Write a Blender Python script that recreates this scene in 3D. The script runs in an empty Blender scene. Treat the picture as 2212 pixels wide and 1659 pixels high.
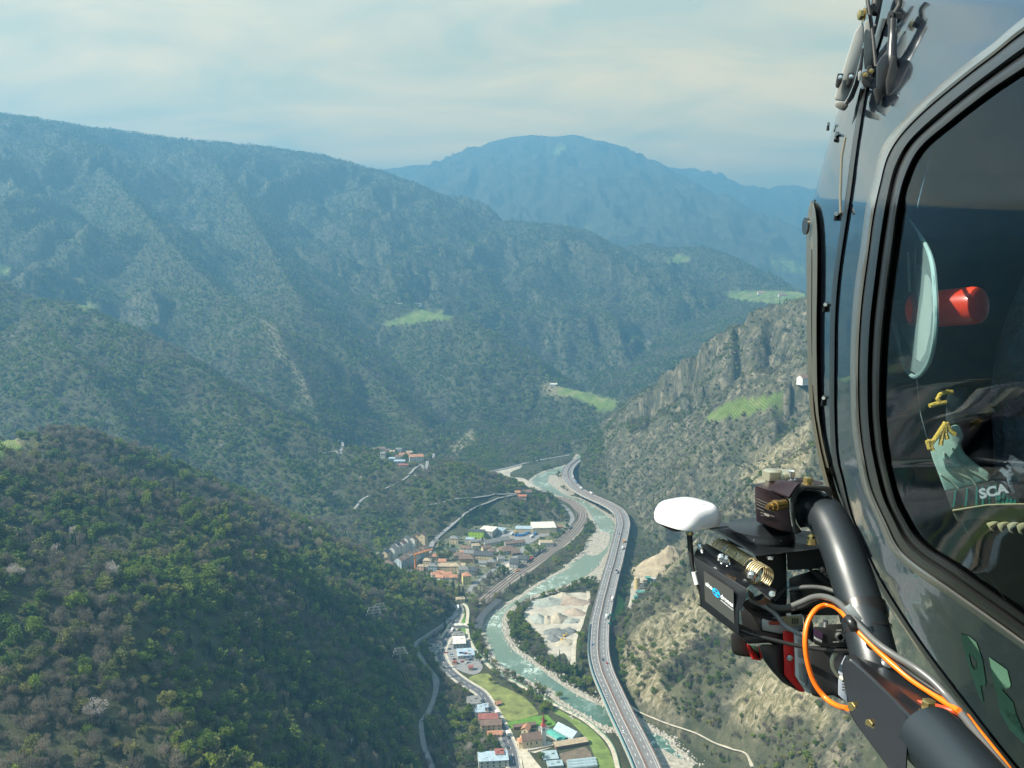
import bpy, bmesh, math, random, time
import numpy as np
from mathutils import Vector, Matrix
random.seed(7); RNG = np.random.default_rng(7)
S = bpy.context.scene; COL = S.collection
# ------------------------------------------------------------------ camera
FPX = 1800.0; CU = 1106.0; CV = 829.5; CAMZ = 430.0; TH = math.radians(6.64)
cam = bpy.data.cameras.new('camera'); camo = bpy.data.objects.new('camera', cam); COL.objects.link(camo)
camo.location = (0, 0, CAMZ); camo.rotation_euler = (math.radians(90) - TH, 0, 0)
cam.sensor_width = 36; cam.lens = 36 * FPX / 2212; cam.clip_start = .05; cam.clip_end = 60000
S.camera = camo
# ------------------------------------------------------------------ view, world, sun
S.view_settings.view_transform = 'Standard'; S.view_settings.look = 'None'
S.view_settings.exposure = 1.98; S.view_settings.gamma = 1; S.view_settings.use_curve_mapping = False
SUN_EL = 44; SUN_AZ = -99     # azimuth in degrees from +Y towards +X
w = bpy.data.worlds.new('World'); S.world = w; w.use_nodes = True
nt = w.node_tree; nt.nodes.clear(); N = nt.nodes.new; L = nt.links.new
def setin(n, **k):
    for a, b in k.items(): n.inputs[a.replace('_', ' ')].default_value = b
sky = N('ShaderNodeTexSky'); sky.sky_type = 'NISHITA'; sky.sun_disc = False
sky.sun_elevation = math.radians(SUN_EL); sky.sun_rotation = math.radians(SUN_AZ)
sky.air_density = 1.2; sky.dust_density = 2.5; sky.altitude = 700
bg1 = N('ShaderNodeBackground'); L(sky.outputs[0], bg1.inputs[0]); bg1.inputs[1].default_value = .06
tc = N('ShaderNodeTexCoord'); sp = N('ShaderNodeSeparateXYZ'); L(tc.outputs['Generated'], sp.inputs[0])
# cloud sheet: direction projected on a high plane
mx = N('ShaderNodeMath'); mx.operation = 'MAXIMUM'; L(sp.outputs[2], mx.inputs[0]); mx.inputs[1].default_value = 0
ad = N('ShaderNodeMath'); ad.operation = 'ADD'; L(mx.outputs[0], ad.inputs[0]); ad.inputs[1].default_value = .16
dv = N('ShaderNodeVectorMath'); dv.operation = 'DIVIDE'; L(tc.outputs['Generated'], dv.inputs[0])
cb = N('ShaderNodeCombineXYZ'); L(ad.outputs[0], cb.inputs[0]); L(ad.outputs[0], cb.inputs[1]); cb.inputs[2].default_value = 1
L(cb.outputs[0], dv.inputs[1])
mp = N('ShaderNodeMapping'); L(dv.outputs[0], mp.inputs[0]); mp.inputs['Scale'].default_value = (1.0, 1.7, 1); mp.inputs['Rotation'].default_value = (0, 0, .35)
nz = N('ShaderNodeTexNoise'); L(mp.outputs[0], nz.inputs[0]); setin(nz, Scale=1.5, Detail=7, Roughness=.55, Distortion=.5)
cr = N('ShaderNodeValToRGB'); L(nz.outputs[0], cr.inputs[0])
cr.color_ramp.elements[0].position = .38; cr.color_ramp.elements[0].color = (0, 0, 0, 1)
cr.color_ramp.elements[1].position = .64; cr.color_ramp.elements[1].color = (1, 1, 1, 1)
# veil colour by elevation: bright warm haze low down, cooler above
ev = N('ShaderNodeValToRGB'); L(sp.outputs[2], ev.inputs[0])
e = ev.color_ramp.elements; e[0].position = 0.0; e[0].color = (1.2, .78, .10, 1); e[1].position = .5; e[1].color = (.24, .28, .30, 1)
x = e.new(.12); x.color = (1.05, .68, .10, 1); x = e.new(.26); x.color = (.56, .38, .10, 1)
mc = N('ShaderNodeMix'); mc.data_type = 'RGBA'; mc.blend_type = 'MULTIPLY'; L(ev.outputs[0], mc.inputs[6]); mc.inputs[0].default_value = 1
c2 = N('ShaderNodeMix'); c2.data_type = 'RGBA'; L(cr.outputs[0], c2.inputs[0]); c2.inputs[6].default_value = (.74, .84, .89, 1); c2.inputs[7].default_value = (1.34, 1.24, 1.06, 1)
L(c2.outputs[2], mc.inputs[7])
bg2 = N('ShaderNodeBackground'); L(mc.outputs[2], bg2.inputs[0]); bg2.inputs[1].default_value = 1.0
ms = N('ShaderNodeMixShader'); ms.inputs[0].default_value = .85; L(bg1.outputs[0], ms.inputs[1]); L(bg2.outputs[0], ms.inputs[2])
wo = N('ShaderNodeOutputWorld'); L(ms.outputs[0], wo.inputs[0])
w.cycles.sampling_method = 'AUTOMATIC'
sd = bpy.data.lights.new('sun', 'SUN'); so = bpy.data.objects.new('sun', sd); COL.objects.link(so)
sd.energy = 5.0; sd.angle = math.radians(.6); sd.color = (1, .93, .78)
_az, _el = math.radians(SUN_AZ), math.radians(SUN_EL)
SUNV = Vector((math.sin(_az) * math.cos(_el), math.cos(_az) * math.cos(_el), math.sin(_el)))
so.rotation_euler = (-SUNV).to_track_quat('-Z', 'Y').to_euler()
cy = S.cycles
cy.max_bounces = 6; cy.diffuse_bounces = 2; cy.glossy_bounces = 4; cy.transmission_bounces = 6; cy.transparent_max_bounces = 12
cy.volume_bounces = 0; cy.caustics_reflective = False; cy.caustics_refractive = False
cy.use_denoising = True; cy.sample_clamp_indirect = 4
# ------------------------------------------------------------------ tags and helpers
def tag(o, label=None, cat=None, group=None, kind=None):
    if label: o['label'] = label
    if cat: o['category'] = cat
    if group: o['group'] = group
    if kind: o['kind'] = kind
    return o
def empty(name, loc=(0, 0, 0), rz=0, **k):
    o = bpy.data.objects.new(name, None); COL.objects.link(o); o.location = loc; o.rotation_euler = (0, 0, rz)
    return tag(o, **k)
def obj(name, me, parent=None, loc=None, **k):
    o = bpy.data.objects.new(name, me); COL.objects.link(o)
    if parent is not None: o.parent = parent
    if loc is not None: o.location = loc
    return tag(o, **k)
def mesh(name, vs, fs, mats=(), mi=None, smooth=False):
    me = bpy.data.meshes.new(name); me.from_pydata([tuple(v) for v in vs], [], fs)
    for m in (mats if isinstance(mats, (list, tuple)) else [mats]): me.materials.append(m)
    if mi is not None: me.polygons.foreach_set('material_index', mi)
    if smooth: me.shade_smooth()
    me.update(); return me
def npmesh(name, vs, fs, mats=(), smooth=False):
    """fs: (n,k) int array"""
    me = bpy.data.meshes.new(name); vs = np.asarray(vs, np.float32); fs = np.asarray(fs, np.int32)
    n, k = fs.shape
    me.vertices.add(len(vs)); me.vertices.foreach_set('co', vs.ravel())
    me.loops.add(n * k); me.loops.foreach_set('vertex_index', fs.ravel())
    me.polygons.add(n); me.polygons.foreach_set('loop_start', np.arange(0, n * k, k, dtype=np.int32))
    me.polygons.foreach_set('loop_total', np.full(n, k, np.int32))
    for m in (mats if isinstance(mats, (list, tuple)) else [mats]): me.materials.append(m)
    me.update(calc_edges=True); me.validate()
    if smooth: me.shade_smooth()
    return me
class MB:
    """collects shapes, builds one mesh"""
    def __init__(s): s.v = []; s.f = []; s.sm = False
    def add(s, vs, fs):
        b = len(s.v); s.v += [Vector(v) for v in vs]; s.f += [tuple(i + b for i in f) for f in fs]; return s
    def box(s, c, d, rz=0, M=None):
        hx, hy, hz = d[0] / 2, d[1] / 2, d[2] / 2
        P = [Vector((sx * hx, sy * hy, sz * hz)) for sz in (-1, 1) for sy in (-1, 1) for sx in (-1, 1)]
        R = M if M is not None else Matrix.Rotation(rz, 3, 'Z')
        return s.add([Vector(c) + R @ p for p in P], [(0, 2, 3, 1), (4, 5, 7, 6), (0, 1, 5, 4), (2, 6, 7, 3), (0, 4, 6, 2), (1, 3, 7, 5)])
    def hexa(s, P):   # 8 points: bottom 4 ccw, top 4 ccw
        return s.add(P, [(3, 2, 1, 0), (4, 5, 6, 7), (0, 1, 5, 4), (1, 2, 6, 5), (2, 3, 7, 6), (3, 0, 4, 7)])
    def prism(s, pts, off):  # polygon pts extruded by vector off
        n = len(pts); off = Vector(off); P = [Vector(p) for p in pts]
        return s.add(P + [p + off for p in P], [tuple(range(n))[::-1], tuple(range(n, 2 * n))] + [(i, (i + 1) % n, n + (i + 1) % n, n + i) for i in range(n)])
    def tube(s, pts, r, seg=10, cap=True, closed=False):
        P = [Vector(p) for p in pts]; n = len(P); rs = r if isinstance(r, (list, tuple)) else [r] * n
        T = []
        for i in range(n):
            a = P[(i - 1) % n] if (closed or i > 0) else P[i]; b = P[(i + 1) % n] if (closed or i < n - 1) else P[i]
            q = (b - a); T.append(q.normalized() if q.length > 1e-9 else None)
        g0 = next(q for q in T if q is not None)
        for i in range(n):
            if T[i] is None: T[i] = T[i - 1] if i and T[i - 1] is not None else g0
        up = Vector((0, 0, 1)) if abs(T[0].z) < .9 else Vector((1, 0, 0))
        X = (up - T[0] * up.dot(T[0])).normalized(); vs = []
        for i in range(n):
            X = (X - T[i] * X.dot(T[i])).normalized(); Y = T[i].cross(X)
            for k in range(seg):
                a = 2 * math.pi * k / seg; vs.append(P[i] + (X * math.cos(a) + Y * math.sin(a)) * rs[i])
        fs = []
        for i in range(n if closed else n - 1):
            j = (i + 1) % n
            for k in range(seg): fs.append((i * seg + k, i * seg + (k + 1) % seg, j * seg + (k + 1) % seg, j * seg + k))
        if cap and not closed: fs += [tuple(range(seg))[::-1], tuple(range((n - 1) * seg, n * seg))]
        return s.add(vs, fs)
    def cone(s, a, b, r0, r1, seg=10): return s.tube([a, b], [r0, r1], seg)
    def build(s, name, mat, parent=None, smooth=None, **k):
        me = mesh(name, s.v, s.f, mat, smooth=s.sm if smooth is None else smooth)
        if (s.sm if smooth is None else smooth):
            try: me.set_sharp_from_angle(angle=math.radians(38))
            except Exception: pass
        return obj(name, me, parent, **k)
def copy_tree(o, parent=None):
    c = o.copy(); COL.objects.link(c); c.parent = parent
    for ch in list(o.children): copy_tree(ch, c)
    return c
def catmull(P, n):
    P = [np.array(p, float) for p in P]; Q = [2 * P[0] - P[1]] + P + [2 * P[-1] - P[-2]]; out = []
    for i in range(1, len(Q) - 2):
        for k in range(n):
            t = k / n; a, b, c, d = Q[i - 1:i + 3]
            out.append(.5 * ((2 * b) + (c - a) * t + (2 * a - 5 * b + 4 * c - d) * t * t + (3 * b - a - 3 * c + d) * t ** 3))
    out.append(P[-1]); return np.array(out)
# pixel helpers: a picture position (2212 x 1659) to a place in the valley
CT, ST = math.cos(TH), math.sin(TH)
def ray(u, v):
    xc, yc = (u - CU) / FPX, (CV - v) / FPX
    return np.array((xc, CT + yc * ST, -ST + yc * CT))
def atz(u, v, z=0.0):
    d = ray(u, v); t = (z - CAMZ) / d[2]; return np.array((d[0] * t, d[1] * t, z))
def aty(u, v, y):
    d = ray(u, v); t = y / d[1]; return np.array((d[0] * t, y, CAMZ + d[2] * t))
def PD(u, v, t):      # point at forward depth t
    d = ray(u, v); return Vector((d[0] * t, d[1] * t, CAMZ + d[2] * t))
def proj(x, y, z):
    dz = z - CAMZ; dep = y * CT - dz * ST; up = y * ST + dz * CT
    dep = np.where(dep < 1, 1, dep); return CU + FPX * x / dep, CV - FPX * up / dep
def z4(x, y): return (834.2 + x * .27426, 1213.3 + y * .27426)
def z5(x, y): return (720.4 + x * .27426, 910.0 + y * .27426)
# ------------------------------------------------------------------ materials
MATS = {}
def mat(name, col, rough=.7, metal=0, noise=0, nscale=5, bump=0, bscale=None, spec=.5, coat=0, emit=None, coord='Object', vary=0):
    if name in MATS: return MATS[name]
    m = bpy.data.materials.new(name); m.use_nodes = True; t = m.node_tree; n = t.nodes; b = n['Principled BSDF']
    setin(b, Roughness=rough, Metallic=metal); b.inputs['Base Color'].default_value = (*col, 1)
    b.inputs['Specular IOR Level'].default_value = spec; b.inputs['Coat Weight'].default_value = coat
    tc = n.new('ShaderNodeTexCoord')
    if noise or vary:
        nz = n.new('ShaderNodeTexNoise'); t.links.new(tc.outputs[coord], nz.inputs[0]); setin(nz, Scale=nscale, Detail=5, Roughness=.6)
        mr = n.new('ShaderNodeMapRange'); t.links.new(nz.outputs[0], mr.inputs[0]); setin(mr, To_Min=1 - noise, To_Max=1 + noise)
        mr.inputs[1].default_value = .3; mr.inputs[2].default_value = .7
        h = n.new('ShaderNodeHueSaturation'); h.inputs['Color'].default_value = (*col, 1); t.links.new(mr.outputs[0], h.inputs['Value'])
        t.links.new(h.outputs[0], b.inputs['Base Color'])
    if bump:
        n2 = n.new('ShaderNodeTexNoise'); t.links.new(tc.outputs[coord], n2.inputs[0]); setin(n2, Scale=bscale or nscale * 3, Detail=4)
        bp = n.new('ShaderNodeBump'); t.links.new(n2.outputs[0], bp.inputs['Height']); setin(bp, Strength=bump, Distance=.1)
        t.links.new(bp.outputs[0], b.inputs['Normal'])
    MATS[name] = m; return m
def nodes(m):
    t = m.node_tree; return t, t.nodes.new, t.links.new
# ------------------------------------------------------------------ terrain
def vnoise(x, y, seed=0):
    """cheap smooth value noise 0..1"""
    xi = np.floor(x).astype(np.int64); yi = np.floor(y).astype(np.int64); fx = x - xi; fy = y - yi
    def h(a, b):
        n = (a * 374761393 + b * 668265263 + seed * 982451653) & 0x7fffffff
        n = ((n ^ (n >> 13)) * 1274126177) & 0x7fffffff
        n = n ^ (n >> 16); return (n & 0xffff) / 65535.0
    fx = fx * fx * (3 - 2 * fx); fy = fy * fy * (3 - 2 * fy)
    return (h(xi, yi) * (1 - fx) + h(xi + 1, yi) * fx) * (1 - fy) + (h(xi, yi + 1) * (1 - fx) + h(xi + 1, yi + 1) * fx) * fy
def fbm(x, y, o=4, seed=0, ridged=False):
    s = 0; a = 1; tt = 0
    for i in range(o):
        n = vnoise(x * 2 ** i, y * 2 ** i, seed + i * 17)
        if ridged: n = 1 - abs(2 * n - 1)
        s = s + a * n; tt += a; a *= .5
    return s / tt
# ridges: crest points (u, v, distance) read off the skyline of each ridge, slopes near/far side
RIDGES = [
 # (points, slope towards camera/right hand, slope behind, cliff drop near crest, roughness)
 ('far', [(-900,330,8600),(-500,290,8800),(-100,330,9000),(300,360,9000),(700,378,9000),(880,358,9000),(960,350,9000),(1010,330,9000),(1060,306,9000),(1105,295,9000),(1150,291,9000),(1195,295,9000),(1243,289,9000),(1290,302,9000),(1330,328,8900),(1380,350,8800),(1450,382,8700),(1520,425,8500),(1600,478,8200),(1700,555,7800),(1760,610,7400)], .50, .5, 60),
 ('far2', [(1300,372,11300),(1380,366,11300),(1440,361,11300),(1500,363,11300),(1550,379,11300),(1600,400,11300),(1645,409,11300),(1690,398,11300),(1720,400,11300),(1760,416,11300),(1850,465,11000),(2000,500,11000),(2300,520,11000),(2900,540,10500)], .42, .5, 60),
 ('far3', [(1250,560,7000),(1350,520,7400),(1440,505,7600),(1520,470,7900)], .40, .4, 40),
 ('farR', [(1560,520,7000),(1640,545,6800),(1740,590,6500),(1900,560,6500),(2300,500,6500)], .35, .4, 50),
 ('B', [(-900,120,3600),(-500,170,4000),(-150,225,4200),(0,243,4300),(40,250,4350),(200,275,4700),(400,300,5000),(560,315,5200),(700,335,5250),(820,368,5250),(900,398,5200),(950,420,5100),(1000,450,5000),(1050,474,4900),(1120,480,4800),(1210,485,4700),(1260,495,4700),(1300,515,4800),(1340,535,4850),(1400,526,4900),(1440,536,4850),(1520,532,4700),(1570,550,4600),(1630,583,4450),(1680,606,4300),(1740,640,4200),(1850,690,4000),(2100,740,3900)], .47, .55, 70),
 ('B2', [(120,265,4450),(260,400,3700),(400,560,3050),(470,620,2850),(527,664,2700),(592,698,2550),(617,756,2400),(655,814,2300),(678,879,2150),(695,930,2020)], .62, .7, 45),
 ('B3', [(430,303,5000),(500,400,4200),(580,530,3500),(650,652,2900),(700,712,2780),(761,773,2650),(823,826,2520),(864,877,2400),(905,921,2270),(950,962,2120)], .62, .66, 45),
 ('B4', [(760,350,5200),(740,480,4500),(720,590,3900),(760,650,3500),(900,664,3250),(985,690,3080),(1050,712,2980),(1110,757,2890),(1160,800,2800),(1200,832,2700),(1262,846,2600),(1335,872,2480)], .60, .60, 45),
 ('B5', [(1000,560,4300),(1080,640,3900),(1200,700,3600),(1290,770,3400),(1340,840,3250)], .60, .60, 40),
 ('B6', [(1420,560,4600),(1480,620,4200),(1500,700,3900),(1480,760,3600),(1420,820,3400)], .55, .55, 40),
 ('B7', [(1640,600,4400),(1690,625,3900),(1780,640,3500),(1900,640,3200)], .30, .4, 20),
 ('D', [(-900,380,2000),(-500,430,2100),(-200,520,2150),(-40,585,2200),(0,603,2200),(45,642,2180),(110,650,2150),(181,658,2100),(197,675,2080),(230,687,2050),(288,709,2020),(350,738,1990),(391,767,1960),(452,808,1900),(514,849,1860),(597,895,1800),(659,920,1770),(708,944,1750),(732,962,1730)], .66, .75, 35),
 ('D2', [(60,690,1950),(150,760,1800),(215,840,1700),(270,920,1600)], .7, .7, 35),
 ('D3', [(452,808,1900),(520,900,1750),(600,980,1640),(690,1060,1540),(730,1120,1450)], .6, .6, 30),
 ('F', [(732,962,1730),(800,975,1690),(860,988,1660),(930,993,1650),(1010,1006,1620),(1060,1036,1590),(1108,1062,1560)], .42, .5, 12),
 ('F2', [(930,1000,1640),(900,1060,1560),(820,1100,1480),(760,1110,1440)], .35, .4, 12),
 ('G', [(900,1120,1460),(960,1105,1480),(1030,1090,1500),(1080,1080,1500),(1130,1079,1488),(1205,1084,1478)], .55, .8, 6),
 ('H1', [(-900,640,1000),(-500,760,1000),(-250,860,1000),(-80,930,1000),(0,953,1000),(60,942,1000),(130,927,1000),(200,941,1005),(300,990,1010),(400,1040,1010),(500,1097,1010),(600,1143,1015),(700,1197,1030),(770,1240,1060),(860,1252,1080),(935,1275,1060),(968,1310,1020)], .66, .62, 14),
 ('H2', [(-900,700,760),(-500,800,760),(-200,900,760),(-50,970,770),(0,985,775),(58,990,780),(135,1008,790),(217,1056,795),(298,1106,795),(384,1165,795),(452,1205,795),(519,1246,795),(587,1303,790),(664,1354,785),(722,1391,780),(800,1440,780),(868,1500,770)], .42, .85, 10),
 ('H3', [(-500,1000,560),(-200,1120,560),(0,1230,560),(180,1330,575),(360,1430,590),(540,1530,600),(700,1620,610)], .45, .45, 8),
 ('R1', [(1262,955,2040),(1300,920,2080),(1340,868,2080),(1400,840,2050),(1450,806,2000),(1500,772,1950),(1540,741,1900),(1580,703,1850),(1620,673,1800),(1680,653,1780),(1740,641,1750),(1800,625,1720),(2000,590,1700),(2600,500,1700)], 1.25, .8, 6),
 ('RT', [(1290,985,1900),(1360,960,1740),(1430,940,1620),(1480,925,1540),(1519,908,1500),(1560,904,1490),(1620,893,1490),(1690,867,1490),(1742,851,1480),(1850,820,1440),(2300,720,1400)], .85, .25, 10),
 ('RT2', [(1380,1100,1530),(1440,1040,1500),(1500,1000,1440),(1560,960,1420)], 1.1, 1.1, 6),
 ('RT3', [(1420,1180,1290),(1480,1120,1280),(1560,1060,1270),(1640,1000,1280),(1720,920,1300),(1800,880,1300)], .9, .9, 6),
 ('RN', [(1322,1358,1000),(1361,1328,1000),(1393,1299,1000),(1427,1270,1000),(1456,1239,1000),(1484,1208,1000),(1530,1160,1000),(1600,1095,1010),(1700,1000,1020),(1900,880,1030),(2300,700,1050)], .86, .7, 4),
 ('RN2', [(1420,1560,790),(1500,1500,800),(1570,1430,800),(1680,1330,810),(1850,1180,830)], .8, .8, 5),
 ('RN3', [(1640,1659,690),(1740,1560,690),(1900,1400,690),(2200,1150,700),(2600,900,700)], .75, .6, 5),
]
PROF = {'R1': (1.5, 150, .55), 'far': (.5, 1e9, .5)}
FLOOR = [(960,1900),(955,1659),(948,1560),(938,1480),(925,1420),(950,1370),(978,1320),(975,1275),(930,1262),(850,1246),(785,1228),(795,1198),(860,1178),(930,1168),(965,1140),(1010,1140),(1060,1128),(1190,1128),(1216,1128),(1219,1108),(1200,1082),(1160,1066),(1105,1050),(1062,1030),(1070,1012),(1150,1002),(1200,990),(1235,975),(1256,985),(1243,1012),(1262,1045),(1300,1066),(1345,1088),(1372,1120),(1400,1165),(1440,1180),(1475,1165),(1470,1215),(1430,1258),(1370,1310),(1326,1352),(1330,1400),(1336,1450),(1350,1500),(1380,1545),(1460,1592),(1550,1645),(1600,1680),(1750,1900)]
FLW = np.array([atz(u, v)[:2] for u, v in FLOOR])
def inpoly(x, y, P):
    P = np.asarray(P, float); r = np.zeros(np.shape(x), bool); n = len(P)
    for i in range(n):
        x0, y0 = P[i]; x1, y1 = P[(i + 1) % n]
        if y0 == y1: continue
        c = ((y0 > y) != (y1 > y)) & (x < (x1 - x0) * (y - y0) / (y1 - y0) + x0); r ^= c
    return r
def dpoly(x, y, P, closed=True):
    d2 = np.full(np.shape(x), 1e18); n = len(P)
    for i in range(n if closed else n - 1):
        a = P[i]; b = P[(i + 1) % n]; ab = b - a; l2 = (ab ** 2).sum() + 1e-9
        t = np.clip(((x - a[0]) * ab[0] + (y - a[1]) * ab[1]) / l2, 0, 1)
        d2 = np.minimum(d2, (x - a[0] - t * ab[0]) ** 2 + (y - a[1] - t * ab[1]) ** 2)
    return np.sqrt(d2)
RW = []
for r in RIDGES: RW.append((r[0], np.array([aty(*p) for p in r[1]]), r[2], r[3], r[4]))
RAV = [([aty(1668, 668, 1752), aty(1664, 740, 1690), aty(1650, 835, 1610)], 38, 15), ([aty(1596, 712, 1820), aty(1602, 790, 1720), aty(1596, 850, 1640)], 30, 12), ([aty(1700, 690, 1710), aty(1712, 800, 1620)], 22, 9), ([aty(1500, 790, 1930), aty(1498, 880, 1720)], 18, 10), ([aty(1420, 850, 2020), aty(1405, 930, 1800), aty(1370, 1010, 1640)], 18, 11), ([aty(1560, 930, 1440), aty(1520, 1040, 1380), aty(1450, 1120, 1360)], 26, 16), ([aty(1640, 960, 1350), aty(1600, 1060, 1250), aty(1520, 1150, 1180)], 26, 15), ([aty(1330, 1000, 1850), aty(1300, 1040, 1780)], 14, 10), ([aty(1560, 1380, 860), aty(1500, 1470, 830), aty(1430, 1560, 790)], 18, 13), ([aty(1480, 1300, 930), aty(1420, 1400, 900), aty(1360, 1480, 880)], 9, 10), ([aty(1750, 1500, 720), aty(1640, 1610, 700)], 16, 12)]
def height(x, y):
    # gullies: the plan position is warped so that flanks fold, crests stay put
    wx = (fbm(x / 260, y / 260, 3, 3) - .5) * 2; wy = (fbm(x / 260, y / 260, 3, 9) - .5) * 2
    rg = fbm(x / 330 + wx * .3, y / 330 + wy * .3, 5, 21, True); rg2 = fbm(x / 70 + wx, y / 70 + wy, 4, 41, True)
    cl = fbm(x / 26, y / 26, 3, 61, True)
    Z = np.full(x.shape, -50.0)
    for name, P, sn, sb, rough in RW:
        best = np.full(x.shape, -1e9); bd = np.full(x.shape, 1e18)
        for i in range(len(P) - 1):
            a = P[i]; b = P[i + 1]; ab = b - a; l2 = ab[0] ** 2 + ab[1] ** 2
            t = np.clip(((x - a[0]) * ab[0] + (y - a[1]) * ab[1]) / l2, 0, 1)
            dx = x - a[0] - t * ab[0]; dy = y - a[1] - t * ab[1]; d = np.sqrt(dx * dx + dy * dy)
            side = ab[0] * dy - ab[1] * dx      # <0: right hand of the crest (camera side)
            sl = np.where(side < 0, sn, sb)
            if name == 'R1': drop = np.where(side < 0, np.minimum(d, 120) * 1.55 + np.maximum(d - 120, 0) * .6, d * sb)
            elif name == 'RT': drop = np.where(side < 0, d * sn, -.36 * np.minimum(d, 105) + np.maximum(d - 105, 0) * 1.1)
            else: drop = d * sl
            z = a[2] + t * ab[2] - drop
            k = z > best; best = np.where(k, z, best); bd = np.where(k, d, bd)
        fade = np.clip(bd / (rough * 6 + 20), 0, 1)
        amp = rough * 1.7 * fade
        if name in ('far', 'far2', 'B'): amp = rough * 3.4 * fade
        zz = best + (rg - .62) * amp * 1.2 + (rg2 - .6) * np.minimum(amp, 26) * .9
        if name in ('R1', 'RT', 'RT2', 'RT3', 'RN', 'RN2', 'RN3', 'G'): zz = zz + ((cl - .6) * (26 if name == 'R1' else 15) * np.clip(bd / 25, 0, 1) if name != 'RT' else (cl - .6) * 14 * np.clip(bd / 25, 0, 1))
        Z = np.maximum(Z, zz)
    for P_, dp, wd in RAV:
        for i in range(len(P_) - 1):
            a = P_[i]; b = P_[i + 1]; ab = (b - a)[:2]; t = np.clip(((x - a[0]) * ab[0] + (y - a[1]) * ab[1]) / (ab @ ab), 0, 1); d = np.hypot(x - a[0] - t * ab[0], y - a[1] - t * ab[1]); Z = Z - np.where(Z > 40, dp * np.exp(-(d / wd) ** 2) * (.6 + .8 * rg2), 0)
    near = (y < 2600) & (np.abs(x) < 2000)
    df = np.where(inpoly(x, y, FLW), 0, dpoly(x, y, FLW))
    right = x > (120 + (y - 700) * .08)
    k = np.where(right, 1.25, .95)
    # the far part of the valley stays low as well
    Z2 = np.where(near, np.minimum(Z, df * k + (rg2 - .5) * np.minimum(df * .25, 8)), Z)
    Z2 = np.maximum(Z2, np.where(df < 2000, np.minimum(df * .03, 30), 30))
    return np.where(df <= 0, 0, Z2)
NR, NCc = 620, 760
A0, A1 = math.radians(-44), math.radians(36)
RR = 300 * (12800 / 300) ** (np.linspace(0, 1, NR)); AA = np.linspace(A0, A1, NCc)
rr, aa = np.meshgrid(RR, AA, indexing='ij'); GX = rr * np.sin(aa); GY = rr * np.cos(aa); GZ = height(GX, GY)
def hgt(x, y):
    x = np.asarray(x, float); y = np.asarray(y, float)
    r = np.hypot(x, y); a = np.arctan2(x, y)
    i = np.clip(np.log(r / 300) / math.log(12800 / 300) * (NR - 1), 0, NR - 1.001); j = np.clip((a - A0) / (A1 - A0) * (NCc - 1), 0, NCc - 1.001)
    i0 = i.astype(int); j0 = j.astype(int); fi = i - i0; fj = j - j0
    return (GZ[i0, j0] * (1 - fj) + GZ[i0, j0 + 1] * fj) * (1 - fi) + (GZ[i0 + 1, j0] * (1 - fj) + GZ[i0 + 1, j0 + 1] * fj) * fi
_T = 400 * (12000 / 400) ** np.linspace(0, 1, 4000)
def hit(u, v, tmin=400):
    d = ray(u, v); T = _T[_T >= tmin]; X = d[0] * T; Y = d[1] * T; Zr = CAMZ + d[2] * T; b = hgt(X, Y) >= Zr
    k = int(np.argmax(b)) if b.any() else len(T) - 1
    if k > 0 and b[k]:
        t0, t1 = T[k - 1], T[k]
        for _ in range(12):
            tm = (t0 + t1) / 2
            if hgt(d[0] * tm, d[1] * tm) >= CAMZ + d[2] * tm: t1 = tm
            else: t0 = tm
        t = t1
    else: t = T[k]
    return np.array((d[0] * t, d[1] * t, float(hgt(d[0] * t, d[1] * t))))
# visibility along each column of the polar grid
EL = (GZ - CAMZ) / rr; RM = np.maximum.accumulate(EL, axis=0); VIS = EL >= RM - 14 / rr
def visible(x, y, z, m=14):
    r = np.hypot(x, y); a = np.arctan2(x, y)
    i = np.clip(np.log(r / 300) / math.log(12800 / 300) * (NR - 1), 0, NR - 1).astype(int); j = np.clip((a - A0) / (A1 - A0) * (NCc - 1) + .5, 0, NCc - 1).astype(int)
    return (z - CAMZ) / r >= RM[np.maximum(i - 1, 0), j] - m / r
GU, GV = proj(GX, GY, GZ)
def pmask(poly, y0=0, y1=1e9):
    return inpoly(GU, GV, poly) & (GY > y0) & (GY < y1) & VIS
# land cover weights
sx = np.gradient(GZ, axis=0) / np.gradient(rr, axis=0); sy = np.gradient(GZ, axis=1) / (rr * (AA[1] - AA[0]))
SLOPE = np.hypot(sx, sy)
def blur(m, n=1):
    m = m.astype(float)
    for _ in range(n):
        m = (m + np.roll(m, 1, 0) + np.roll(m, -1, 0) + np.roll(m, 1, 1) + np.roll(m, -1, 1)) / 5
    return m
MEADOWS = [  # (polygon, y0, y1): open grass on the hills
 ([(823,700),(850,690),(905,668),(925,664),(960,672),(985,685),(975,693),(900,698),(850,705)], 2500, 4500),
 ([(1195,838),(1215,838),(1262,845),(1338,868),(1325,885),(1300,893),(1280,880),(1250,862),(1210,855)], 2000, 3200),
 ([(1440,555),(1470,552),(1492,556),(1485,566),(1462,572),(1442,566)], 3500, 5500),
 ([(1560,640),(1600,628),(1680,628),(1738,632),(1738,668),(1700,660),(1640,655),(1590,650)], 2600, 5500),
 ([(1655,560),(1740,566),(1740,592),(1700,590),(1668,575)], 5000, 9000),
 ([(1175,325),(1220,312),(1230,318),(1200,332),(1180,338)], 7000, 9500),
 ([(1250,488),(1300,476),(1310,482),(1270,498)], 5500, 9000),
 ([(-10,562),(22,578),(18,596),(-10,600)], 2500, 5500),
 ([(160,660),(200,658),(225,668),(190,672)], 2000, 4000),
]
VINE = [([(1519,905),(1570,868),(1600,861),(1650,858),(1745,832),(1760,850),(1690,868),(1620,895),(1560,905),(1530,909)], 1300, 1900),
        ([(-20,950),(30,948),(48,966),(30,978),(-20,992)], 700, 1200)]
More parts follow.
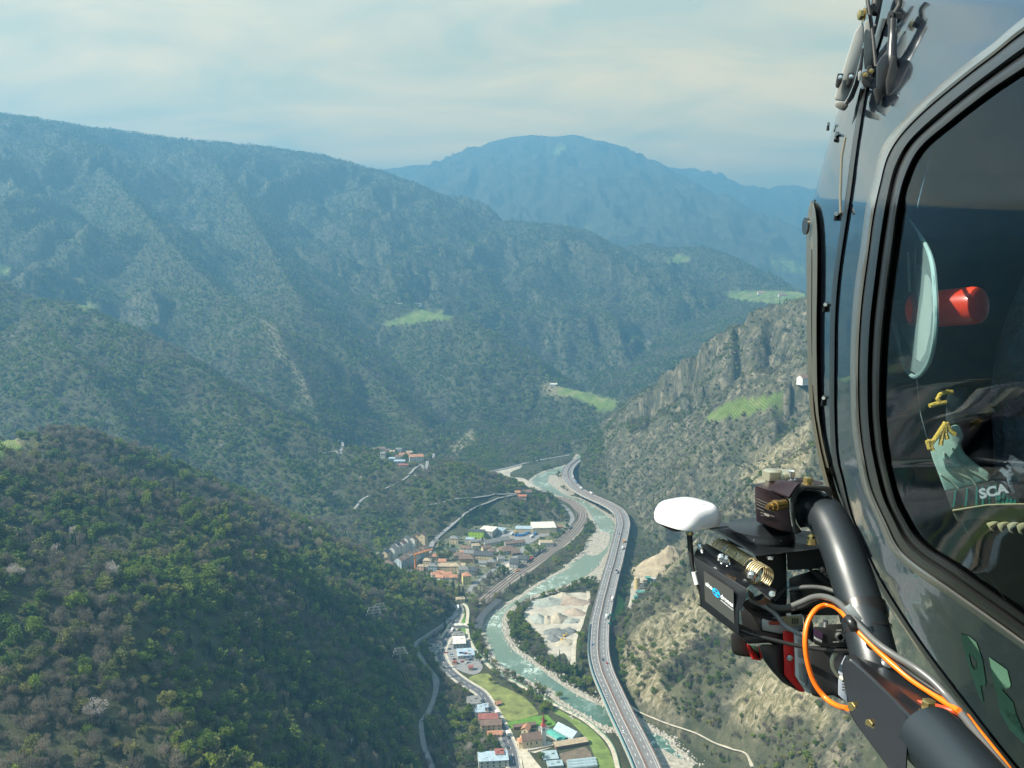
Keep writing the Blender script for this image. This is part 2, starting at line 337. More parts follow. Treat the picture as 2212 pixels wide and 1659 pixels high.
SAND = [([(1168,838),(1200,827),(1235,838),(1240,850),(1200,858),(1175,848)], 2000, 3200),
        ([(1385,712),(1395,712),(1410,745),(1402,750),(1392,735)], 2500, 5000),
        ([(958,968),(985,958),(1005,935),(1020,925),(1030,948),(1000,975),(970,982)], 1600, 2600),
        ([(560,690),(600,700),(640,745),(655,800),(672,860),(680,885),(660,870),(640,820),(600,780),(575,730)], 1900, 3200),
        ([(0,948),(30,944),(52,962),(42,975),(28,958),(0,958)], 700, 1200),
        ([(1620,1000),(1700,945),(1750,905),(1750,1000),(1700,1060),(1640,1060),(1590,1040)], 900, 1700)]
SCREE = [([(1345,1400),(1400,1330),(1440,1290),(1500,1235),(1560,1300),(1600,1350),(1560,1400),(1500,1470),(1440,1540),(1400,1530),(1360,1490),(1340,1450)], 600, 1300),
         ([(1560,1600),(1600,1480),(1680,1420),(1760,1470),(1800,1560),(1720,1600),(1640,1640)], 400, 1000),
         ([(1440,1185),(1475,1165),(1490,1200),(1440,1245),(1405,1250),(1390,1230)], 900, 1400)]
mead = np.zeros(GZ.shape)
for P, a, b in MEADOWS: mead = np.maximum(mead, pmask(P, a, b))
vine = np.zeros(GZ.shape)
for P, a, b in VINE: vine = np.maximum(vine, pmask(P, a, b))
sand = np.zeros(GZ.shape)
for q_, (P, a, b) in enumerate(SAND): sand = np.maximum(sand, pmask(P, a, b) * (.35 if q_ == 3 else 1))
scree = np.zeros(GZ.shape)
for P, a, b in SCREE: scree = np.maximum(scree, pmask(P, a, b))
rightside = (GX > 120 + (GY - 700) * .08) & (GY < 2600) & (GY > 300)
nA = fbm(GX / 60, GY / 60, 4, 77); nB = fbm(GX / 190, GY / 190, 3, 78)
rock = np.clip((SLOPE - np.where(rightside, .80, 1.18)) * 2.6 + (nA - .5) * 3.4, 0, 1) * np.where(rightside, .78, .42)
rock = np.where((GY > 5500), 0, rock)
gm = pmask([(1165,1080),(1222,1080),(1222,1150),(1160,1145)], 1350, 1600); rock = np.maximum(rock, gm * .8)
def zHp(P): return [(1251.2 + x * .3144, 1137.5 + y * .3144) for x, y in P]
scrub = np.zeros(GZ.shape)
for P in ([(560,980),(700,900),(800,800),(900,690),(1000,740),(1120,900),(1020,1100),(850,1260),(650,1260),(590,1100)], [(190,720),(300,620),(430,545),(560,430),(740,220),(830,360),(620,540),(420,650),(290,800),(240,930),(200,880)], [(700,1270),(1000,1310),(1200,1420),(1447,1300),(1600,1300),(1600,1700),(900,1700),(760,1420)], [(960,420),(1300,500),(1450,900),(1300,900),(1080,640)]):
    scrub = np.maximum(scrub, pmask(zHp(P), 400, 1500))
scrub = blur(scrub, 4) * np.clip(.35 + 1.6 * nA, 0, 1)
rock *= (1 - mead) * (1 - vine) * (1 - .75 * scrub); scree = blur(scree, 3) * (.45 + .9 * nA) * (1 - .9 * np.clip(scrub * 1.3, 0, 1))
open_ = np.clip(mead + vine + sand * .9 + scree * .75 + rock * .55, 0, 1)
def grid_faces(nr, nc):
    i = np.arange(nr - 1)[:, None] * nc + np.arange(nc - 1)[None, :]
    return np.stack([i, i + 1, i + nc + 1, i + nc], -1).reshape(-1, 4)[:, ::-1]
def cover_attr(me, r, g, b, a):
    at = me.color_attributes.new('cover', 'FLOAT_COLOR', 'POINT')
    at.data.foreach_set('color', np.stack([r, g, b, a], -1).astype(np.float32).ravel())
m = bpy.data.materials.new('hillside'); m.use_nodes = True; t, N, L = nodes(m); B = t.nodes['Principled BSDF']; B.inputs['Roughness'].default_value = .95; B.inputs['Specular IOR Level'].default_value = .15
geo = N('ShaderNodeNewGeometry'); at = N('ShaderNodeAttribute'); at.attribute_name = 'cover'; sc = N('ShaderNodeSeparateColor'); L(at.outputs[0], sc.inputs[0])
def noise(scale, detail=5, rough=.6, vec=None, dist=0):
    n = N('ShaderNodeTexNoise'); L(vec or geo.outputs['Position'], n.inputs[0]); setin(n, Scale=scale, Detail=detail, Roughness=rough, Distortion=dist); return n.outputs[0]
def ramp(f, stops):
    r = N('ShaderNodeValToRGB'); L(f, r.inputs[0]); el = r.color_ramp.elements
    el[0].position = stops[0][0]; el[0].color = (*stops[0][1], 1); el[1].position = stops[-1][0]; el[1].color = (*stops[-1][1], 1)
    for p, c in stops[1:-1]: q = el.new(p); q.color = (*c, 1)
    return r.outputs[0]
def mixc(f, a, b):
    x = N('ShaderNodeMix'); x.data_type = 'RGBA'
    if hasattr(f, 'is_linked') or hasattr(f, 'links'): L(f, x.inputs[0])
    else: x.inputs[0].default_value = f
    L(a, x.inputs[6]); L(b, x.inputs[7]); return x.outputs[2]
def mathn(op, a, b):
    x = N('ShaderNodeMath'); x.operation = op
    for i, q in enumerate((a, b)):
        if isinstance(q, (int, float)): x.inputs[i].default_value = q
        else: L(q, x.inputs[i])
    return x.outputs[0]
litter = ramp(noise(.05, 6, .7), [(.3, (.035, .044, .026)), (.5, (.058, .064, .035)), (.7, (.085, .085, .045))])
canopy = ramp(noise(.012, 8, .75), [(.3, (.030, .048, .026)), (.46, (.052, .062, .036)), (.56, (.085, .080, .055)), (.7, (.062, .085, .035))])
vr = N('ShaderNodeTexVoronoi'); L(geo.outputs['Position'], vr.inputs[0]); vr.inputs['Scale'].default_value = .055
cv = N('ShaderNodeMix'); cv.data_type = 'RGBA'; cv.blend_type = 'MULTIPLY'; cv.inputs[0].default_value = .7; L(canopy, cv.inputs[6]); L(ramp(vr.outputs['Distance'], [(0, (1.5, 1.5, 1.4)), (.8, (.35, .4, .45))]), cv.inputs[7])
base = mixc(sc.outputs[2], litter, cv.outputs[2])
mpn = N('ShaderNodeMapping'); L(geo.outputs['Position'], mpn.inputs[0]); mpn.inputs['Scale'].default_value = (1, 1, .22)
rk = noise(.09, 9, .72, mpn.outputs[0], .6)
rockc = ramp(rk, [(.38, (.030, .034, .032)), (.49, (.085, .083, .062)), (.57, (.19, .168, .122)), (.70, (.36, .31, .23))])
veg = ramp(noise(.06, 6, .7), [(.42, (.055, .065, .03)), (.60, (.13, .11, .07))])
rf = mathn('MULTIPLY', sc.outputs[0], ramp(noise(.045, 6, .7), [(.40, (.25,) * 3), (.55, (1,) * 3)]))
c = mixc(rf, base, rockc)
scr = ramp(noise(.16, 10, .78, mpn.outputs[0], .8), [(.38, (.05, .058, .026)), (.48, (.15, .135, .075)), (.55, (.27, .235, .155)), (.67, (.47, .43, .33))])
c = mixc(at.outputs['Alpha'], c, scr)
gr = ramp(noise(.02, 8, .7), [(.38, (.085, .125, .035)), (.5, (.12, .175, .045)), (.62, (.20, .215, .09))])
va = N('ShaderNodeAttribute'); va.attribute_name = 'vine'; dt = N('ShaderNodeVectorMath'); dt.operation = 'DOT_PRODUCT'; L(geo.outputs['Position'], dt.inputs[0]); dt.inputs[1].default_value = (1.75, .55, 0)
vs_ = mathn('MULTIPLY', mathn('GREATER_THAN', mathn('SINE', dt.outputs['Value'], 0), .25), mathn('MULTIPLY', va.outputs['Fac'], .6)); rowc = N('ShaderNodeRGB'); rowc.outputs[0].default_value = (.06, .085, .03, 1); gr = mixc(vs_, gr, rowc.outputs[0])
c = mixc(sc.outputs[1], c, gr)
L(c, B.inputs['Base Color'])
bp = N('ShaderNodeBump'); bp.inputs['Distance'].default_value = 4; bp.inputs['Strength'].default_value = .7
hh = mathn('ADD', mathn('MULTIPLY', noise(.22, 8, .75, mpn.outputs[0]), 1.0), mathn('MULTIPLY', noise(.03, 5, .6), 1.5))
L(hh, bp.inputs['Height']); L(bp.outputs[0], B.inputs['Normal'])
M_HILL = m
farw = np.clip((GY - 4300) / 1800, 0, 1)
sc4 = np.clip(np.maximum(scree, blur(sand, 2)), 0, 1)
me = npmesh('terrain', np.stack([GX, GY, GZ], -1).reshape(-1, 3), grid_faces(NR, NCc), M_HILL, True)
cover_attr(me, rock.ravel(), np.clip(np.clip(blur(mead, 3) * 2.2 - .6 + (fbm(GX / 18, GY / 18, 3, 91) - .5) * 1.1, 0, 1) * (blur(mead, 3) > .05) + vine, 0, 1).ravel(), farw.ravel(), sc4.ravel())
av = me.attributes.new('vine', 'FLOAT', 'POINT'); av.data.foreach_set('value', vine.ravel().astype(np.float32))
obj('hills', me, kind='structure', label='forested mountain slopes and flat valley floor')
# the same ground carries on round the rest of the compass (reflected in the paint)
r2 = 8 * (12800 / 8) ** np.linspace(0, 1, 110); a2 = np.linspace(A1, A0 + 2 * math.pi, 150)
R2, Q2 = np.meshgrid(r2, a2, indexing='ij'); X2 = R2 * np.sin(Q2); Y2 = R2 * np.cos(Q2)
hb = np.clip((R2 - 700) / 3500, 0, 1); Z2 = hb ** .8 * (700 + 700 * fbm(X2 / 1400, Y2 / 1400, 4, 5)) * np.abs(np.sin(Q2)) + fbm(X2 / 200, Y2 / 200, 4, 8) * 40 * np.clip(R2 / 900, 0, 1) - 2
me = npmesh('terrain_back', np.stack([X2, Y2, Z2], -1).reshape(-1, 3), grid_faces(110, 150), M_HILL, True)
z0 = np.zeros(X2.size); cover_attr(me, z0, z0, z0 + .9, z0)
obj('hills_behind', me, kind='structure')
r3 = 4 * (300 / 4) ** np.linspace(0, 1, 30); a3 = np.linspace(A0, A1, 60); R3, Q3 = np.meshgrid(r3, a3, indexing='ij'); X3 = R3 * np.sin(Q3); Y3 = R3 * np.cos(Q3)
Z3 = np.where(R3 > 295, hgt(X3, Y3 + 2), -2 + np.clip((R3 - 120) / 180, 0, 1) * hgt(X3 * 300 / R3, Y3 * 300 / R3))
me = npmesh('terrain_below', np.stack([X3, Y3, Z3], -1).reshape(-1, 3), grid_faces(30, 60), M_HILL, True)
z0 = np.zeros(X3.size); cover_attr(me, z0, z0, z0 + .5, z0); obj('ground_below', me, kind='structure')
# ------------------------------------------------------------------ haze
def haze():
    mb = MB(); mb.box((0, 3400, 1095), (24000, 21000, 2250)); m = bpy.data.materials.new('haze'); m.use_nodes = True; t, N, L = nodes(m); t.nodes.clear()
    v = N('ShaderNodeVolumePrincipled'); v.inputs['Density'].default_value = 2.4e-4; v.inputs['Color'].default_value = (.140, .372, .63, 1); v.inputs['Anisotropy'].default_value = .15
    o = N('ShaderNodeOutputMaterial'); L(v.outputs[0], o.inputs['Volume'])
    mb.build('haze', m, kind='stuff', label='pale blue haze filling the valley air')
haze()
# ------------------------------------------------------------------ trees
def foliage_mat(name, stops, rough=.8, patch=.006):
    m = bpy.data.materials.new(name); m.use_nodes = True; t, N, L = nodes(m); B = t.nodes['Principled BSDF']
    B.inputs['Roughness'].default_value = rough; B.inputs['Specular IOR Level'].default_value = .12
    oi = N('ShaderNodeObjectInfo'); g = N('ShaderNodeNewGeometry')
    n = N('ShaderNodeTexNoise'); L(g.outputs['Position'], n.inputs[0]); setin(n, Scale=patch, Detail=4, Roughness=.7)
    a = N('ShaderNodeMath'); a.operation = 'MULTIPLY_ADD'; L(oi.outputs['Random'], a.inputs[0]); a.inputs[1].default_value = .40
    s = N('ShaderNodeMath'); s.operation = 'MULTIPLY_ADD'; L(n.outputs[0], s.inputs[0]); s.inputs[1].default_value = 1.3; s.inputs[2].default_value = -.34
    L(s.outputs[0], a.inputs[2]); cl = a; 
    r = N('ShaderNodeValToRGB'); L(cl.outputs[0], r.inputs[0]); el = r.color_ramp.elements
    el[0].position = stops[0][0]; el[0].color = (*stops[0][1], 1); el[1].position = stops[-1][0]; el[1].color = (*stops[-1][1], 1)
    for p, c in stops[1:-1]: q = el.new(p); q.color = (*c, 1)
    n2 = N('ShaderNodeTexNoise'); L(g.outputs['Position'], n2.inputs[0]); setin(n2, Scale=.6, Detail=3)
    mr = N('ShaderNodeMapRange'); L(n2.outputs[0], mr.inputs[0]); mr.inputs[1].default_value = .35; mr.inputs[2].default_value = .65; mr.inputs[3].default_value = .72; mr.inputs[4].default_value = 1.3
    h = N('ShaderNodeHueSaturation'); L(r.outputs[0], h.inputs['Color']); L(mr.outputs[0], h.inputs['Value']); L(h.outputs[0], B.inputs['Base Color'])
    tr = N('ShaderNodeBsdfTranslucent'); L(h.outputs[0], tr.inputs[0]); mx = N('ShaderNodeMixShader'); mx.inputs[0].default_value = .42
    o = t.nodes['Material Output']; L(B.outputs[0], mx.inputs[1]); L(tr.outputs[0], mx.inputs[2]); L(mx.outputs[0], o.inputs[0]); return m
G_GREEN = foliage_mat('foliage_green', [(0, (.055, .10, .03)), (.35, (.085, .14, .030)), (.6, (.145, .20, .036)), (.8, (.22, .27, .045)), (1, (.30, .29, .055))])
G_OLIVE = foliage_mat('foliage_olive', [(0, (.10, .125, .05)), (.4, (.145, .16, .058)), (.7, (.22, .215, .072)), (1, (.30, .255, .09))])
G_BARE = foliage_mat('bare_twigs', [(0, (.10, .094, .076)), (.4, (.16, .145, .115)), (.7, (.225, .195, .15)), (1, (.30, .25, .18))])
G_DARK = foliage_mat('foliage_conifer', [(0, (.014, .034, .018)), (.5, (.022, .050, .024)), (1, (.040, .075, .030))])
G_PALE = foliage_mat('blossom', [(0, (.40, .35, .33)), (1, (.58, .54, .50))])
G_LIME = foliage_mat('foliage_fresh', [(0, (.13, .20, .03)), (1, (.24, .29, .05))])
BARK = mat('bark', (.11, .09, .07), .9, noise=.3, nscale=3)
def leaf_cloud(nf, kind, rng, R=1.0, H=1.0, size=.1):
    """leaf-sized faces spread through several clumps of a crown; unit radius, centre height about 1"""
    if kind == 'conifer':
        h = rng.random(nf) ** .8; rad = (1 - h) * .42 + .03; a = rng.random(nf) * 6.283; rr_ = rad * np.sqrt(rng.random(nf) * .8 + .2)
        rr_ *= 1 + .3 * np.sin(h * 40)
        c = np.stack([rr_ * np.cos(a), rr_ * np.sin(a), h * 2.3 + .1], -1); size = size * (1.15 - h[:, None, None] * .6)
    else:
        nl = rng.integers(6, 10); lc = rng.normal(size=(nl, 3)); lc /= np.linalg.norm(lc, axis=1)[:, None]; lc *= (rng.random((nl, 1)) * .35 + .35); lc[:, 2] = lc[:, 2] * .75 + .1
        lr = rng.random(nl) * .22 + .30; w = rng.integers(0, nl, nf)
        d = rng.normal(size=(nf, 3)); d /= np.linalg.norm(d, axis=1)[:, None]
        c = lc[w] + d * (lr[w] * (rng.random(nf) ** .45 * .85 + .2))[:, None]
        c[:, 2] += 1.15; size = size * (rng.random((nf, 1, 1)) * .9 + .55)
    u = rng.normal(size=(nf, 3)); u /= np.linalg.norm(u, axis=1)[:, None]; v = np.cross(u, rng.normal(size=(nf, 3))); v /= np.linalg.norm(v, axis=1)[:, None]
    if kind == 'bare':      # thin twigs pointing outwards and up
        u = c - np.array((0, 0, .5)) + rng.normal(size=(nf, 3)) * .35; u /= np.linalg.norm(u, axis=1)[:, None]; v = np.cross(u, rng.normal(size=(nf, 3))); v /= np.linalg.norm(v, axis=1)[:, None]
        q = np.stack([-u * 1.25 - v * .30, -u * .9 + v * .34, u * 1.7], 1)
    else: q = np.stack([-u * 1.0 - v * .6, u * .9 - v * .7, v * 1.1], 1)
    P = c[:, None, :] + q * size
    return P.reshape(-1, 3) * np.array((R, R, H)), np.arange(nf * 3).reshape(-1, 3)
def trunk_mb(kind, rng):
    mb = MB(); n = 3 if kind != 'conifer' else 0
    mb.tube([(0, 0, -.25), (.02, 0, .45), (0, .03, 1.2 if n else 2.1)], [.055, .045, .012], 6)
    for k in range(n + (3 if kind == 'bare' else 0)):
        a = rng.random() * 6.28; h = .4 + rng.random() * .4; mb.tube([(0, 0, h), (math.cos(a) * .3, math.sin(a) * .3, h + .4), (math.cos(a) * .62, math.sin(a) * .62, h + .85)], [.03, .02, .006], 4)
    return mb
KINDS = [('green', 'leafy', G_GREEN), ('olive', 'leafy', G_OLIVE), ('bare', 'bare', G_BARE), ('conifer', 'conifer', G_DARK), ('pale', 'bare', G_PALE), ('lime', 'leafy', G_LIME)]
LODS = [(900, .070), (330, .105), (90, .19), (36, .30)]
CROWN = {}; TRUNK = {}
protos = bpy.data.collections.new('tree_kinds'); PIDX = {}
for li, (nf, sz) in enumerate(LODS):
    for name, kind, mt in KINDS:
        for var in range(3 if li < 2 else 2):
            rng = np.random.default_rng(li * 100 + var * 7 + len(name))
            mul = 1.5 if kind == 'bare' else 1
            v, f = leaf_cloud(int(nf * mul), kind, rng, 1, 1, sz * (.72 if kind == 'bare' else 1) * (.8 if kind == 'conifer' else 1))
            me = npmesh('crown', v, f, mt); CROWN[(name, li, var)] = me
            if li == 0:
                tb = trunk_mb(kind, rng); TRUNK[(name, var)] = mesh('trunk', tb.v, tb.f, BARK)
            else:
                if li == 1:
                    tb = trunk_mb(kind, rng); n0 = len(v); fs = [tuple(x) for x in f] + [tuple(i + n0 for i in q) for q in tb.f]
                    me = mesh('tree', list(v) + tb.v, fs, [mt, BARK], [0] * len(f) + [1] * len(tb.f))
                k = len(PIDX); o = bpy.data.objects.new('tree_%03d' % k, me); protos.objects.link(o); PIDX[(name, li, var)] = k
def scatter_group():
    g = bpy.data.node_groups.new('scatter', 'GeometryNodeTree'); g.interface.new_socket('Geometry', in_out='INPUT', socket_type='NodeSocketGeometry'); g.interface.new_socket('Geometry', in_out='OUTPUT', socket_type='NodeSocketGeometry')
    N = g.nodes.new; L = g.links.new; i = N('NodeGroupInput'); o = N('NodeGroupOutput'); ip = N('GeometryNodeInstanceOnPoints'); ci = N('GeometryNodeCollectionInfo')
    ci.inputs[0].default_value = protos; ci.inputs['Separate Children'].default_value = True; ci.inputs['Reset Children'].default_value = True
    L(i.outputs[0], ip.inputs['Points']); L(ci.outputs[0], ip.inputs['Instance']); ip.inputs['Pick Instance'].default_value = True
    def at(n, ty):
        a = N('GeometryNodeInputNamedAttribute'); a.data_type = ty; a.inputs[0].default_value = n; return a.outputs[0]
    L(at('kind', 'INT'), ip.inputs['Instance Index']); L(at('rot', 'FLOAT_VECTOR'), ip.inputs['Rotation']); L(at('size', 'FLOAT_VECTOR'), ip.inputs['Scale'])
    L(ip.outputs[0], o.inputs[0]); return g
SG = scatter_group()
def scatter(name, P, kind, rot, size, **k):
    me = bpy.data.meshes.new(name); me.vertices.add(len(P)); me.vertices.foreach_set('co', np.asarray(P, np.float32).ravel())
    a = me.attributes.new('kind', 'INT', 'POINT'); a.data.foreach_set('value', np.asarray(kind, np.int32))
    a = me.attributes.new('rot', 'FLOAT_VECTOR', 'POINT'); a.data.foreach_set('vector', np.asarray(rot, np.float32).ravel())
    a = me.attributes.new('size', 'FLOAT_VECTOR', 'POINT'); a.data.foreach_set('vector', np.asarray(size, np.float32).ravel())
    o = obj(name, me, kind='stuff', **k); md = o.modifiers.new('scatter', 'NODES'); md.node_group = SG; return o
# candidate positions: jittered cells of the polar grid
def lookup(A, x, y):
    r = np.hypot(x, y); a = np.arctan2(x, y)
    i = np.clip(np.log(r / 300) / math.log(12800 / 300) * (NR - 1) + .5, 0, NR - 1).astype(int); j = np.clip((a - A0) / (A1 - A0) * (NCc - 1) + .5, 0, NCc - 1).astype(int); return A[i, j]
BLOCK = blur(open_, 1)
NOTREE = []   # world polygons on the valley floor kept free of trees: filled by the valley section
def candidates(y0, y1, sp, amin=-36, amax=24):
    a0, a1 = math.radians(amin), math.radians(amax); area = (a1 - a0) * (y1 ** 2 - y0 ** 2) / 2; n = int(area / sp ** 2)
    r = np.sqrt(RNG.random(n) * (y1 ** 2 - y0 ** 2) + y0 ** 2); a = a0 + RNG.random(n) * (a1 - a0); x = r * np.sin(a); y = r * np.cos(a); z = hgt(x, y)
    k = visible(x, y, z, 10) ; u, v = proj(x, y, z); k &= (v < 1720) & (u > -90) & (u < 1900); return x[k], y[k], z[k], u[k], v[k]
def pick_kind(x, y, z, u):
    n1 = fbm(x / 55, y / 55, 3, 101) + (RNG.random(len(x)) - .5) * .46; n2 = fbm(x / 90 + 7, y / 90, 3, 111) + (RNG.random(len(x)) - .5) * .35
    right = lookup(rightside.astype(float), x, y) > .5
    k = np.full(len(x), 2)                                  # bare
    fb = np.where(y > 1400, .06, 0); k = np.where(n1 > .44 - fb, 1, k); k = np.where(n1 > .56 - fb, 0, k)
    k = np.where(right & (k == 0) & (RNG.random(len(x)) < .55), 1, k); k = np.where(right & (k == 1) & (RNG.random(len(x)) < .5), 2, k)
    k = np.where((n2 > .76) | (RNG.random(len(x)) < .008), 3, k); k = np.where(RNG.random(len(x)) < .0035, 4, k); k = np.where((RNG.random(len(x)) < .02) & (k < 2), 5, k)
    hi = (y > 2500) & (z > 420); k = np.where(hi & (RNG.random(len(x)) < .55), 3, k)
    return k
KN = [q[0] for q in KINDS]
def make_forest():
    """returns arrays of near trees kept aside for individual copies"""
    PT, KI, RO, SZ = [], [], [], []; near = None
    for y0, y1, sp, li, smin, smax in [(380, 1250, 6.2, 1, 2.6, 6.8), (1250, 2600, 7.4, 2, 3.0, 6.0), (2600, 5600, 10.5, 3, 4.0, 6.2), (520, 1300, 4.6, 2, 1.6, 4.6), (1300, 2300, 6.0, 3, 2.2, 5.0)]:
        x, y, z, u, v = candidates(y0, y1, sp)
        if smax in (4.6, 5.0):
            q = (lookup(rightside.astype(float), x, y) > .5) & (lookup(scree, x, y) * .9 + lookup(rock, x, y) * .2 < RNG.random(len(x))) & (z > 2); x, y, z, u, v = x[q], y[q], z[q], u[q], v[q]
        dens = 1 - np.minimum(lookup(BLOCK, x, y) * 1.25, .93)* np.where(lookup(mead+vine,x,y)>.3,1.2,.8); right = lookup(rightside.astype(float), x, y) > .5
        dens = np.where(right & (lookup(rock, x, y) > .2), dens * .8, dens)
        infl = (z < 1.5); 
        keep = RNG.random(len(x)) < dens
        tw = inpoly(x, y, TOWN) & (z < 1.5); keep &= (~tw) | (RNG.random(len(x)) < .55)
        if y0 < 2600:
            pz = np.zeros(len(x), bool)
            sel = z < 130
            for (poly, lim) in NOTREE: pz[sel] |= inpoly(x[sel], y[sel], poly)
            keep &= ~pz
        # the open valley floor has trees only in its own belts
        fl = np.zeros(len(x)); 
        if y0 < 2600:
            fl = np.where(inpoly(x, y, FLW), 1, 0); belt = np.zeros(len(x), bool)
            for poly in BELTS + [TOWN]: belt |= inpoly(x, y, poly)
            keep &= (fl == 0) | belt
        x, y, z, u, v = x[keep], y[keep], z[keep], u[keep], v[keep]; n = len(x)
        k = pick_kind(x, y, z, u); s = smin + RNG.random(n) ** 1.3 * (smax - smin)
        s = np.where(k == 3, s * .95, s); s = np.where(lookup(rightside.astype(float), x, y) > .5, s * .7, s); s = np.where(z < 1.5, s * .85, s)
        var = RNG.integers(0, 2, n)
        if li == 1:
            inframe = (u > 10) & (u < 1000) & (v < 1650) & (x < 60)
            dist = np.where(inframe, np.hypot(x, y), 1e9); idx = np.argsort(dist)[:298]; near = (x[idx], y[idx], z[idx], k[idx], s[idx], u[idx], v[idx])
            m = np.ones(n, bool); m[idx] = False; x, y, z, k, s, var = x[m], y[m], z[m], k[m], s[m], var[m]; n = len(x)
        lut = np.array([[PIDX[(nm, li, vv)] for vv in range(2)] for nm in KN])
        PT.append(np.stack([x, y, z - .3], -1)); KI.append(lut[k, var]); RO.append(np.stack([RNG.normal(size=n) * .05, RNG.normal(size=n) * .05, RNG.random(n) * 6.28], -1))
        SZ.append(np.stack([s, s * (.8 + RNG.random(n) * .4), s * (.7 + RNG.random(n) * .6)], -1))
    PT = np.concatenate(PT); KI = np.concatenate(KI); RO = np.concatenate(RO); SZ = np.concatenate(SZ)
    scatter('forest', PT, KI, RO, SZ, label='dense spring forest covering the valley slopes'); print('forest', len(PT)); return near
# ------------------------------------------------------------------ valley floor
def zC(x, y): return (985.8 + x * .15426, 1478.7 + y * .15426)
def zD(x, y): return (872.1 + x * .13713, 1251.2 + y * .13713)
def zE(x, y): return (758.3 + x * .12338, 1099.6 + y * .12338)
def zF(x, y): return (985.8 + x * .13713, 1023.7 + y * .13713)
def zG(x, y): return (644.6 + x * .18854, 910 + y * .18854)
def zH(x, y): return (1251.2 + x * .3144, 1137.5 + y * .3144)
def G(f, pts, z=0.0): return [atz(*f(*p), z) for p in pts]
ASPH = mat('asphalt', (.085, .088, .095), .85, noise=.25, nscale=.25, coord='Object')
ASPH2 = mat('light_asphalt', (.20, .20, .20), .85, noise=.2, nscale=.15)
CONC = mat('concrete', (.36, .35, .32), .85, noise=.2, nscale=.3)
WHITE = mat('white_paint', (.75, .75, .72), .6); GRAVEL = mat('gravel', (.40, .37, .30), .95, noise=.35, nscale=.25, bump=.5, bscale=1.5)
RUST = mat('weathered_steel', (.22, .135, .095), .7, noise=.2, nscale=.5)
BALLAST = mat('rail_ballast', (.235, .20, .165), .95, noise=.35, nscale=.2); RAILM = mat('rail_steel', (.13, .10, .085), .5, .4)
FIELD = mat('rough_meadow', (.145, .165, .045), .95, noise=.45, nscale=.09, bump=.6, bscale=.8); GRASS = mat('fresh_grass', (.085, .19, .02), .95, noise=.3, nscale=.12, bump=.5, bscale=.9)
SOIL = mat('brown_soil', (.13, .10, .07), .95, noise=.3, nscale=.2); PAVE = mat('pale_paving', (.42, .38, .30), .9, noise=.25, nscale=.15)
def sheet(name, pts, z, mt, label=None, kind='structure', thick=0, **k):
    n = len(pts); vs = [(p[0], p[1], z) for p in pts]
    bm = bmesh.new(); bv = [bm.verts.new(v) for v in vs]; f = bm.faces.new(bv)
    if f.normal.z < 0 or True:
        bm.normal_update()
        if f.normal.z < 0: bmesh.ops.reverse_faces(bm, faces=[f])
    bmesh.ops.triangulate(bm, faces=bm.faces[:]); me = bpy.data.meshes.new(name); bm.to_mesh(me); bm.free(); me.materials.append(mt)
    return obj(name, me, kind=kind, label=label, **k)
def smooth_closed(pts, n=4):
    P = [np.array(p[:2]) for p in pts]; P = P[-2:] + P + P[:3]; out = []
    for i in range(2, len(P) - 3):
        a, b, c, d = P[i - 1:i + 3]
        for k in range(n):
            t = k / n; out.append(.5 * ((2 * b) + (c - a) * t + (2 * a - 5 * b + 4 * c - d) * t * t + (3 * b - a - 3 * c + d) * t ** 3))
    return [(p[0], p[1]) for p in out]
def frame2(P):
    P = np.asarray(P); T = np.gradient(P[:, :2], axis=0); T /= np.linalg.norm(T, axis=1)[:, None] + 1e-9; return np.stack([-T[:, 1], T[:, 0]], -1)   # left normals
def strip(P, o0, o1, dz=0):
    """flat band between lateral offsets o0..o1 (metres, + to the left) along P"""
    P = np.asarray(P); Nn = frame2(P); a = P.copy(); b = P.copy(); a[:, :2] += Nn * o0; b[:, :2] += Nn * o1; a[:, 2] += dz; b[:, 2] += dz
    n = len(P); vs = np.concatenate([a, b]); fs = [(i, i + 1, n + i + 1, n + i) for i in range(n - 1)]
    if o0 > o1: fs = [f[::-1] for f in fs]
    return vs, fs
def ribbon(name, P, w, mt, kind='structure', label=None, parent=None, z=0, rim=True, **k):
    v, f = strip(P, w / 2, -w / 2, z); f = [q[::-1] for q in f]
    me = mesh(name, v, f, mt); o = obj(name, me, parent, kind=kind if parent is None else None, label=label, **k)
    Nn = frame2(P); A = np.asarray(P)[:, :2] + Nn * (w / 2 + 2.5); B = (np.asarray(P)[:, :2] - Nn * (w / 2 + 2.5))[::-1]; NOTREE.append((np.concatenate([A, B]), 0)); return o
def wallband(P, off, z0, z1, th=.3):
    P = np.asarray(P, float); Nn = frame2(P); mb = MB(); n = len(P); vs = []
    for s, zz in ((-th / 2, z0), (th / 2, z0), (th / 2, z1), (-th / 2, z1)):
        q = P.copy(); q[:, :2] += Nn * (off + s); q[:, 2] += zz; vs += [tuple(x) for x in q]
    fs = []
    for a in range(4):
        b = (a + 1) % 4
        for i in range(n - 1): fs.append((a * n + i, b * n + i, b * n + i + 1, a * n + i + 1))
    fs += [(0, n, 2 * n, 3 * n), (n - 1, 4 * n - 1, 3 * n - 1, 2 * n - 1)]
    return mb.add(vs, fs)
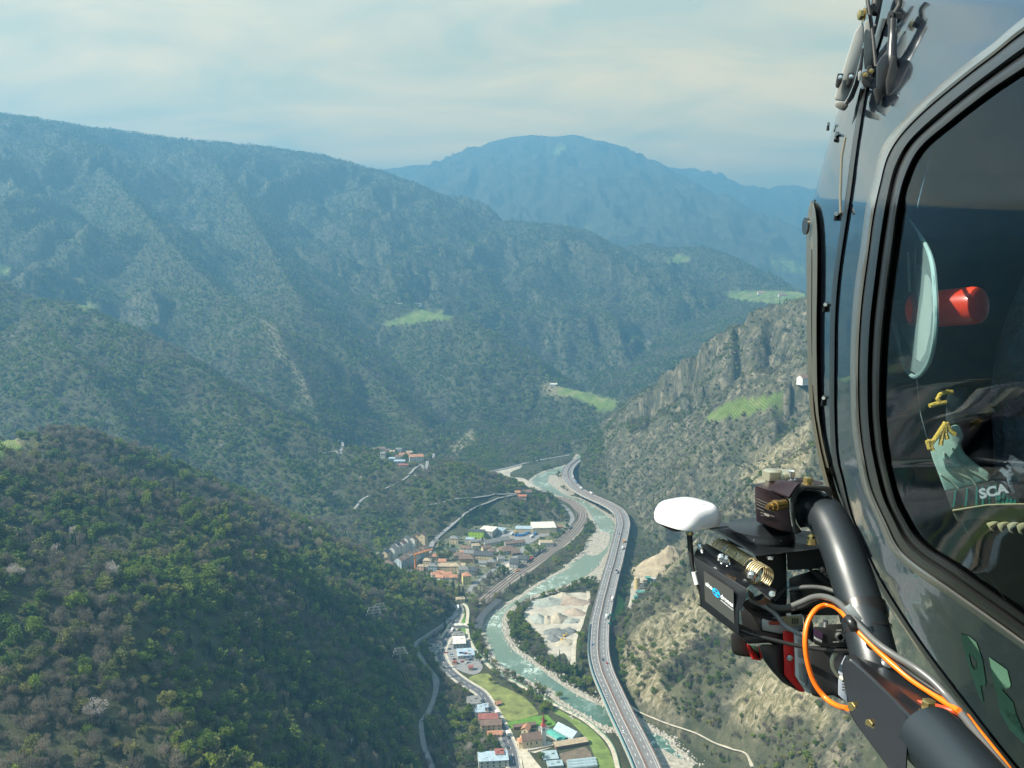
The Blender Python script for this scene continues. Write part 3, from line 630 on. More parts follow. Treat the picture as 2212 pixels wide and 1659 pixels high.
def dashes(P, off, ln, gap, w, dz):
    P = np.asarray(P, float); Nn = frame2(P); d = np.concatenate([[0], np.cumsum(np.linalg.norm(np.diff(P[:, :2], axis=0), axis=1))]); mb = MB(); s = 0
    Q = P.copy(); Q[:, :2] += Nn * off
    while s + ln < d[-1]:
        a = np.array([np.interp(s, d, Q[:, i]) for i in range(3)]); b = np.array([np.interp(s + ln, d, Q[:, i]) for i in range(3)]); t = (b - a)[:2]; t /= np.linalg.norm(t); nn = np.array((-t[1], t[0], 0)) * w / 2
        up = np.array((0, 0, dz)); mb.add([a - nn + up, b - nn + up, b + nn + up, a + nn + up], [(0, 1, 2, 3)]); s += ln + gap
    return mb
# river ------------------------------------------------------------
west = G(z4, [(2300,1700),(2120,1640),(2010,1500),(1990,1420),(1900,1370),(1780,1310),(1700,1285),(1560,1200),(1470,1150),(1370,1080),(1290,1000),(1180,960),(1060,900),(920,830),(860,760),(830,690),(795,620),(778,550),(800,470),(870,400),(950,345),(1060,290),(1180,200),(1330,110),(1450,50)]) + \
       G(z5, [(1850,1140),(1950,1075),(2010,1020),(2060,980),(2110,900),(2090,840),(2060,800),(2030,740),(1990,690),(1930,640),(1850,605),(1760,585),(1690,560),(1620,520),(1560,480),(1600,430),(1690,390),(1800,360),(1880,330),(1940,250)])
east = G(z4, [(2400,1600),(2250,1470),(2212,1400),(2100,1350),(1980,1270),(1880,1210),(1700,1140),(1560,1080),(1440,1010),(1330,940),(1230,860),(1100,770),(1000,700),(945,620),(915,540),(912,460),(945,395),(1000,350),(1150,268),(1280,230),(1400,190),(1560,120),(1640,60),(1690,20)]) + \
       G(z5, [(2110,1110),(2160,1020),(2190,930),(2212,860),(2212,800),(2150,740),(2060,680),(1960,620),(1850,590),(1760,540),(1690,480),(1700,440),(1780,410),(1850,375),(1930,335),(1990,270)])
wm = bpy.data.materials.new('river_water'); wm.use_nodes = True; t, N, L = nodes(wm); B = t.nodes['Principled BSDF']; geo = N('ShaderNodeNewGeometry')
def noise(scale, detail=5, rough=.6, vec=None, dist=0):
    n = N('ShaderNodeTexNoise'); L(vec or geo.outputs['Position'], n.inputs[0]); setin(n, Scale=scale, Detail=detail, Roughness=rough, Distortion=dist); return n.outputs[0]
sepp = N('ShaderNodeSeparateXYZ'); L(geo.outputs['Position'], sepp.inputs[0])
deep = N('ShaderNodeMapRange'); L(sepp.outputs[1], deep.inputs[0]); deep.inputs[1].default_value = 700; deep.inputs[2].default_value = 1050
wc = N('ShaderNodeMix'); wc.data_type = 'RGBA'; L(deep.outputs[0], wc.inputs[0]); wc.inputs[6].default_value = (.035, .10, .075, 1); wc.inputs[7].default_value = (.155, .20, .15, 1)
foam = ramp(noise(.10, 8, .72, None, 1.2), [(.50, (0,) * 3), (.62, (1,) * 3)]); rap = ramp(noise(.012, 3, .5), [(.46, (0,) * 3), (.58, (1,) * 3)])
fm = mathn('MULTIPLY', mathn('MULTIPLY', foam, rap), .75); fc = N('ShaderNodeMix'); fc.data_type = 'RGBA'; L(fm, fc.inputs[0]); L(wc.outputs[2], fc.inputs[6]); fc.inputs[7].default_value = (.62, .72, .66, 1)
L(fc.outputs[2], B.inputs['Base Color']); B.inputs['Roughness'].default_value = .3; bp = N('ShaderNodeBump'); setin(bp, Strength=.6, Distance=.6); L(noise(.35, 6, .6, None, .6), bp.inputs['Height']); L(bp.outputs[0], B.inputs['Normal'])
W = catmull([p for p in west], 3); E = catmull([p for p in east], 3)
river_poly = [tuple(p[:2]) for p in W] + [tuple(p[:2]) for p in E[::-1]]
sheet('river', river_poly, .26, wm, 'turquoise river winding along the valley'); NOTREE.append((np.array(river_poly), 0))
# gravel banks: a wider uneven margin under the water sheet
def widen(P, o, seed):
    Nn = frame2(P); k = o * (.35 + 1.3 * fbm(P[:, 0] / 28, P[:, 1] / 28, 3, seed)); Q = P.copy(); Q[:, :2] += Nn * k[:, None]; return Q
W2 = widen(W, 7, 5); E2 = widen(E, -8, 6)
bank_poly = [tuple(p[:2]) for p in W2] + [tuple(p[:2]) for p in E2[::-1]]
BANKM = mat('river_gravel', (.30, .275, .225), .95, noise=.45, nscale=.22, bump=.9, bscale=.9)
sheet('river_bank', bank_poly, .10, BANKM, 'pale gravel banks beside the river'); NOTREE.append((np.array(bank_poly), 0))
for nm, f, P in [('gravel_bar', z5, [(2000,925),(2060,880),(2120,870),(2175,890),(2170,960),(2130,1020),(2060,1060),(1990,1050),(1975,990)]), ('gravel_bar', z5, [(2130,1060),(2200,1030),(2150,1180),(2090,1270),(2040,1240),(2090,1150)]), ('gravel_bar', z4, [(2070,1500),(2150,1470),(2250,1520),(2400,1600),(2400,1700),(2200,1660),(2110,1600)]), ('gravel_bar', z5, [(1700,430),(1760,425),(1830,400),(1820,450),(1840,510),(1900,570),(1850,580),(1760,530),(1700,480)])]:
    sheet(nm, smooth_closed(G(f, P)), .40, BANKM, 'pale gravel bar in the river bed')
# boulders along the banks, uncountable
vs = []; fs = []; rg = np.random.default_rng(3)
for P, o in ((W, 3.5), (E, -3.5), (E[:60], -8), (W[:60], 7), (E[:60], -5)):
    Nn = frame2(P)
    for i in range(0, min(len(P), 110)):
        for q in range(5):
            c = P[i][:2] + Nn[i] * (o + rg.normal() * 2.4) + rg.normal(size=2) * 3; r = .5 + rg.random() ** 2 * 1.7; b = len(vs); vs += [(c[0] + r * math.cos(a) * (.7 + rg.random() * .5), c[1] + r * math.sin(a) * (.7 + rg.random() * .5), .1) for a in (0, 1.3, 2.5, 3.8, 5)] + [(c[0] + rg.normal() * .2, c[1], .2 + r * .9)]
            fs += [(b + j, b + (j + 1) % 5, b + 5) for j in range(5)]
obj('boulders', mesh('boulders', vs, fs, mat('pale_rock', (.33, .31, .27), .9, noise=.3, nscale=.3)), kind='stuff', label='pale boulders strewn along the river banks')
# valley grounds -----------------------------------------------------
TOWN = None
def ground(name, f, P, mt, z, label=None, sm=True):
    W_ = G(f, P); W_ = smooth_closed(W_, 3) if sm else [tuple(p[:2]) for p in W_]
    global TOWN
    if name == 'town_ground': TOWN = np.array(W_)
    else: NOTREE.append((np.array(W_), 0))
    return sheet(name, W_, z, mt, label)
YARDM = mat('gravel_yard', (.36, .33, .27), .95, noise=.3, nscale=.06, bump=.5, bscale=.5)
ground('gravel_yard', z4, [(1085,425),(1140,340),(1280,272),(1420,250),(1570,245),(1590,290),(1562,400),(1532,500),(1492,600),(1482,700),(1474,820),(1440,790),(1400,720),(1310,760),(1262,700),(1232,600),(1150,520)], YARDM, .12, 'pale gravel works yard beside the river')
ground('meadow', z4, [(650,915),(800,880),(870,960),(1000,1020),(1100,1080),(1190,1180),(1170,1212),(945,1258),(890,1170),(830,1080),(740,990)], FIELD, .05, 'rough olive meadow between road and river')
ground('lawn', z4, [(945,1268),(1180,1215),(1270,1208),(1345,1280),(1260,1310),(1200,1300),(970,1315)], GRASS, .06, 'bright green lawn behind the church', False)
ground('field', zC, [(1395,985),(1800,870),(1880,950),(1900,1015),(1570,1075),(1480,1135)], SOIL, .07, 'ploughed brown field beside the glasshouses', False)
ground('grass_strip', z4, [(1340,1160),(1450,1215),(1560,1275),(1650,1350),(1720,1430),(1770,1520),(1800,1640),(1690,1640),(1620,1480),(1560,1380),(1480,1290),(1400,1230),(1320,1190)], mat('dry_grass', (.12, .17, .035), .95, noise=.4, nscale=.1), .05, 'grass strip along the riverside path')
ground('verge', z4, [(612,365),(625,480),(640,600),(660,690),(620,640),(590,560),(600,450)], GRASS, .05); ground('verge', z4, [(1825,255),(1870,300),(1880,340),(1830,420),(1790,470),(1775,455),(1805,380),(1820,310)], GRASS, .05)
ground('verge', z4, [(548,425),(530,490),(505,545),(455,500),(480,475)], GRASS, .05)
ground('paved_yard', z4, [(470,640),(560,560),(640,590),(700,700),(760,830),(690,890),(560,850),(480,790),(455,720)], ASPH2, .06, 'grey paved yard round the car showroom')
ground('town_ground', z5, [(1100,1400),(1000,1330),(860,1280),(760,1250),(500,1210),(330,1190),(300,1120),(330,1040),(560,960),(760,1000),(860,930),(1060,900),(1080,830),(1300,790),(1450,780),(1700,780),(1840,790),(1880,830),(1700,1000),(1400,1220)], mat('town_soil', (.115, .12, .07), .95, noise=.5, nscale=.07, bump=.4, bscale=.5), .05, 'gardens and yards of the village')
ground('paved_yard', zF, [(780,890),(1250,910),(1480,930),(1350,990),(1100,1110),(760,1120),(620,1040)], ASPH2, .09)
ground('rail_yard', z5, [(1760,590),(1850,610),(1930,650),(1990,710),(2005,760),(1950,870),(1860,960),(1750,1030),(1600,1150),(1480,1230),(1280,1365),(1220,1430),(1100,1430),(1200,1350),(1400,1200),(1450,1150),(1600,1060),(1780,920),(1900,800),(1930,740),(1890,680),(1800,620)], BALLAST, .13, 'brown ballast bed of the railway yard')
ground('dirt_yard', z5, [(1225,405),(1300,385),(1400,365),(1480,345),(1470,370),(1400,400),(1400,440),(1500,450),(1600,520),(1720,585),(1640,590),(1500,570),(1430,540),(1370,460),(1310,455),(1260,440)], YARDM, .12)
ground('dirt_yard', z5, [(1330,1140),(1420,1080),(1460,1130),(1420,1200),(1370,1250),(1380,1190),(1350,1160)], YARDM, .16)
ground('church_square', zC, [(770,700),(870,830),(980,900),(1300,790),(1400,850),(1330,880),(1100,960),(1010,940),(1100,1060),(1250,1240),(960,1240),(925,1060),(860,940),(790,840),(740,760)], PAVE, .08, 'pale square and lane in front of the church', False)
# highway viaduct ---------------------------------------------------
HWZ = 13.0
HC = [(1425,1740),(1398,1659),(1370,1597),(1343,1542),(1318,1487),(1301,1446),(1293,1405),(1295,1350),(1300,1323),(1306,1295),(1313,1268),(1320,1240),(1328,1213),(1336,1180),(1343,1150),(1346,1128),(1338,1106),(1316,1090),(1290,1078),(1262,1065),(1243,1052),(1230,1036),(1226,1020),(1233,1006),(1250,992)]
HP = catmull([atz(u, v, HWZ) for u, v in HC], 8)
hw = empty('viaduct', label='four lane motorway viaduct curving up the valley', cat='viaduct')
HWB = 12.2
dk = wallband(HP, 0, -1.6, 0, HWB * 2); dk.build('deck', mat('deck_asphalt', (.17, .168, .165), .85, noise=.14, nscale=.12), hw)
v, f = strip(HP, 11.6, .9, .012)
for a, b in ((11.5, 1.0), (-1.0, -11.5)):
    v, f = strip(HP, a, b, .012); obj('carriageway', mesh('carriageway', v, [q[::-1] for q in f], mat('road_surface', (.155, .152, .15), .85, noise=.16, nscale=.1)), hw)
for off in (11.0, 1.6, -1.6, -11.0):
    v, f = strip(HP, off + .14, off - .14, .03); obj('edge_line', mesh('edge_line', v, [q[::-1] for q in f], WHITE), hw)
for off in (5.6, -5.6): dashes(HP, off, 4.5, 7.5, .32, .03).build('lane_dashes', WHITE, hw, kind='stuff')
for off in (8.9, -8.9):
    v, f = strip(HP, off + .12, off - .12, .03); obj('shoulder_line', mesh('shoulder_line', v, [q[::-1] for q in f], WHITE), hw)
for off in (.75, -.75, -12.0): wallband(HP, off, .02, .95, .35).build('guard_rail', RUST, hw)
nb = int(len(HP) * .30)
wallband(HP[nb:], 12.0, .02, .95, .35).build('guard_rail', RUST, hw)
wallband(HP[:nb], 12.05, .02, 2.6, .25).build('noise_barrier', mat('teal_glass_barrier', (.10, .26, .28), .3), hw)
wallband(HP, 12.3, -2.6, .25, .3).build('parapet', CONC, hw); wallband(HP, -12.3, -2.6, .25, .3).build('parapet', CONC, hw)
wallband(HP, 0, -3.4, -1.62, 10).build('girder', CONC, hw)
dd = np.concatenate([[0], np.cumsum(np.linalg.norm(np.diff(HP[:, :2], axis=0), axis=1))]); pm = None
s = 20
while s < dd[-1]:
    p = [np.interp(s, dd, HP[:, i]) for i in range(3)]; mb = MB(); mb.sm = True; mb.tube([(0, 0, 0), (0, 0, HWZ - 3.4)], 1.7, 12)
    if pm is None: o = mb.build('pier', CONC, hw); pm = o.data; o.location = (p[0], p[1], 0)
    else: obj('pier', pm, hw, loc=(p[0], p[1], 0))
    s += 42
NOTREE.append((np.concatenate([HP[:, :2] + frame2(HP) * 15, (HP[:, :2] - frame2(HP) * 15)[::-1]]), 0))
# roads --------------------------------------------------------------
def drape(P, n=4, off=.5, flat=False, sm=9):
    H = [atz(*p) if flat else hit(*p) for p in P]; Q = catmull(H, n)
    if not flat:
        z = hgt(Q[:, 0], Q[:, 1]); k = np.ones(sm) / sm; zz = np.convolve(np.pad(z, sm // 2, 'edge'), k, 'valid'); Q[:, 2] = np.maximum(zz[:len(Q)], z - .2) + off
    else: Q[:, 2] = off
    return Q
main = drape([z4(*p) for p in [(560,340),(580,375),(572,410),(548,470),(512,540),(462,620),(427,700),(440,770),(490,850),(570,920),(660,980),(740,1030),(800,1110),(850,1200),(900,1290),(950,1400),(990,1500),(1012,1640)]], flat=True, off=.30)
ribbon('road', main, 10.5, ASPH, label='dark two lane main road through the hamlet'); 
for off in (4.6, -4.6):
    v, f = strip(main, off + .14, off - .14, .03); obj('road_line', mesh('road_line', v, [q[::-1] for q in f], WHITE), kind='structure')
dashes(main, 0, 5, 6, .22, .03).build('road_dashes', WHITE, kind='structure')
ribbon('pavement', main[8:] + 0, 15.5, PAVE, z=-.08)
side = drape([z4(*p) for p in [(560,395),(530,440),(480,475),(400,525),(300,590),(225,645),(232,700),(275,780),(335,860),(388,930),(388,1000),(362,1090),(320,1190),(268,1260),(268,1350),(282,1440),(312,1530),(352,1640)]], 6, .9)
ribbon('road', side, 7.0, ASPH2, label='pale narrow road winding along the foot of the left hillside')
wallband(side, 3.7, -3, .5, .4).build('retaining_wall', mat('dark_retaining_wall', (.16, .17, .17), .9, noise=.3, nscale=.3), label='low retaining wall below the narrow hillside road', cat='wall')
path = drape([z4(*p) for p in [(600,330),(628,350),(643,400),(636,500),(650,600),(700,700),(760,770),(850,860),(950,920),(1080,990),(1200,1060),(1330,1130),(1450,1190),(1560,1250),(1660,1330),(1740,1410),(1790,1500),(1825,1640)]], flat=True, off=.16)
ribbon('path', path, 4.2, PAVE, label='pale riverside cycle path')
wallband(path, 2.4, 0, 1.1, .12).build('fence', mat('green_fence', (.10, .22, .15), .6), label='thin green fence beside the riverside cycle path', cat='fence')
ribbon('road', drape([z5(*p) for p in [(1795,655),(1850,700),(1882,760),(1860,812),(1780,855),(1680,893),(1560,935),(1500,990),(1460,1050),(1330,1130),(1250,1180),(1180,1230),(1100,1300),(1060,1350)]], flat=True, off=.2), 8, ASPH2, label='grey road between village and railway')
ribbon('road', drape([z4(*p) for p in [(1590,230),(1592,300),(1560,400),(1532,500),(1490,600),(1478,700),(1474,830)]], flat=True, off=.2), 5, PAVE)
ribbon('path', drape([zH(*p) for p in [(345,1235),(420,1275),(520,1320),(620,1360),(720,1390),(820,1425),(900,1470),(1000,1520),(1150,1560),(1190,1659)]], 5, .5), 4, PAVE, label='pale track along the right river bank')
vroad = drape([z5(*p) for p in [(745,1060),(765,1000),(790,950),(850,890),(930,830),(1010,750),(1080,700),(1150,665),(1240,635),(1330,605),(1430,580)]], 6, 1.2); ribbon('road', vroad, 8, ASPH2, label='grey road climbing from the village round the wooded knoll')
wallband(vroad, -4.2, 0, .9, .2).build('guard_rail', CONC, label='guard rail on the road climbing from the village', cat='guard rail')
ribbon('road', drape([z5(*p) for p in [(1430,575),(1330,582),(1220,590),(1080,605)]], 5, 1.2), 6, ASPH2)
ribbon('road', drape([z5(*p) for p in [(1080,605),(920,625),(850,645),(720,665)]], 5, 1.2), 4, ASPH2)
ribbon('road', drape([zG(*p) for p in [(1300,400),(1440,400),(1550,415),(1480,460),(1400,500),(1330,550),(1270,625)]], 5, 1.5), 6, ASPH2, label='pale hairpin road by the hill hamlet')
ribbon('road', drape([zG(*p) for p in [(1270,625),(1180,690),(1080,740),(980,780)]], 5, 1.2), 5, ASPH2)
ribbon('road', drape([zG(*p) for p in [(800,860),(720,910),(680,960),(640,1010),(570,1050)]], 5, 1.4), 6, ASPH2, label='short stretch of pale road in the woods below the hamlet')
ribbon('road', drape([zG(*p) for p in [(405,235),(450,250),(505,280),(490,310),(420,345),(340,365),(270,375)]], 5, 1.4), 6, ASPH2, label='pale hairpin bend on the wooded spur')
ribbon('road', drape([z5(*p) for p in [(1230,400),(1330,380),(1440,352),(1560,322),(1700,295),(1860,268)]], 5, 1.2), 8, ASPH2, label='road on the far left river bank')
# railway tracks ------------------------------------------------------
tr = drape([z5(*p) for p in [(1790,598),(1890,640),(1955,700),(1965,760),(1900,860),(1780,970),(1600,1100),(1440,1200),(1260,1340),(1170,1420)]], 6, flat=True, off=.16)
for k, off in enumerate((5, 0, -5, -10, -15)):
    P = tr.copy(); P[:, :2] += frame2(tr) * (off + 2); o = empty('railway_track', label=['innermost railway track of the yard beside the village', 'second railway track out from the village', 'middle railway track of the yard', 'fourth railway track out from the village', 'outermost railway track beside the riverside trees'][k], cat='railway track', group='railway tracks in the yard')
    v, f = strip(P, 1.3, -1.3, .10); obj('sleepers', mesh('sleepers', v, [q[::-1] for q in f], mat('sleepers', (.12, .095, .08), .9, noise=.4, nscale=1)), o)
    for s_ in (.72, -.72): wallband(P, s_, .1, .32, .16).build('rail', RAILM, o)
rw = G(z4, [(725,560),(735,500),(760,450),(810,395),(865,350),(890,325)]); rw = catmull([np.array((p[0], p[1], 0.)) for p in rw], 5)
g = empty('river_gallery', label='dark roofed gallery along the outer bend of the river', cat='gallery')
wallband(rw, 0, 5.0, 5.6, 10).build('roof', mat('dark_roofing', (.045, .05, .055), .8, noise=.3, nscale=.2), g); wallband(rw, -4.6, 0, 5.0, .6).build('wall', mat('grey_wall', (.25, .25, .24), .9), g)
for i in range(0, len(rw), 2):
    mb = MB(); mb.box((0, 0, 2.5), (.7, .7, 5)); mb.build('pillar', CONC, g, loc=tuple(rw[i]))
NOTREE.append((np.concatenate([rw[:, :2] + frame2(rw) * 6, (rw[:, :2] - frame2(rw) * 6)[::-1]]), 0))
# tree belts on the floor ----------------------------------------------
BELTS = [np.array(G(f, P))[:, :2] for f, P in [
 (z5, [(2010,790),(2070,725),(2078,830),(2010,940),(1975,1000),(1900,1090),(1700,1190),(1560,1290),(1400,1370),(1310,1430),(1225,1425),(1400,1310),(1600,1190),(1760,1070),(1900,950)]),
 (z4, [(650,290),(900,325),(760,470),(715,540),(770,570),(790,650),(850,750),(920,835),(800,780),(720,690),(660,600),(665,450)]),
 (z4, [(790,760),(900,820),(1100,920),(1380,1090),(1560,1210),(1700,1290),(1820,1420),(1900,1560),(1850,1640),(1810,1500),(1740,1380),(1560,1230),(1330,1110),(1080,970),(850,840)]),
 (z4, [(800,880),(850,875),(1080,1005),(1330,1150),(1300,1200),(1200,1190),(1100,1070),(980,1010)]),
 (z4, [(935,365),(1060,292),(1150,262),(1160,325),(1085,420),(1150,525),(1228,600),(1255,710),(1300,770),(1400,750),(1450,830),(1500,880),(1600,960),(1680,1080),(1560,1050),(1440,980),(1330,915),(1230,835),(1100,745),(1000,680),(950,600),(922,500)]),
 (z4, [(1150,262),(1400,195),(1650,120),(1650,170),(1580,235),(1420,240),(1280,262),(1170,310)]),
 (z4, [(1600,240),(1680,200),(1625,380),(1605,560),(1605,780),(1640,980),(1500,900),(1485,720),(1540,540),(1600,300)]),
 (z4, [(1930,1150),(2212,1240),(2400,1330),(2400,1450),(2212,1370),(2050,1310),(1950,1230)]),
 (zH, [(350,90),(560,30),(740,90),(600,210),(480,290),(340,300)]), (zH, [(300,300),(380,310),(330,420),(300,500),(260,480)]), (zH, [(360,20),(420,-200),(520,-300),(700,-100),(560,30)]),
 (z4, [(1830,160),(1910,170),(1900,260),(1850,300),(1825,250)]), (z4, [(1770,480),(1850,420),(1990,440),(1850,640),(1760,620)]),
 (z4, [(250,560),(420,640),(400,740),(450,800),(600,930),(640,1050),(650,1160),(740,1230),(780,1350),(900,1420),(940,1500),(940,1540),(800,1500),(730,1620),(380,1640),(300,1450),(300,1280),(400,1040),(400,920),(300,780),(230,690)]),
 (z5, [(1500,440),(1600,400),(1680,360),(1860,300),(1900,270),(1870,320),(1700,380),(1600,420),(1560,470)]), (z5, [(1760,410),(1830,410),(1830,500),(1900,580),(1980,620),(2100,700),(2080,690),(1850,570),(1780,520)]),
 (zE, [(900,1100),(1300,1100),(1500,1230),(1640,1300),(1700,1420),(1900,1460),(1880,1560),(1700,1500),(1500,1400),(1000,1250)]), (zE, [(1480,780),(1700,740),(1800,860),(1700,940),(1520,940)]),
 (zF, [(430,1330),(620,1280),(700,1350),(560,1400),(360,1460)]), (zF, [(640,1330),(900,1250),(960,1280),(700,1420)]), (zE, [(1340,560),(1700,480),(1720,620),(1560,720),(1440,700)])]]
# ------------------------------------------------------------------ buildings
def wallm(n, c): return mat('wall_' + n, c, .85, noise=.10, nscale=.3)
def roofm(n, c): return mat('roof_' + n, c, .8, noise=.28, nscale=.35, bump=.5, bscale=2.5)
WL = {k: wallm(k, c) for k, c in dict(white=(.62,.61,.57), cream=(.58,.48,.31), yellow=(.62,.55,.24), ochre=(.50,.36,.18), grey=(.38,.39,.38), bluish=(.36,.45,.50), pink=(.55,.36,.28), stone=(.34,.30,.24), lime=(.38,.60,.05), teal=(.06,.26,.22), wood=(.16,.10,.06), dark=(.08,.085,.09)).items()}
RF = {k: roofm(k, c) for k, c in dict(brown=(.15,.10,.075), red=(.36,.13,.075), grey=(.17,.17,.165), dark=(.055,.06,.065), tan=(.34,.27,.18), pale=(.58,.55,.48), blue=(.30,.38,.44), maroon=(.24,.085,.07), orange=(.37,.175,.10), teal=(.07,.30,.25), glass=(.25,.33,.36)).items()}
GLASS = mat('window_glass', (.035, .045, .055), .15, spec=.8); FRAME = mat('window_frame', (.55, .52, .47), .7)
WINM = mesh('window', *(lambda b: (b.v, b.f))(MB().box((0, 0, 0), (1.25, .16, 1.6))), GLASS)
HOUSES = []
def house(label, base, w, d, h, rz, wall, roof, kind='gable', rh=None, nw=3, fl=None, over=.6, cat='house', group=None, name='house', chim=1, sides=True, off=None):
    """base: world place of the footprint centre; ridge runs along local x"""
    o = empty(name, (base[0], base[1], base[2]), math.radians(rz), label=label, cat=cat, group=group); sink = 2.5
    rh = rh if rh is not None else d * .30; hx, hy = w / 2, d / 2
    mb = MB()
    if kind == 'gable': mb.prism([(-hx, -hy, -sink), (-hx, hy, -sink), (-hx, hy, h), (-hx, 0, h + rh), (-hx, -hy, h)], (w, 0, 0))
    else: mb.box((0, 0, (h - sink) / 2), (w, d, h + sink))
    mb.build('wall', WL[wall], o); rb = MB(); t = .28
    if kind == 'gable':
        sl = rh / hy; ey = hy + over; ez = h - over * sl
        for s in (-1, 1):
            P = [(-hx - over, s * ey, ez + .05), (-hx - over, 0, h + rh + .05), (-hx - over, 0, h + rh + .05 + t), (-hx - over, s * ey, ez + .05 + t)]
            rb.prism(P if s < 0 else P[::-1], (w + 2 * over, 0, 0))
    elif kind == 'hip':
        ex, ey = hx + over, hy + over; r = max(hx - hy, .3)
        rb.add([(-ex, -ey, h), (ex, -ey, h), (ex, ey, h), (-ex, ey, h), (-r, 0, h + rh), (r, 0, h + rh), ], [(0, 1, 5, 4), (1, 2, 5), (2, 3, 4, 5), (3, 0, 4), (3, 2, 1, 0)])
    elif kind == 'flat':
        rb.box((0, 0, h + .2), (w + .5, d + .5, .4)); rb.box((w * .2, d * .1, h + .9), (2.4, 1.8, 1.0)); rb.box((-w * .22, -d * .12, h + .75), (1.6, 1.6, .7))
    elif kind == 'barrel':
        n = 8; pr = [(-hx, hy * math.cos(math.pi * k / n), h + rh * math.sin(math.pi * k / n)) for k in range(n + 1)]; rb.prism(pr[::-1], (w, 0, 0))
    rf = rb.build('roof', RF[roof], o)
    if chim and kind in ('gable', 'hip'):
        c = MB().box((w * .22, d * .08, h + rh * 1.0), (.9, .9, 1.8)); c.build('chimney', WL['stone'], rf)
    fl = fl or max(1, int(h / 3.0))
    if nw:
        for k in range(fl):
            z = (k + .55) * h / fl
            for i in range(nw): obj('window', WINM, o, loc=(-hx + (i + .5) * w / nw, -hy - .03, z))
            if sides:
                for sx in (-1, 1):
                    for i in range(max(1, nw // 2)):
                        q = obj('window', WINM, o, loc=(sx * (hx + .03), -hy + (i + .5) * d / max(1, nw // 2), z)); q.rotation_euler.z = math.pi / 2
    c_, s_ = math.cos(math.radians(rz)), math.sin(math.radians(rz)); NOTREE.append((np.array([(base[0] + x_ * c_ - y_ * s_, base[1] + x_ * s_ + y_ * c_ - 3) for x_, y_ in ((-hx - 3, -hy - 4), (hx + 3, -hy - 4), (hx + 3, hy + 2), (-hx - 3, hy + 2))]), 0)); return o
def B0(f, x, y): return atz(*f(x, y), 0.0)
def HB(f, x, y):
    p = hit(*f(x, y)); return p
# -- near hamlet with the church
house('long red-brown roofed house by the road, upper of the pair below the white houses', B0(z4, 802, 1262), 19, 10, 6, 4, 'cream', 'maroon', nw=4)
house('long dull brown roofed house by the road, lower of the pair', B0(z4, 825, 1312), 20, 10, 6, 6, 'cream', 'brown', nw=4)
house('small orange roofed house beside the main road, left of the church', B0(z4, 855, 1370), 14, 7, 3, 5, 'cream', 'orange', nw=2, chim=0)
house('grey roofed building near the bend with cars parked beside it', B0(z4, 688, 1125), 13, 17, 5, 8, 'grey', 'grey', 'flat', nw=3, cat='building', name='building')
house('small white flat roofed garage above the red-brown roofs', B0(z4, 760, 1165), 11, 8, 4, 8, 'white', 'blue', 'flat', nw=2, cat='garage', name='garage')
house('white low house directly above the red-brown roof', B0(z4, 735, 1205), 10, 8, 5, 8, 'white', 'blue', nw=2)
house('tiny orange-roofed field shed standing in the meadow', B0(z4, 882, 1128), 5.5, 5, 2.6, 30, 'wood', 'orange', nw=0, chim=0, cat='shed', name='shed')
house('white modern flat-roofed house at the bottom edge of the valley', B0(z4, 842, 1585), 27, 16, 6.5, 6, 'white', 'blue', 'flat', nw=5, fl=2, cat='house')
house('small wing of the white modern house, roof terrace on top', B0(z4, 892, 1560), 8, 9, 8.0, 6, 'white', 'maroon', 'flat', nw=2)
house('dark hipped roof building beside the road junction', B0(z4, 375, 655) , 21, 12, 5, 3, 'white', 'dark', 'hip', nw=4, cat='building', name='building')
house('low grey carport beside the dark roofed building', B0(z4, 385, 705), 16, 7, 3.4, 3, 'white', 'grey', 'flat', nw=3, cat='carport', name='carport')
house('dark slate building in the gap under the side road', B0(z4, 380, 600), 13, 9, 4, -20, 'grey', 'dark', nw=2, cat='building', name='building')
# church
cb = B0(zC, 1040, 845); ch = empty('church', tuple(cb), math.radians(14), label='cream village church with red needle spire', cat='church')
n_ = MB().prism([(-9, -5, -1), (-9, 5, -1), (-9, 5, 7.6), (-9, 0, 12.2), (-9, -5, 7.6)], (19, 0, 0)); n_.build('wall', WL['cream'], ch)
r_ = MB()
for s in (-1, 1):
    P = [(-9.5, s * 5.6, 7.1), (-9.5, 0, 12.3), (-9.5, 0, 12.65), (-9.5, s * 5.6, 7.45)]; r_.prism(P if s < 0 else P[::-1], (20, 0, 0))
r_.build('roof', RF['brown'], ch)
ap = MB().prism([(-12.5, -3.2, -1), (-9.05, -4.4, -1), (-9.05, 4.4, -1), (-12.5, 3.2, -1)], (0, 0, 7.2)); ap.build('porch', WL['cream'], ch)
MB().add([(-13, -3.6, 6.1), (-9.1, -5, 6.1), (-9.1, 5, 6.1), (-13, 3.6, 6.1), (-9.1, 0, 9.4)], [(0, 1, 4), (2, 3, 4), (3, 0, 4), (0, 3, 2, 1)]).build('porch_roof', RF['orange'], ch)
WT = mesh('church_window', *(lambda b: (b.v, b.f))(MB().prism([(-.55, 0, 0), (.55, 0, 0), (.55, 0, 2.2), (0, 0, 2.9), (-.55, 0, 2.2)], (0, .2, 0))), GLASS)
for x in (-4.5, -.8, 4.6): obj('window', WT, ch, loc=(x, -5.12, 3.0))
q = obj('door', WT, ch, loc=(-12.62, 0, -.3)); q.rotation_euler.z = math.pi / 2; q.scale = (1.6, 1, 1.2)
tw = MB().box((0, 0, 8.5), (4.2, 4.2, 19)); to = tw.build('tower', WL['white'], ch); to.location = (12.2, -1.0, 0)
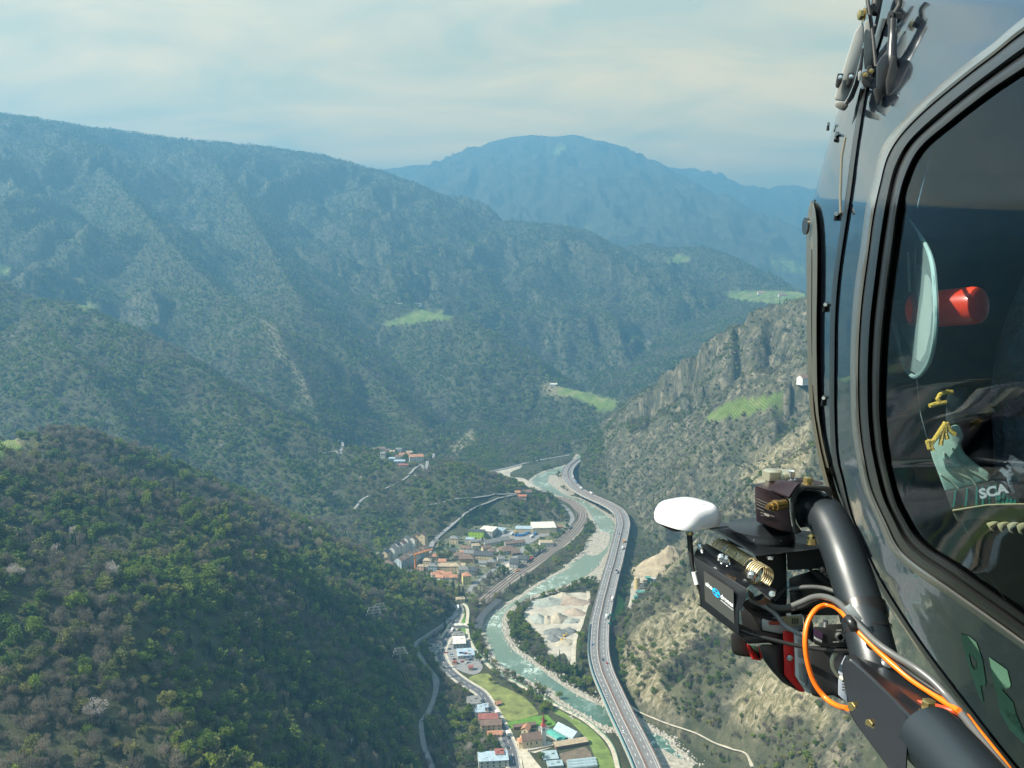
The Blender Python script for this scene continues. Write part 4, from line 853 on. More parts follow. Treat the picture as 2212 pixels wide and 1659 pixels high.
st = MB().add([(-2.3, -2.3, 18), (2.3, -2.3, 18), (2.3, 2.3, 18), (-2.3, 2.3, 18), (-1, -1, 21), (1, -1, 21), (1, 1, 21), (-1, 1, 21), (0, 0, 31)], [(0, 1, 5, 4), (1, 2, 6, 5), (2, 3, 7, 6), (3, 0, 4, 7), (4, 5, 8), (5, 6, 8), (6, 7, 8), (7, 4, 8), (3, 2, 1, 0)]).build('spire', mat('red_spire', (.34, .05, .05), .45), ch); st.location = (12.2, -1, 0)
for x, y, r in ((0, -2.16, 0), (2.16, 0, 90), (-2.16, 0, 90)):
    q = obj('belfry_window', WT, ch, loc=(12.2 + x, -1 + y, 14)); q.rotation_euler.z = math.radians(r)
NOTREE.append((np.array([(cb[0] - 20, cb[1] - 20), (cb[0] + 25, cb[1] - 20), (cb[0] + 25, cb[1] + 12), (cb[0] - 20, cb[1] + 12)]), 0))
house('small chapel with orange gable roof behind the church', B0(zC, 975, 665), 8, 7, 4.5, 70, 'cream', 'orange', nw=1, chim=0, cat='chapel', name='chapel')
house('long brown roofed shed behind the church', B0(zC, 950, 600), 22, 4.5, 3, 14, 'wood', 'brown', nw=0, chim=0, cat='shed', name='shed')
house('white flat annex right of the church tower', B0(zC, 1225, 665), 9, 7, 4, 8, 'white', 'grey', 'flat', nw=2, cat='building', name='building')
house('teal barrel-roofed greenhouse beside the church', B0(zC, 1405, 745), 22, 9, 2.0, -47, 'grey', 'teal', 'barrel', rh=2.2, nw=0, cat='greenhouse', name='greenhouse')
house('grey gabled glasshouse with pale edges right of the teal one', B0(zC, 1555, 690), 24, 13, 2.6, -47, 'white', 'blue', nw=0, rh=4.4, chim=0, cat='greenhouse', name='greenhouse')
house('long beige-roofed open barn between glasshouse and ploughed field', B0(zC, 1600, 850), 32, 8, 3.4, 17, 'wood', 'tan', nw=0, rh=1.2, chim=0, cat='barn', name='barn')
house('low glasshouse at the left of the ploughed field', B0(zC, 1310, 1010), 14, 14, 1.6, 8, 'grey', 'glass', 'flat', nw=0, cat='greenhouse', name='greenhouse')
house('low glasshouse at the bottom edge left of the ploughed field', B0(zC, 1380, 1130), 14, 9, 1.8, 8, 'grey', 'glass', 'flat', nw=0, cat='greenhouse', name='greenhouse')
for i, y in enumerate((1075, 1115, 1155)):
    house(['rearmost', 'middle', 'front'][i] + ' of the pale plastic tunnels below the ploughed field', B0(zC, 1750 + i * 8, y), 27, 4.3, .8, 10, 'white', 'glass', 'barrel', rh=1.8, nw=0, cat='greenhouse', name='greenhouse', group='plastic tunnels')
# graveyard
gs = MB(); rg = np.random.default_rng(4); gsm = None
for r in range(3):
    for c in range(11):
        p = B0(zC, 1000 + c * 27 + r * 10, 905 - c * 9 + r * 16); mb = MB(); mb.box((0, 0, .55), (.7, .25, 1.1)); mb.box((0, -.9, .1), (.8, 1.6, .2))
        if gsm is None: gsm = mesh('gravestone', mb.v, mb.f, mat('pale_marble', (.6, .58, .54), .5))
        q = obj('gravestone', gsm, None, loc=(p[0], p[1], .09), label='pale gravestone in the rows of the churchyard', cat='gravestone', group='gravestones of the churchyard'); q.rotation_euler.z = .25
wl = catmull([B0(zC, *p) for p in [(1000, 945), (1100, 925), (1250, 890), (1395, 860)]], 3); wallband(wl, 0, 0, 1.6, .6).build('wall', WL['stone'], label='stone wall along the lower side of the churchyard', cat='wall')
# -- car showroom
o = house('white-roofed car showroom by the main road', B0(z4, 575, 655), 15, 22, 6, 6, 'grey', 'pale', 'flat', nw=4, cat='showroom', name='showroom')
house('grey parking deck behind the white-roofed showroom', B0(z4, 625, 735), 20, 20, 3.6, 8, 'white', 'blue', 'flat', nw=4, cat='parking deck', name='parking_deck')
house('grey service hall above the showroom', B0(z4, 572, 590), 14, 11, 4, 6, 'grey', 'grey', 'flat', nw=2, cat='building', name='building')
house('white petrol canopy beside the road above the showroom', B0(z4, 583, 522), 14, 6, 4.4, 4, 'white', 'pale', 'flat', nw=0, cat='canopy', name='canopy')
house('dark red hut under the trees below the showroom', B0(z4, 665, 850), 5, 5, 4, 4, 'pink', 'maroon', nw=0, chim=0, cat='hut', name='hut')
house('pale house with round corner at the road bend below the village', B0(zD, 890, 345), 12, 9, 4, 10, 'cream', 'tan', 'flat', nw=2)
# -- village: front rows
house('red roofed white house at the far left of the village', B0(zE, 320, 1010), 13, 11, 6, 25, 'white', 'red', 'hip', nw=3)
house('big yellow house with brown hipped roof left of the long tenement', B0(zE, 640, 1060), 21, 15, 10, -4, 'ochre', 'brown', 'hip', nw=5, fl=3)
A_ = B0(zE, 810, 1085); B_ = B0(zE, 1300, 880); ang = math.degrees(math.atan2(B_[1] - A_[1], B_[0] - A_[0])); nr = 6
tones = ['bluish', 'grey', 'bluish', 'white', 'bluish', 'cream']; names = ['first', 'second', 'third', 'fourth', 'fifth', 'last']
ln = np.hypot(*(B_ - A_)[:2]) / nr
for i in range(nr):
    p = A_ + (B_ - A_) * (i + .5) / nr; hh = 14 + (i % 3) * .9 + i * .3
    house('%s house from the left in the long tenement row' % names[i] + (', crane in front' if i == 3 else ''), p + np.array((0, 7, 0)), ln - .3, 14, hh, ang, tones[i], 'brown', nw=4, fl=4, rh=4, over=.3, group='tenement row houses')
for i, (x, y, wl_, rf_, hh) in enumerate([(440, 960, 'stone', 'dark', 13), (560, 900, 'cream', 'dark', 15), (690, 850, 'white', 'grey', 17), (760, 800, 'white', 'dark', 19), (850, 770, 'white', 'brown', 19), (930, 730, 'white', 'grey', 22), (1050, 720, 'white', 'brown', 22), (1130, 690, 'ochre', 'brown', 24), (1230, 700, 'cream', 'brown', 26)]):
    p = B0(zE, x, y + 110); p[1] += 26
    house(['narrow stone', 'cream gabled', 'white grey-roofed', 'tall white dark-roofed', 'white brown-roofed', 'highest grey-roofed white', 'broad white', 'ochre gabled', 'large cream end'][i] + ' house behind the tenement row', p, 13, 12, hh, 75, wl_, rf_, nw=2, fl=4, rh=4.5)
house('pale blue house right of the crane', B0(zE, 1440, 1080), 14, 12, 9, -8, 'bluish', 'grey', 'hip', nw=3)
house('long cream house with row of dark windows', B0(zE, 1650, 1070), 22, 12, 8, -3, 'cream', 'tan', nw=6)
house('square cream-green house joined right of the long cream house', B0(zE, 1840, 1090), 13, 13, 10, -3, 'cream', 'tan', 'hip', nw=3)
house('tall yellow house with orange roof at the village edge', B0(zE, 2020, 1300), 12, 12, 13, 12, 'yellow', 'orange', 'hip', nw=3, fl=4)
house('white chalet behind the tall yellow house', B0(zE, 2125, 1150), 12, 11, 8, 5, 'white', 'dark', nw=3)
for i, (x, y, a) in enumerate([(1470, 1150, 20), (1570, 1130, -10), (1690, 1150, 10), (1560, 1200, -15), (1690, 1195, 30), (1790, 1200, 0)]):
    house(['leftmost low house with orange roof under the pale blue house', 'low orange roofed house below the long cream house', 'orange roof between the two cream houses', 'front low orange roof among the garden trees', 'orange gable next to the white bay house', 'low white bay house with orange roof'][i], B0(zE, x, y + 25), 12, 9, 4, a, 'white', 'orange', nw=2)
house('pink construction-site house beside the crane foot', B0(zE, 1260, 1060), 16, 10, 6, -15, 'pink', 'tan', 'flat', nw=3)
house('dark flat garage block below the tenement end', B0(zE, 1245, 935), 14, 10, 4, 0, 'dark', 'dark', 'flat', nw=3, cat='garage', name='garage')
house('small orange roofed house beside the olive trees', B0(zE, 1450, 880), 11, 9, 6, 0, 'cream', 'orange', nw=2)
house('cream villa with grey hipped roof standing alone above the village', B0(zE, 1810, 590), 15, 12, 9, -10, 'cream', 'grey', 'hip', nw=3)
house('brown villa with steep roof among trees', B0(zF, 215, 1395), 15, 12, 8, -8, 'ochre', 'brown', 'hip', nw=3, rh=5)
house('long slate roofed house with cream dormers', B0(zF, 430, 1340), 30, 12, 8, -8, 'cream', 'dark', nw=7, rh=5)
house('grey roofed house at the left of the slate roofed house', B0(zF, 200, 1290), 16, 11, 6, -6, 'grey', 'grey', nw=3)
house('white gabled house with grey roof near the conifer', B0(zF, 150, 1215), 15, 11, 6, -12, 'white', 'brown', nw=3)
house('small cream house behind the village trees', B0(zF, 300, 1165), 12, 9, 5, 10, 'white', 'tan', nw=2)
house('long mossy roofed hall with white bays', B0(zF, 620, 1095), 48, 14, 5, 30, 'white', 'grey', nw=9, chim=0, cat='hall', name='hall')
house('wide brown hipped roof farm building', B0(zF, 800, 1240), 30, 20, 6, 15, 'grey', 'brown', 'hip', nw=5, rh=6, chim=0, cat='building', name='building')
house('long brown roofed wing behind the wide farm building', B0(zF, 920, 1130), 34, 10, 6, 18, 'grey', 'brown', nw=6, chim=0, cat='building', name='building')
house('lime green office block at the cliff foot', B0(zF, 325, 1000), 26, 16, 12, -10, 'lime', 'dark', 'flat', nw=5, fl=3, cat='office block', name='office_block')
house('pale roofed hall right of the lime green block', B0(zF, 500, 960), 26, 30, 11, -18, 'grey', 'pale', 'flat', nw=4, cat='hall', name='hall')
house('grey sheds right of the pale roofed hall', B0(zF, 690, 920), 18, 18, 6, -20, 'grey', 'blue', 'flat', nw=3, cat='shed', name='shed')
house('large cream warehouse with pale flat roof', B0(zF, 1370, 890), 42, 38, 10, 5, 'cream', 'pale', 'flat', nw=0, cat='warehouse', name='warehouse')
house('lower cream warehouse in front of the large one', B0(zF, 1110, 915), 40, 18, 8, -3, 'cream', 'blue', 'flat', nw=0, cat='warehouse', name='warehouse')
house('white building with flat tan roof beside the railway', B0(zF, 1410, 1130), 22, 16, 7, 8, 'white', 'tan', 'flat', nw=4, fl=1, cat='building', name='building')
house('dark roofed railway station house', B0(zF, 920, 1460), 13, 18, 8, -12, 'grey', 'dark', nw=3, cat='station', name='station_house')
house('dark gabled freight shed behind the station house', B0(zF, 1050, 1380), 14, 14, 6, -12, 'grey', 'dark', nw=2, cat='shed', name='shed')
for lab, f, x, y, w, d, h, rz, a_, b_, kd in [
 ('low cream house squeezed between the grey gabled and the mossy hall', zF, 470, 1210, 14, 10, 6, 20, 'cream', 'brown', 'gable'), ('white house with brown roof left of the wide farm building', zF, 560, 1260, 13, 11, 6, 10, 'white', 'brown', 'hip'),
 ('brown shed between farm building and freight shed', zF, 930, 1270, 14, 9, 4, 20, 'wood', 'brown', 'gable'), ('cream two storey house with grey roof in the orchard', zF, 560, 1440, 13, 11, 7, -5, 'cream', 'grey', 'hip'),
 ('grey roofed cottage below the slate roofed house', zF, 420, 1440, 12, 9, 5, -8, 'white', 'grey', 'gable'), ('ochre house with brown roof left of the brown villa', zF, 110, 1400, 13, 11, 8, 5, 'ochre', 'brown', 'gable'),
 ('pale house at the left under the tree terrace', zF, 40, 1330, 14, 10, 6, 0, 'cream', 'tan', 'hip'), ('orange roofed cottage beside the village road', zF, 100, 1280, 11, 9, 5, 15, 'white', 'orange', 'gable'),
 ('blue-roofed workshop left of the lime green block', zF, 215, 1060, 14, 12, 5, -10, 'grey', 'blue', 'flat'), ('long low stone shed under the lime green block', zF, 330, 1085, 26, 9, 4, 18, 'stone', 'grey', 'gable'),
 ('white kiosk in the warehouse yard', zF, 860, 1060, 12, 8, 5, 5, 'white', 'tan', 'flat'), ('container stack at the right of the large warehouse', zF, 1610, 860, 16, 7, 4, 8, 'ochre', 'orange', 'flat'),
 ('small white house below the wide farm building', zF, 700, 1370, 11, 9, 5, 12, 'white', 'grey', 'gable'), ('bluish garage row in front of the tenement', zE, 1010, 1120, 22, 6, 3, 24, 'bluish', 'grey', 'flat'),
 ('tall cream house between the tenement and the pale blue house', zE, 1340, 985, 12, 11, 9, -10, 'cream', 'tan', 'hip'), ('white house with red roof behind the long cream house', zE, 1600, 980, 12, 10, 7, 0, 'white', 'orange', 'gable'),
 ('grey roofed white house right of the square cream-green house', zE, 1960, 1120, 13, 11, 7, 8, 'white', 'grey', 'gable'), ('stone gabled house high above the square house', zE, 1900, 880, 14, 11, 8, 5, 'stone', 'brown', 'gable'),
 ('white house beside the stone gabled house', zE, 2030, 900, 13, 10, 7, -10, 'white', 'brown', 'gable'), ('cream house with dark roof at the foot of the road ramp', zE, 1760, 800, 13, 11, 7, 10, 'cream', 'dark', 'gable'),
 ('low tan roofed house at the far right of the garden row', zE, 1930, 1030, 13, 9, 5, -6, 'cream', 'tan', 'gable'), ('white annex under the yellow hipped house', zE, 620, 1130, 12, 7, 3, -4, 'white', 'blue', 'flat'),
 ('grey workshop roof at the riverside bend of the road', zE, 1500, 1020, 10, 8, 5, -8, 'grey', 'dark', 'gable')]:
    house(lab, B0(f, x, y), w, d, h, rz, a_, b_, kd, nw=3)
# -- hamlet on the hill and huts on the rock
def hh(label, x, y, w, d, h, rz, wl_, rf_, f=zG, **k): return house(label, HB(f, x, y), w, d, h, rz, wl_, rf_, **k)
hh('white brown-roofed house at the upper left of the hill hamlet', 950, 345, 20, 14, 8, 5, 'white', 'brown', nw=4)
hh('narrow white house below the upper left one in the hill hamlet', 970, 410, 10, 9, 8, 0, 'white', 'grey', nw=2)
hh('cream house in the middle of the hill hamlet', 1075, 385, 13, 11, 9, 8, 'cream', 'tan', nw=3)
hh('grey roofed barn at the top right of the hill hamlet', 1150, 345, 16, 11, 6, -5, 'white', 'grey', nw=2, cat='barn', name='barn')
hh('large white house with orange roof in the hill hamlet', 1215, 415, 26, 14, 8, 8, 'white', 'orange', nw=5)
hh('long white terrace with orange roof at the road end of the hill hamlet', 1350, 450, 28, 13, 9, 12, 'white', 'orange', nw=6)
hh('white house with grey roof at the left end of the hill hamlet', 880, 350, 16, 11, 7, 0, 'white', 'grey', nw=3)
hh('cream house with brown roof between the white ones of the hill hamlet', 1020, 360, 14, 11, 7, 12, 'cream', 'brown', nw=3)
hh('pale house with tan roof behind the large white house of the hill hamlet', 1270, 385, 16, 11, 7, 4, 'white', 'tan', nw=3)
hh('white low house in front of the large white house of the hill hamlet', 1150, 430, 14, 9, 5, 8, 'white', 'brown', nw=3)
hh('low blue shed in front of the hill hamlet', 1075, 440, 12, 7, 3, 5, 'bluish', 'blue', nw=2, cat='shed', name='shed')
hh('dark red shed at the lower edge of the hill hamlet', 1205, 515, 20, 7, 3, 0, 'pink', 'maroon', nw=2, cat='shed', name='shed')
hh('low bluish shed row under the white houses of the hill hamlet', 1160, 470, 22, 7, 3, 0, 'bluish', 'blue', nw=3, cat='shed', name='shed')
hh('orange roofed cabin at the left end of the rock-top yard', 965, 325, 10, 8, 5, 0, 'cream', 'orange', f=zF, nw=2)
hh('brown gabled barn in the middle of the rock-top yard', 1110, 318, 18, 12, 5, 5, 'grey', 'brown', f=zF, nw=2, cat='barn', name='barn')
hh('dark flat shed at the right end of the rock-top yard', 1330, 320, 22, 10, 6, 0, 'dark', 'grey', f=zF, nw=0, cat='shed', name='shed')
hh('bright red tarpaulin tent at the cliff edge', 1040, 385, 15, 8, 5, 0, 'pink', 'red', f=zF, nw=0, chim=0, cat='tent', name='tent')
hh('farmhouse with wide brown roof perched above the vineyard', 2293 * 0 + 0, 0, 22, 16, 10, 20, 'white', 'brown', f=lambda a, b: (1738, 828), nw=4)
hh('white farmstead on the brown shoulder across the gorge', 0, 0, 22, 12, 6, 0, 'white', 'pale', f=lambda a, b: (1196, 834), nw=3)
hh('white farmhouse above the bright green hill meadow', 0, 0, 26, 14, 9, 0, 'white', 'grey', f=lambda a, b: (904, 662), nw=4)
hh('dark barn left of the farmhouse above the hill meadow', 0, 0, 34, 14, 6, 0, 'wood', 'grey', f=lambda a, b: (860, 660), nw=0, cat='barn', name='barn')
hh('red roofed farm on the distant green terrace', 0, 0, 30, 16, 8, 0, 'white', 'orange', f=lambda a, b: (1643, 636), nw=3)
hh('brown roofed farm right of the red one on the distant terrace', 0, 0, 36, 16, 6, 0, 'white', 'maroon', f=lambda a, b: (1690, 640), nw=3)
# ------------------------------------------------------------------ works, crane, pylons, piles
CR = mat('crane_orange', (.62, .24, .07), .5); STEEL = mat('galvanised_steel', (.24, .25, .25), .6, .2)
def lattice(mb, a, b, w, n, r=.12, w2=None):
    a, b = Vector(a), Vector(b); d = (b - a).normalized(); X = d.orthogonal().normalized(); Y = d.cross(X); w2 = w if w2 is None else w2; C4 = []
    for s in range(n + 1):
        t = s / n; ww = (w * (1 - t) + w2 * t) / 2; c = a.lerp(b, t); C4.append([c + X * sx * ww + Y * sy * ww for sx, sy in ((-1, -1), (1, -1), (1, 1), (-1, 1))])
    for k in range(4):
        mb.tube([C4[0][k], C4[-1][k]], r * 1.4, 4)
        for s in range(n): mb.tube([C4[s][k], C4[s + 1][(k + 1) % 4]], r, 3); mb.tube([C4[s][k], C4[s][(k + 1) % 4]], r, 3)
cr_ = empty('tower_crane', tuple(B0(zE, 1125, 1100)), label='orange tower crane in front of the long tenement', cat='crane')
mb = MB(); lattice(mb, (0, 0, 0), (0, 0, 27), 1.8, 12, .22); mb.build('mast', CR, cr_); mb = MB(); lattice(mb, (-1, -.5, 27.5), (26, 9, 33.0), 1.5, 14, .22); mb.build('jib', CR, cr_)
mb = MB(); mb.box((0, 0, .6), (4.5, 4.5, 1.6)); mb.build('base', CONC, cr_); mb = MB(); mb.box((-5, -2, 27), (3, 2, 2)); mb.build('counterweight', CONC, cr_)
def pylon(label, P, h, rz=0):
    o = empty('power_pylon', tuple(P), rz, label=label, cat='pylon', group=None); mb = MB(); lattice(mb, (0, 0, -1), (0, 0, h), 4.0, 8, .06, 1.0); mb.build('lattice_tower', STEEL, o)
    for z, w_ in ((h * .72, 8), (h * .85, 6.5), (h * .97, 5)):
        mb = MB(); lattice(mb, (-w_, 0, z), (w_, 0, z), .8, 6, .05); mb.build('crossarm', STEEL, o)
        for s in (-1, 1): mb = MB(); mb.tube([(s * w_, 0, z), (s * w_, 0, z - 2.2)], .25, 5); mb.build('insulator', WHITE, o)
    return o
py = [pylon('steel power pylon on the near left slope, lower of the pair', HB(z5, 318, 1640), 26, .4), pylon('steel power pylon on the near left slope, upper of the pair', HB(z5, 365, 1610), 26, .4), pylon('power pylon at the foot of the left hill, whitish insulators', HB(z4, 110, 850), 24, .4), pylon('lone power pylon on the shaded mountain flank', hit(236, 935), 26, 1.2), pylon('power pylon in front of the wooded knoll', hit(1088, 1130), 24, 0)]
WIREM = mat('wire_grey', (.12, .13, .12), .7)
def wire(a, b, sag, label=None):
    a, b = Vector(a), Vector(b); P = [a.lerp(b, t) - Vector((0, 0, sag * 4 * t * (1 - t))) for t in np.linspace(0, 1, 24)]; mb = MB(); mb.tube(P, .035, 4); return mb
k = 0; wl_ = ['one', 'another', 'a third', 'a fourth', 'a fifth', 'a sixth']
for s in (-7, -4.5, 4.5, 7):
    a = py[2].location + Vector((s, 0, 22)); b = Vector(tuple(atz(*z4(610 + s * 10, 1625), 18))); wire(a, b, 6).build('power_line', WIREM, label='power line sagging over the slope towards the bottom edge', cat='cable', group='power lines over the left slope')
    c = Vector(tuple(atz(*z4(40 + s * 8, 350), 60))); wire(py[1].location + Vector((s, 0, 20)), a, 5).build('power_line', WIREM, label='power line running from the hill pylons to the lower pylon', cat='cable', group='power lines between the hill pylons')
def pile(label, f, x, y, r, h, mt, sx=1.0, seed=0):
    p = B0(f, x, y); rg = np.random.default_rng(seed + int(x)); vs = [(0, 0, h)]; fs = []; n = 20
    for j, q in enumerate((.12, .35, .62, 1.0, 1.12)):
        for i in range(n):
            a = 6.283 * i / n; rr_ = r * q * (1 + .16 * math.sin(a * 2 + seed) + .10 * rg.normal() * (q > .3)); z = h * (1 - q) * (1 + .12 * rg.normal()) if q < 1.1 else -.3
            vs.append((rr_ * math.cos(a) * sx, rr_ * math.sin(a), max(z, -.3) + (.15 if q < 1.1 else 0)))
    fs += [(0, 1 + i, 1 + (i + 1) % n) for i in range(n)]
    for j in range(4): fs += [(1 + j * n + i, 1 + (j + 1) * n + i, 1 + (j + 1) * n + (i + 1) % n, 1 + j * n + (i + 1) % n) for i in range(n)]
    return obj('gravel_pile', mesh('gravel_pile', vs, fs, mt, smooth=True), None, loc=(p[0], p[1], .1), label=label, cat='gravel pile')
PG = mat('pile_grey', (.26, .28, .25), .95, noise=.25, nscale=.3, bump=.8, bscale=1); PP = mat('pile_pinkish', (.31, .25, .20), .95, noise=.2, nscale=.3, bump=.8, bscale=1); PB = mat('pile_beige', (.36, .32, .245), .95, noise=.25, nscale=.3, bump=.8, bscale=1); PD_ = mat('pile_dark', (.14, .15, .145), .95, noise=.25, nscale=.3, bump=.8, bscale=1)
pile('long grey gravel ridge at the upper left of the gravel yard', z4, 1280, 325, 16, 8, PG, 1.6, 1); pile('wide pinkish gravel cone at the top right of the gravel yard', z4, 1460, 320, 15, 8, PP, 1.5, 2)
pile('pinkish gravel cone at the right side of the gravel yard', z4, 1490, 405, 12, 7, PP, 1.1, 3); pile('flat grey-green gravel heap at the left of the gravel yard', z4, 1200, 455, 13, 7, PG, 1.0, 4)
pile('steep beige gravel heap left of the centre of the yard', z4, 1270, 460, 11, 6, PB, .8, 5); pile('tall dark-flanked gravel heap in the centre of the yard', z4, 1350, 455, 13, 9, PB, 1.0, 6)
pile('small grey heap under the pinkish cone', z4, 1460, 470, 8, 4, PG, 1.2, 7); pile('blackish heap at the middle of the gravel yard', z4, 1350, 560, 13, 6, PD_, 1.2, 8); pile('small blackish heap by the yard road', z4, 1445, 545, 8, 4.5, PD_, 1, 9); pile('second blackish heap next to the yellow digger', z4, 1320, 610, 9, 5, PD_, 1, 10)
pile('low beige heap at the upper edge of the gravel yard', z4, 1400, 270, 9, 5, PB, 1.6, 11); pile('flat beige heap at the bottom of the gravel yard', z4, 1400, 640, 10, 3, PB, 1.2, 12)
p = atz(1448, 1212, 0); o = pile('great pointed sand pile on the slope above the quarry works', lambda a, b: (1450, 1232), 0, 0, 44, 38, mat('pile_tan', (.30, .245, .165), .95, noise=.35, nscale=.12, bump=.9, bscale=.4), 1.25, 13)
# quarry works
q0 = B0(z4, 1985, 215); qw = empty('quarry_plant', tuple(q0), label='gravel works with yellow silo and green steel structures', cat='gravel plant')
mb = MB(); mb.sm = True; mb.tube([(-2, 0, 0), (-2, 0, 17)], 4.2, 18); mb.build('silo', mat('silo_yellow', (.50, .40, .20), .7, noise=.15, nscale=.2), qw); mb = MB(); mb.cone((-2, 0, 17), (-2, 0, 18.5), 4.6, 1, 18); mb.build('silo_roof', RF['tan'], qw)
GS = mat('green_steel', (.06, .22, .18), .6, noise=.2, nscale=.3)
for i, (x, y, w_, d_, z0_, h_) in enumerate([(14, 4, 7, 6, 0, 16), (23, 8, 6, 6, 0, 13), (9, -2, 5, 5, 3, 12), (18, -6, 9, 6, 0, 7), (5, 12, 14, 8, 0, 6), (2, -24, 12, 9, 0, 5), (12, -30, 9, 7, 0, 8), (-4, -38, 14, 6, 0, 4), (16, -18, 8, 7, 0, 5)]):
    mb = MB(); mb.box((x, y, z0_ + h_ / 2), (w_, d_, h_)); 
    for k_ in range(3): mb.box((x, y, z0_ + h_ * (k_ + 1) / 3), (w_ + 1.2, d_ + 1.2, .35))
    mb.build('hopper' if i % 2 else 'plant_tower', [GS, WL['grey'], WL['stone'], GS, RF['tan'], GS, WL['white'], GS, WL['cream']][i], qw)
for a, b in (((-6, -18, 1), (12, 0, 14)), ((4, -32, 1), (14, -12, 10)), ((22, -20, 1), (23, 4, 12)), ((14, 4, 15), (30, 18, 2))): mb = MB(); lattice(mb, a, b, 1.6, 10, .25); mb.build('conveyor', STEEL, qw)
ground('dirt_yard', z4, [(1880,400),(1830,460),(1990,350),(2060,280),(2060,200),(2100,120),(1990,120),(1930,180),(1920,300)], YARDM, .10)
# ------------------------------------------------------------------ vehicles
PAINT = {k: mat('paint_' + k, c, .3, spec=.6, coat=.5) for k, c in dict(white=(.72,.72,.70), red=(.42,.03,.03), dark=(.03,.035,.045), blue=(.06,.14,.34), silver=(.42,.44,.46), orange=(.60,.25,.03), yellow=(.60,.38,.04), tblue=(.03,.20,.50)).items()}
TYRE = mat('tyre', (.02, .02, .02), .9)
WHEELM = mesh('wheel', *(lambda b: (b.v, b.f))(MB().tube([(0, -.14, 0), (0, .14, 0)], .42, 10)), TYRE)
def wheels(o, L_, hw_, xs):
    for x in xs:
        for s in (-1, 1): obj('wheel', WHEELM, o, loc=(x, s * hw_, .42))
def car(label, p, ang, col='white', group=None):
    o = empty('car', p, ang, label=label, cat='car', group=group); mb = MB(); W_ = .88
    mb.prism([(-2.15, -W_, .35), (2.15, -W_, .35), (2.2, -W_, .75), (1.1, -W_, .95), (-2.0, -W_, 1.0), (-2.2, -W_, .8)], (0, 2 * W_, 0)); mb.build('body', PAINT[col], o)
    mb = MB(); mb.hexa([(-1.95, -.8, .98), (1.1, -.8, .95), (1.1, .8, .95), (-1.95, .8, .98), (-1.5, -.66, 1.45), (.35, -.66, 1.45), (.35, .66, 1.45), (-1.5, .66, 1.45)]); mb.build('windows', GLASS, o)
    mb = MB(); mb.box((-.58, 0, 1.47), (1.85, 1.30, .06)); mb.build('roof', PAINT[col], o); wheels(o, 4, .85, (-1.35, 1.35)); return o
def truck(label, p, ang, cab='white', box='white', L_=12.5, name='truck', group=None):
    o = empty(name, p, ang, label=label, cat=name, group=group); mb = MB(); mb.box((-1.2, 0, 2.45), (L_ - 3, 2.5, 2.75)); mb.build('cargo_box', PAINT[box], o)
    mb = MB(); mb.prism([(L_ / 2 - 2.4, -1.22, .6), (L_ / 2, -1.22, .6), (L_ / 2 - .1, -1.22, 1.9), (L_ / 2 - .5, -1.22, 3.3), (L_ / 2 - 2.4, -1.22, 3.4)], (0, 2.44, 0)); mb.build('cab', PAINT[cab], o)
    mb = MB(); mb.box((L_ / 2 - .12, 0, 2.35), (.2, 2.1, .8)); mb.build('windscreen', GLASS, o); mb = MB(); mb.box((-.6, 0, .85), (L_ - 2, 1.0, .4)); mb.build('chassis', TYRE, o); wheels(o, L_, 1.05, (-L_ / 2 + 1.5, -L_ / 2 + 2.8, L_ / 2 - 1.4)); return o
def onroad(P, u, v, z, lane=None):
    """nearest place on the line P to the pictured spot, with the road's direction"""
    q = atz(u, v, z); i = int(np.argmin(((P[:, :2] - q[:2]) ** 2).sum(1))); t = P[min(i + 1, len(P) - 1)] - P[max(i - 1, 0)]; a = math.atan2(t[1], t[0]); nn = np.array((-math.sin(a), math.cos(a))); off = float((q[:2] - P[i][:2]) @ nn)
    if lane: off = min(lane, key=lambda l_: abs(l_ - off))
    c = P[i][:2] + nn * off + np.array((math.cos(a), math.sin(a))) * float((q[:2] - P[i][:2]) @ np.array((math.cos(a), math.sin(a)))); return (c[0], c[1], z), a + (0 if off < 0 else math.pi)
LN = (-10.1, -7.2, -3.6, 3.6, 7.2)
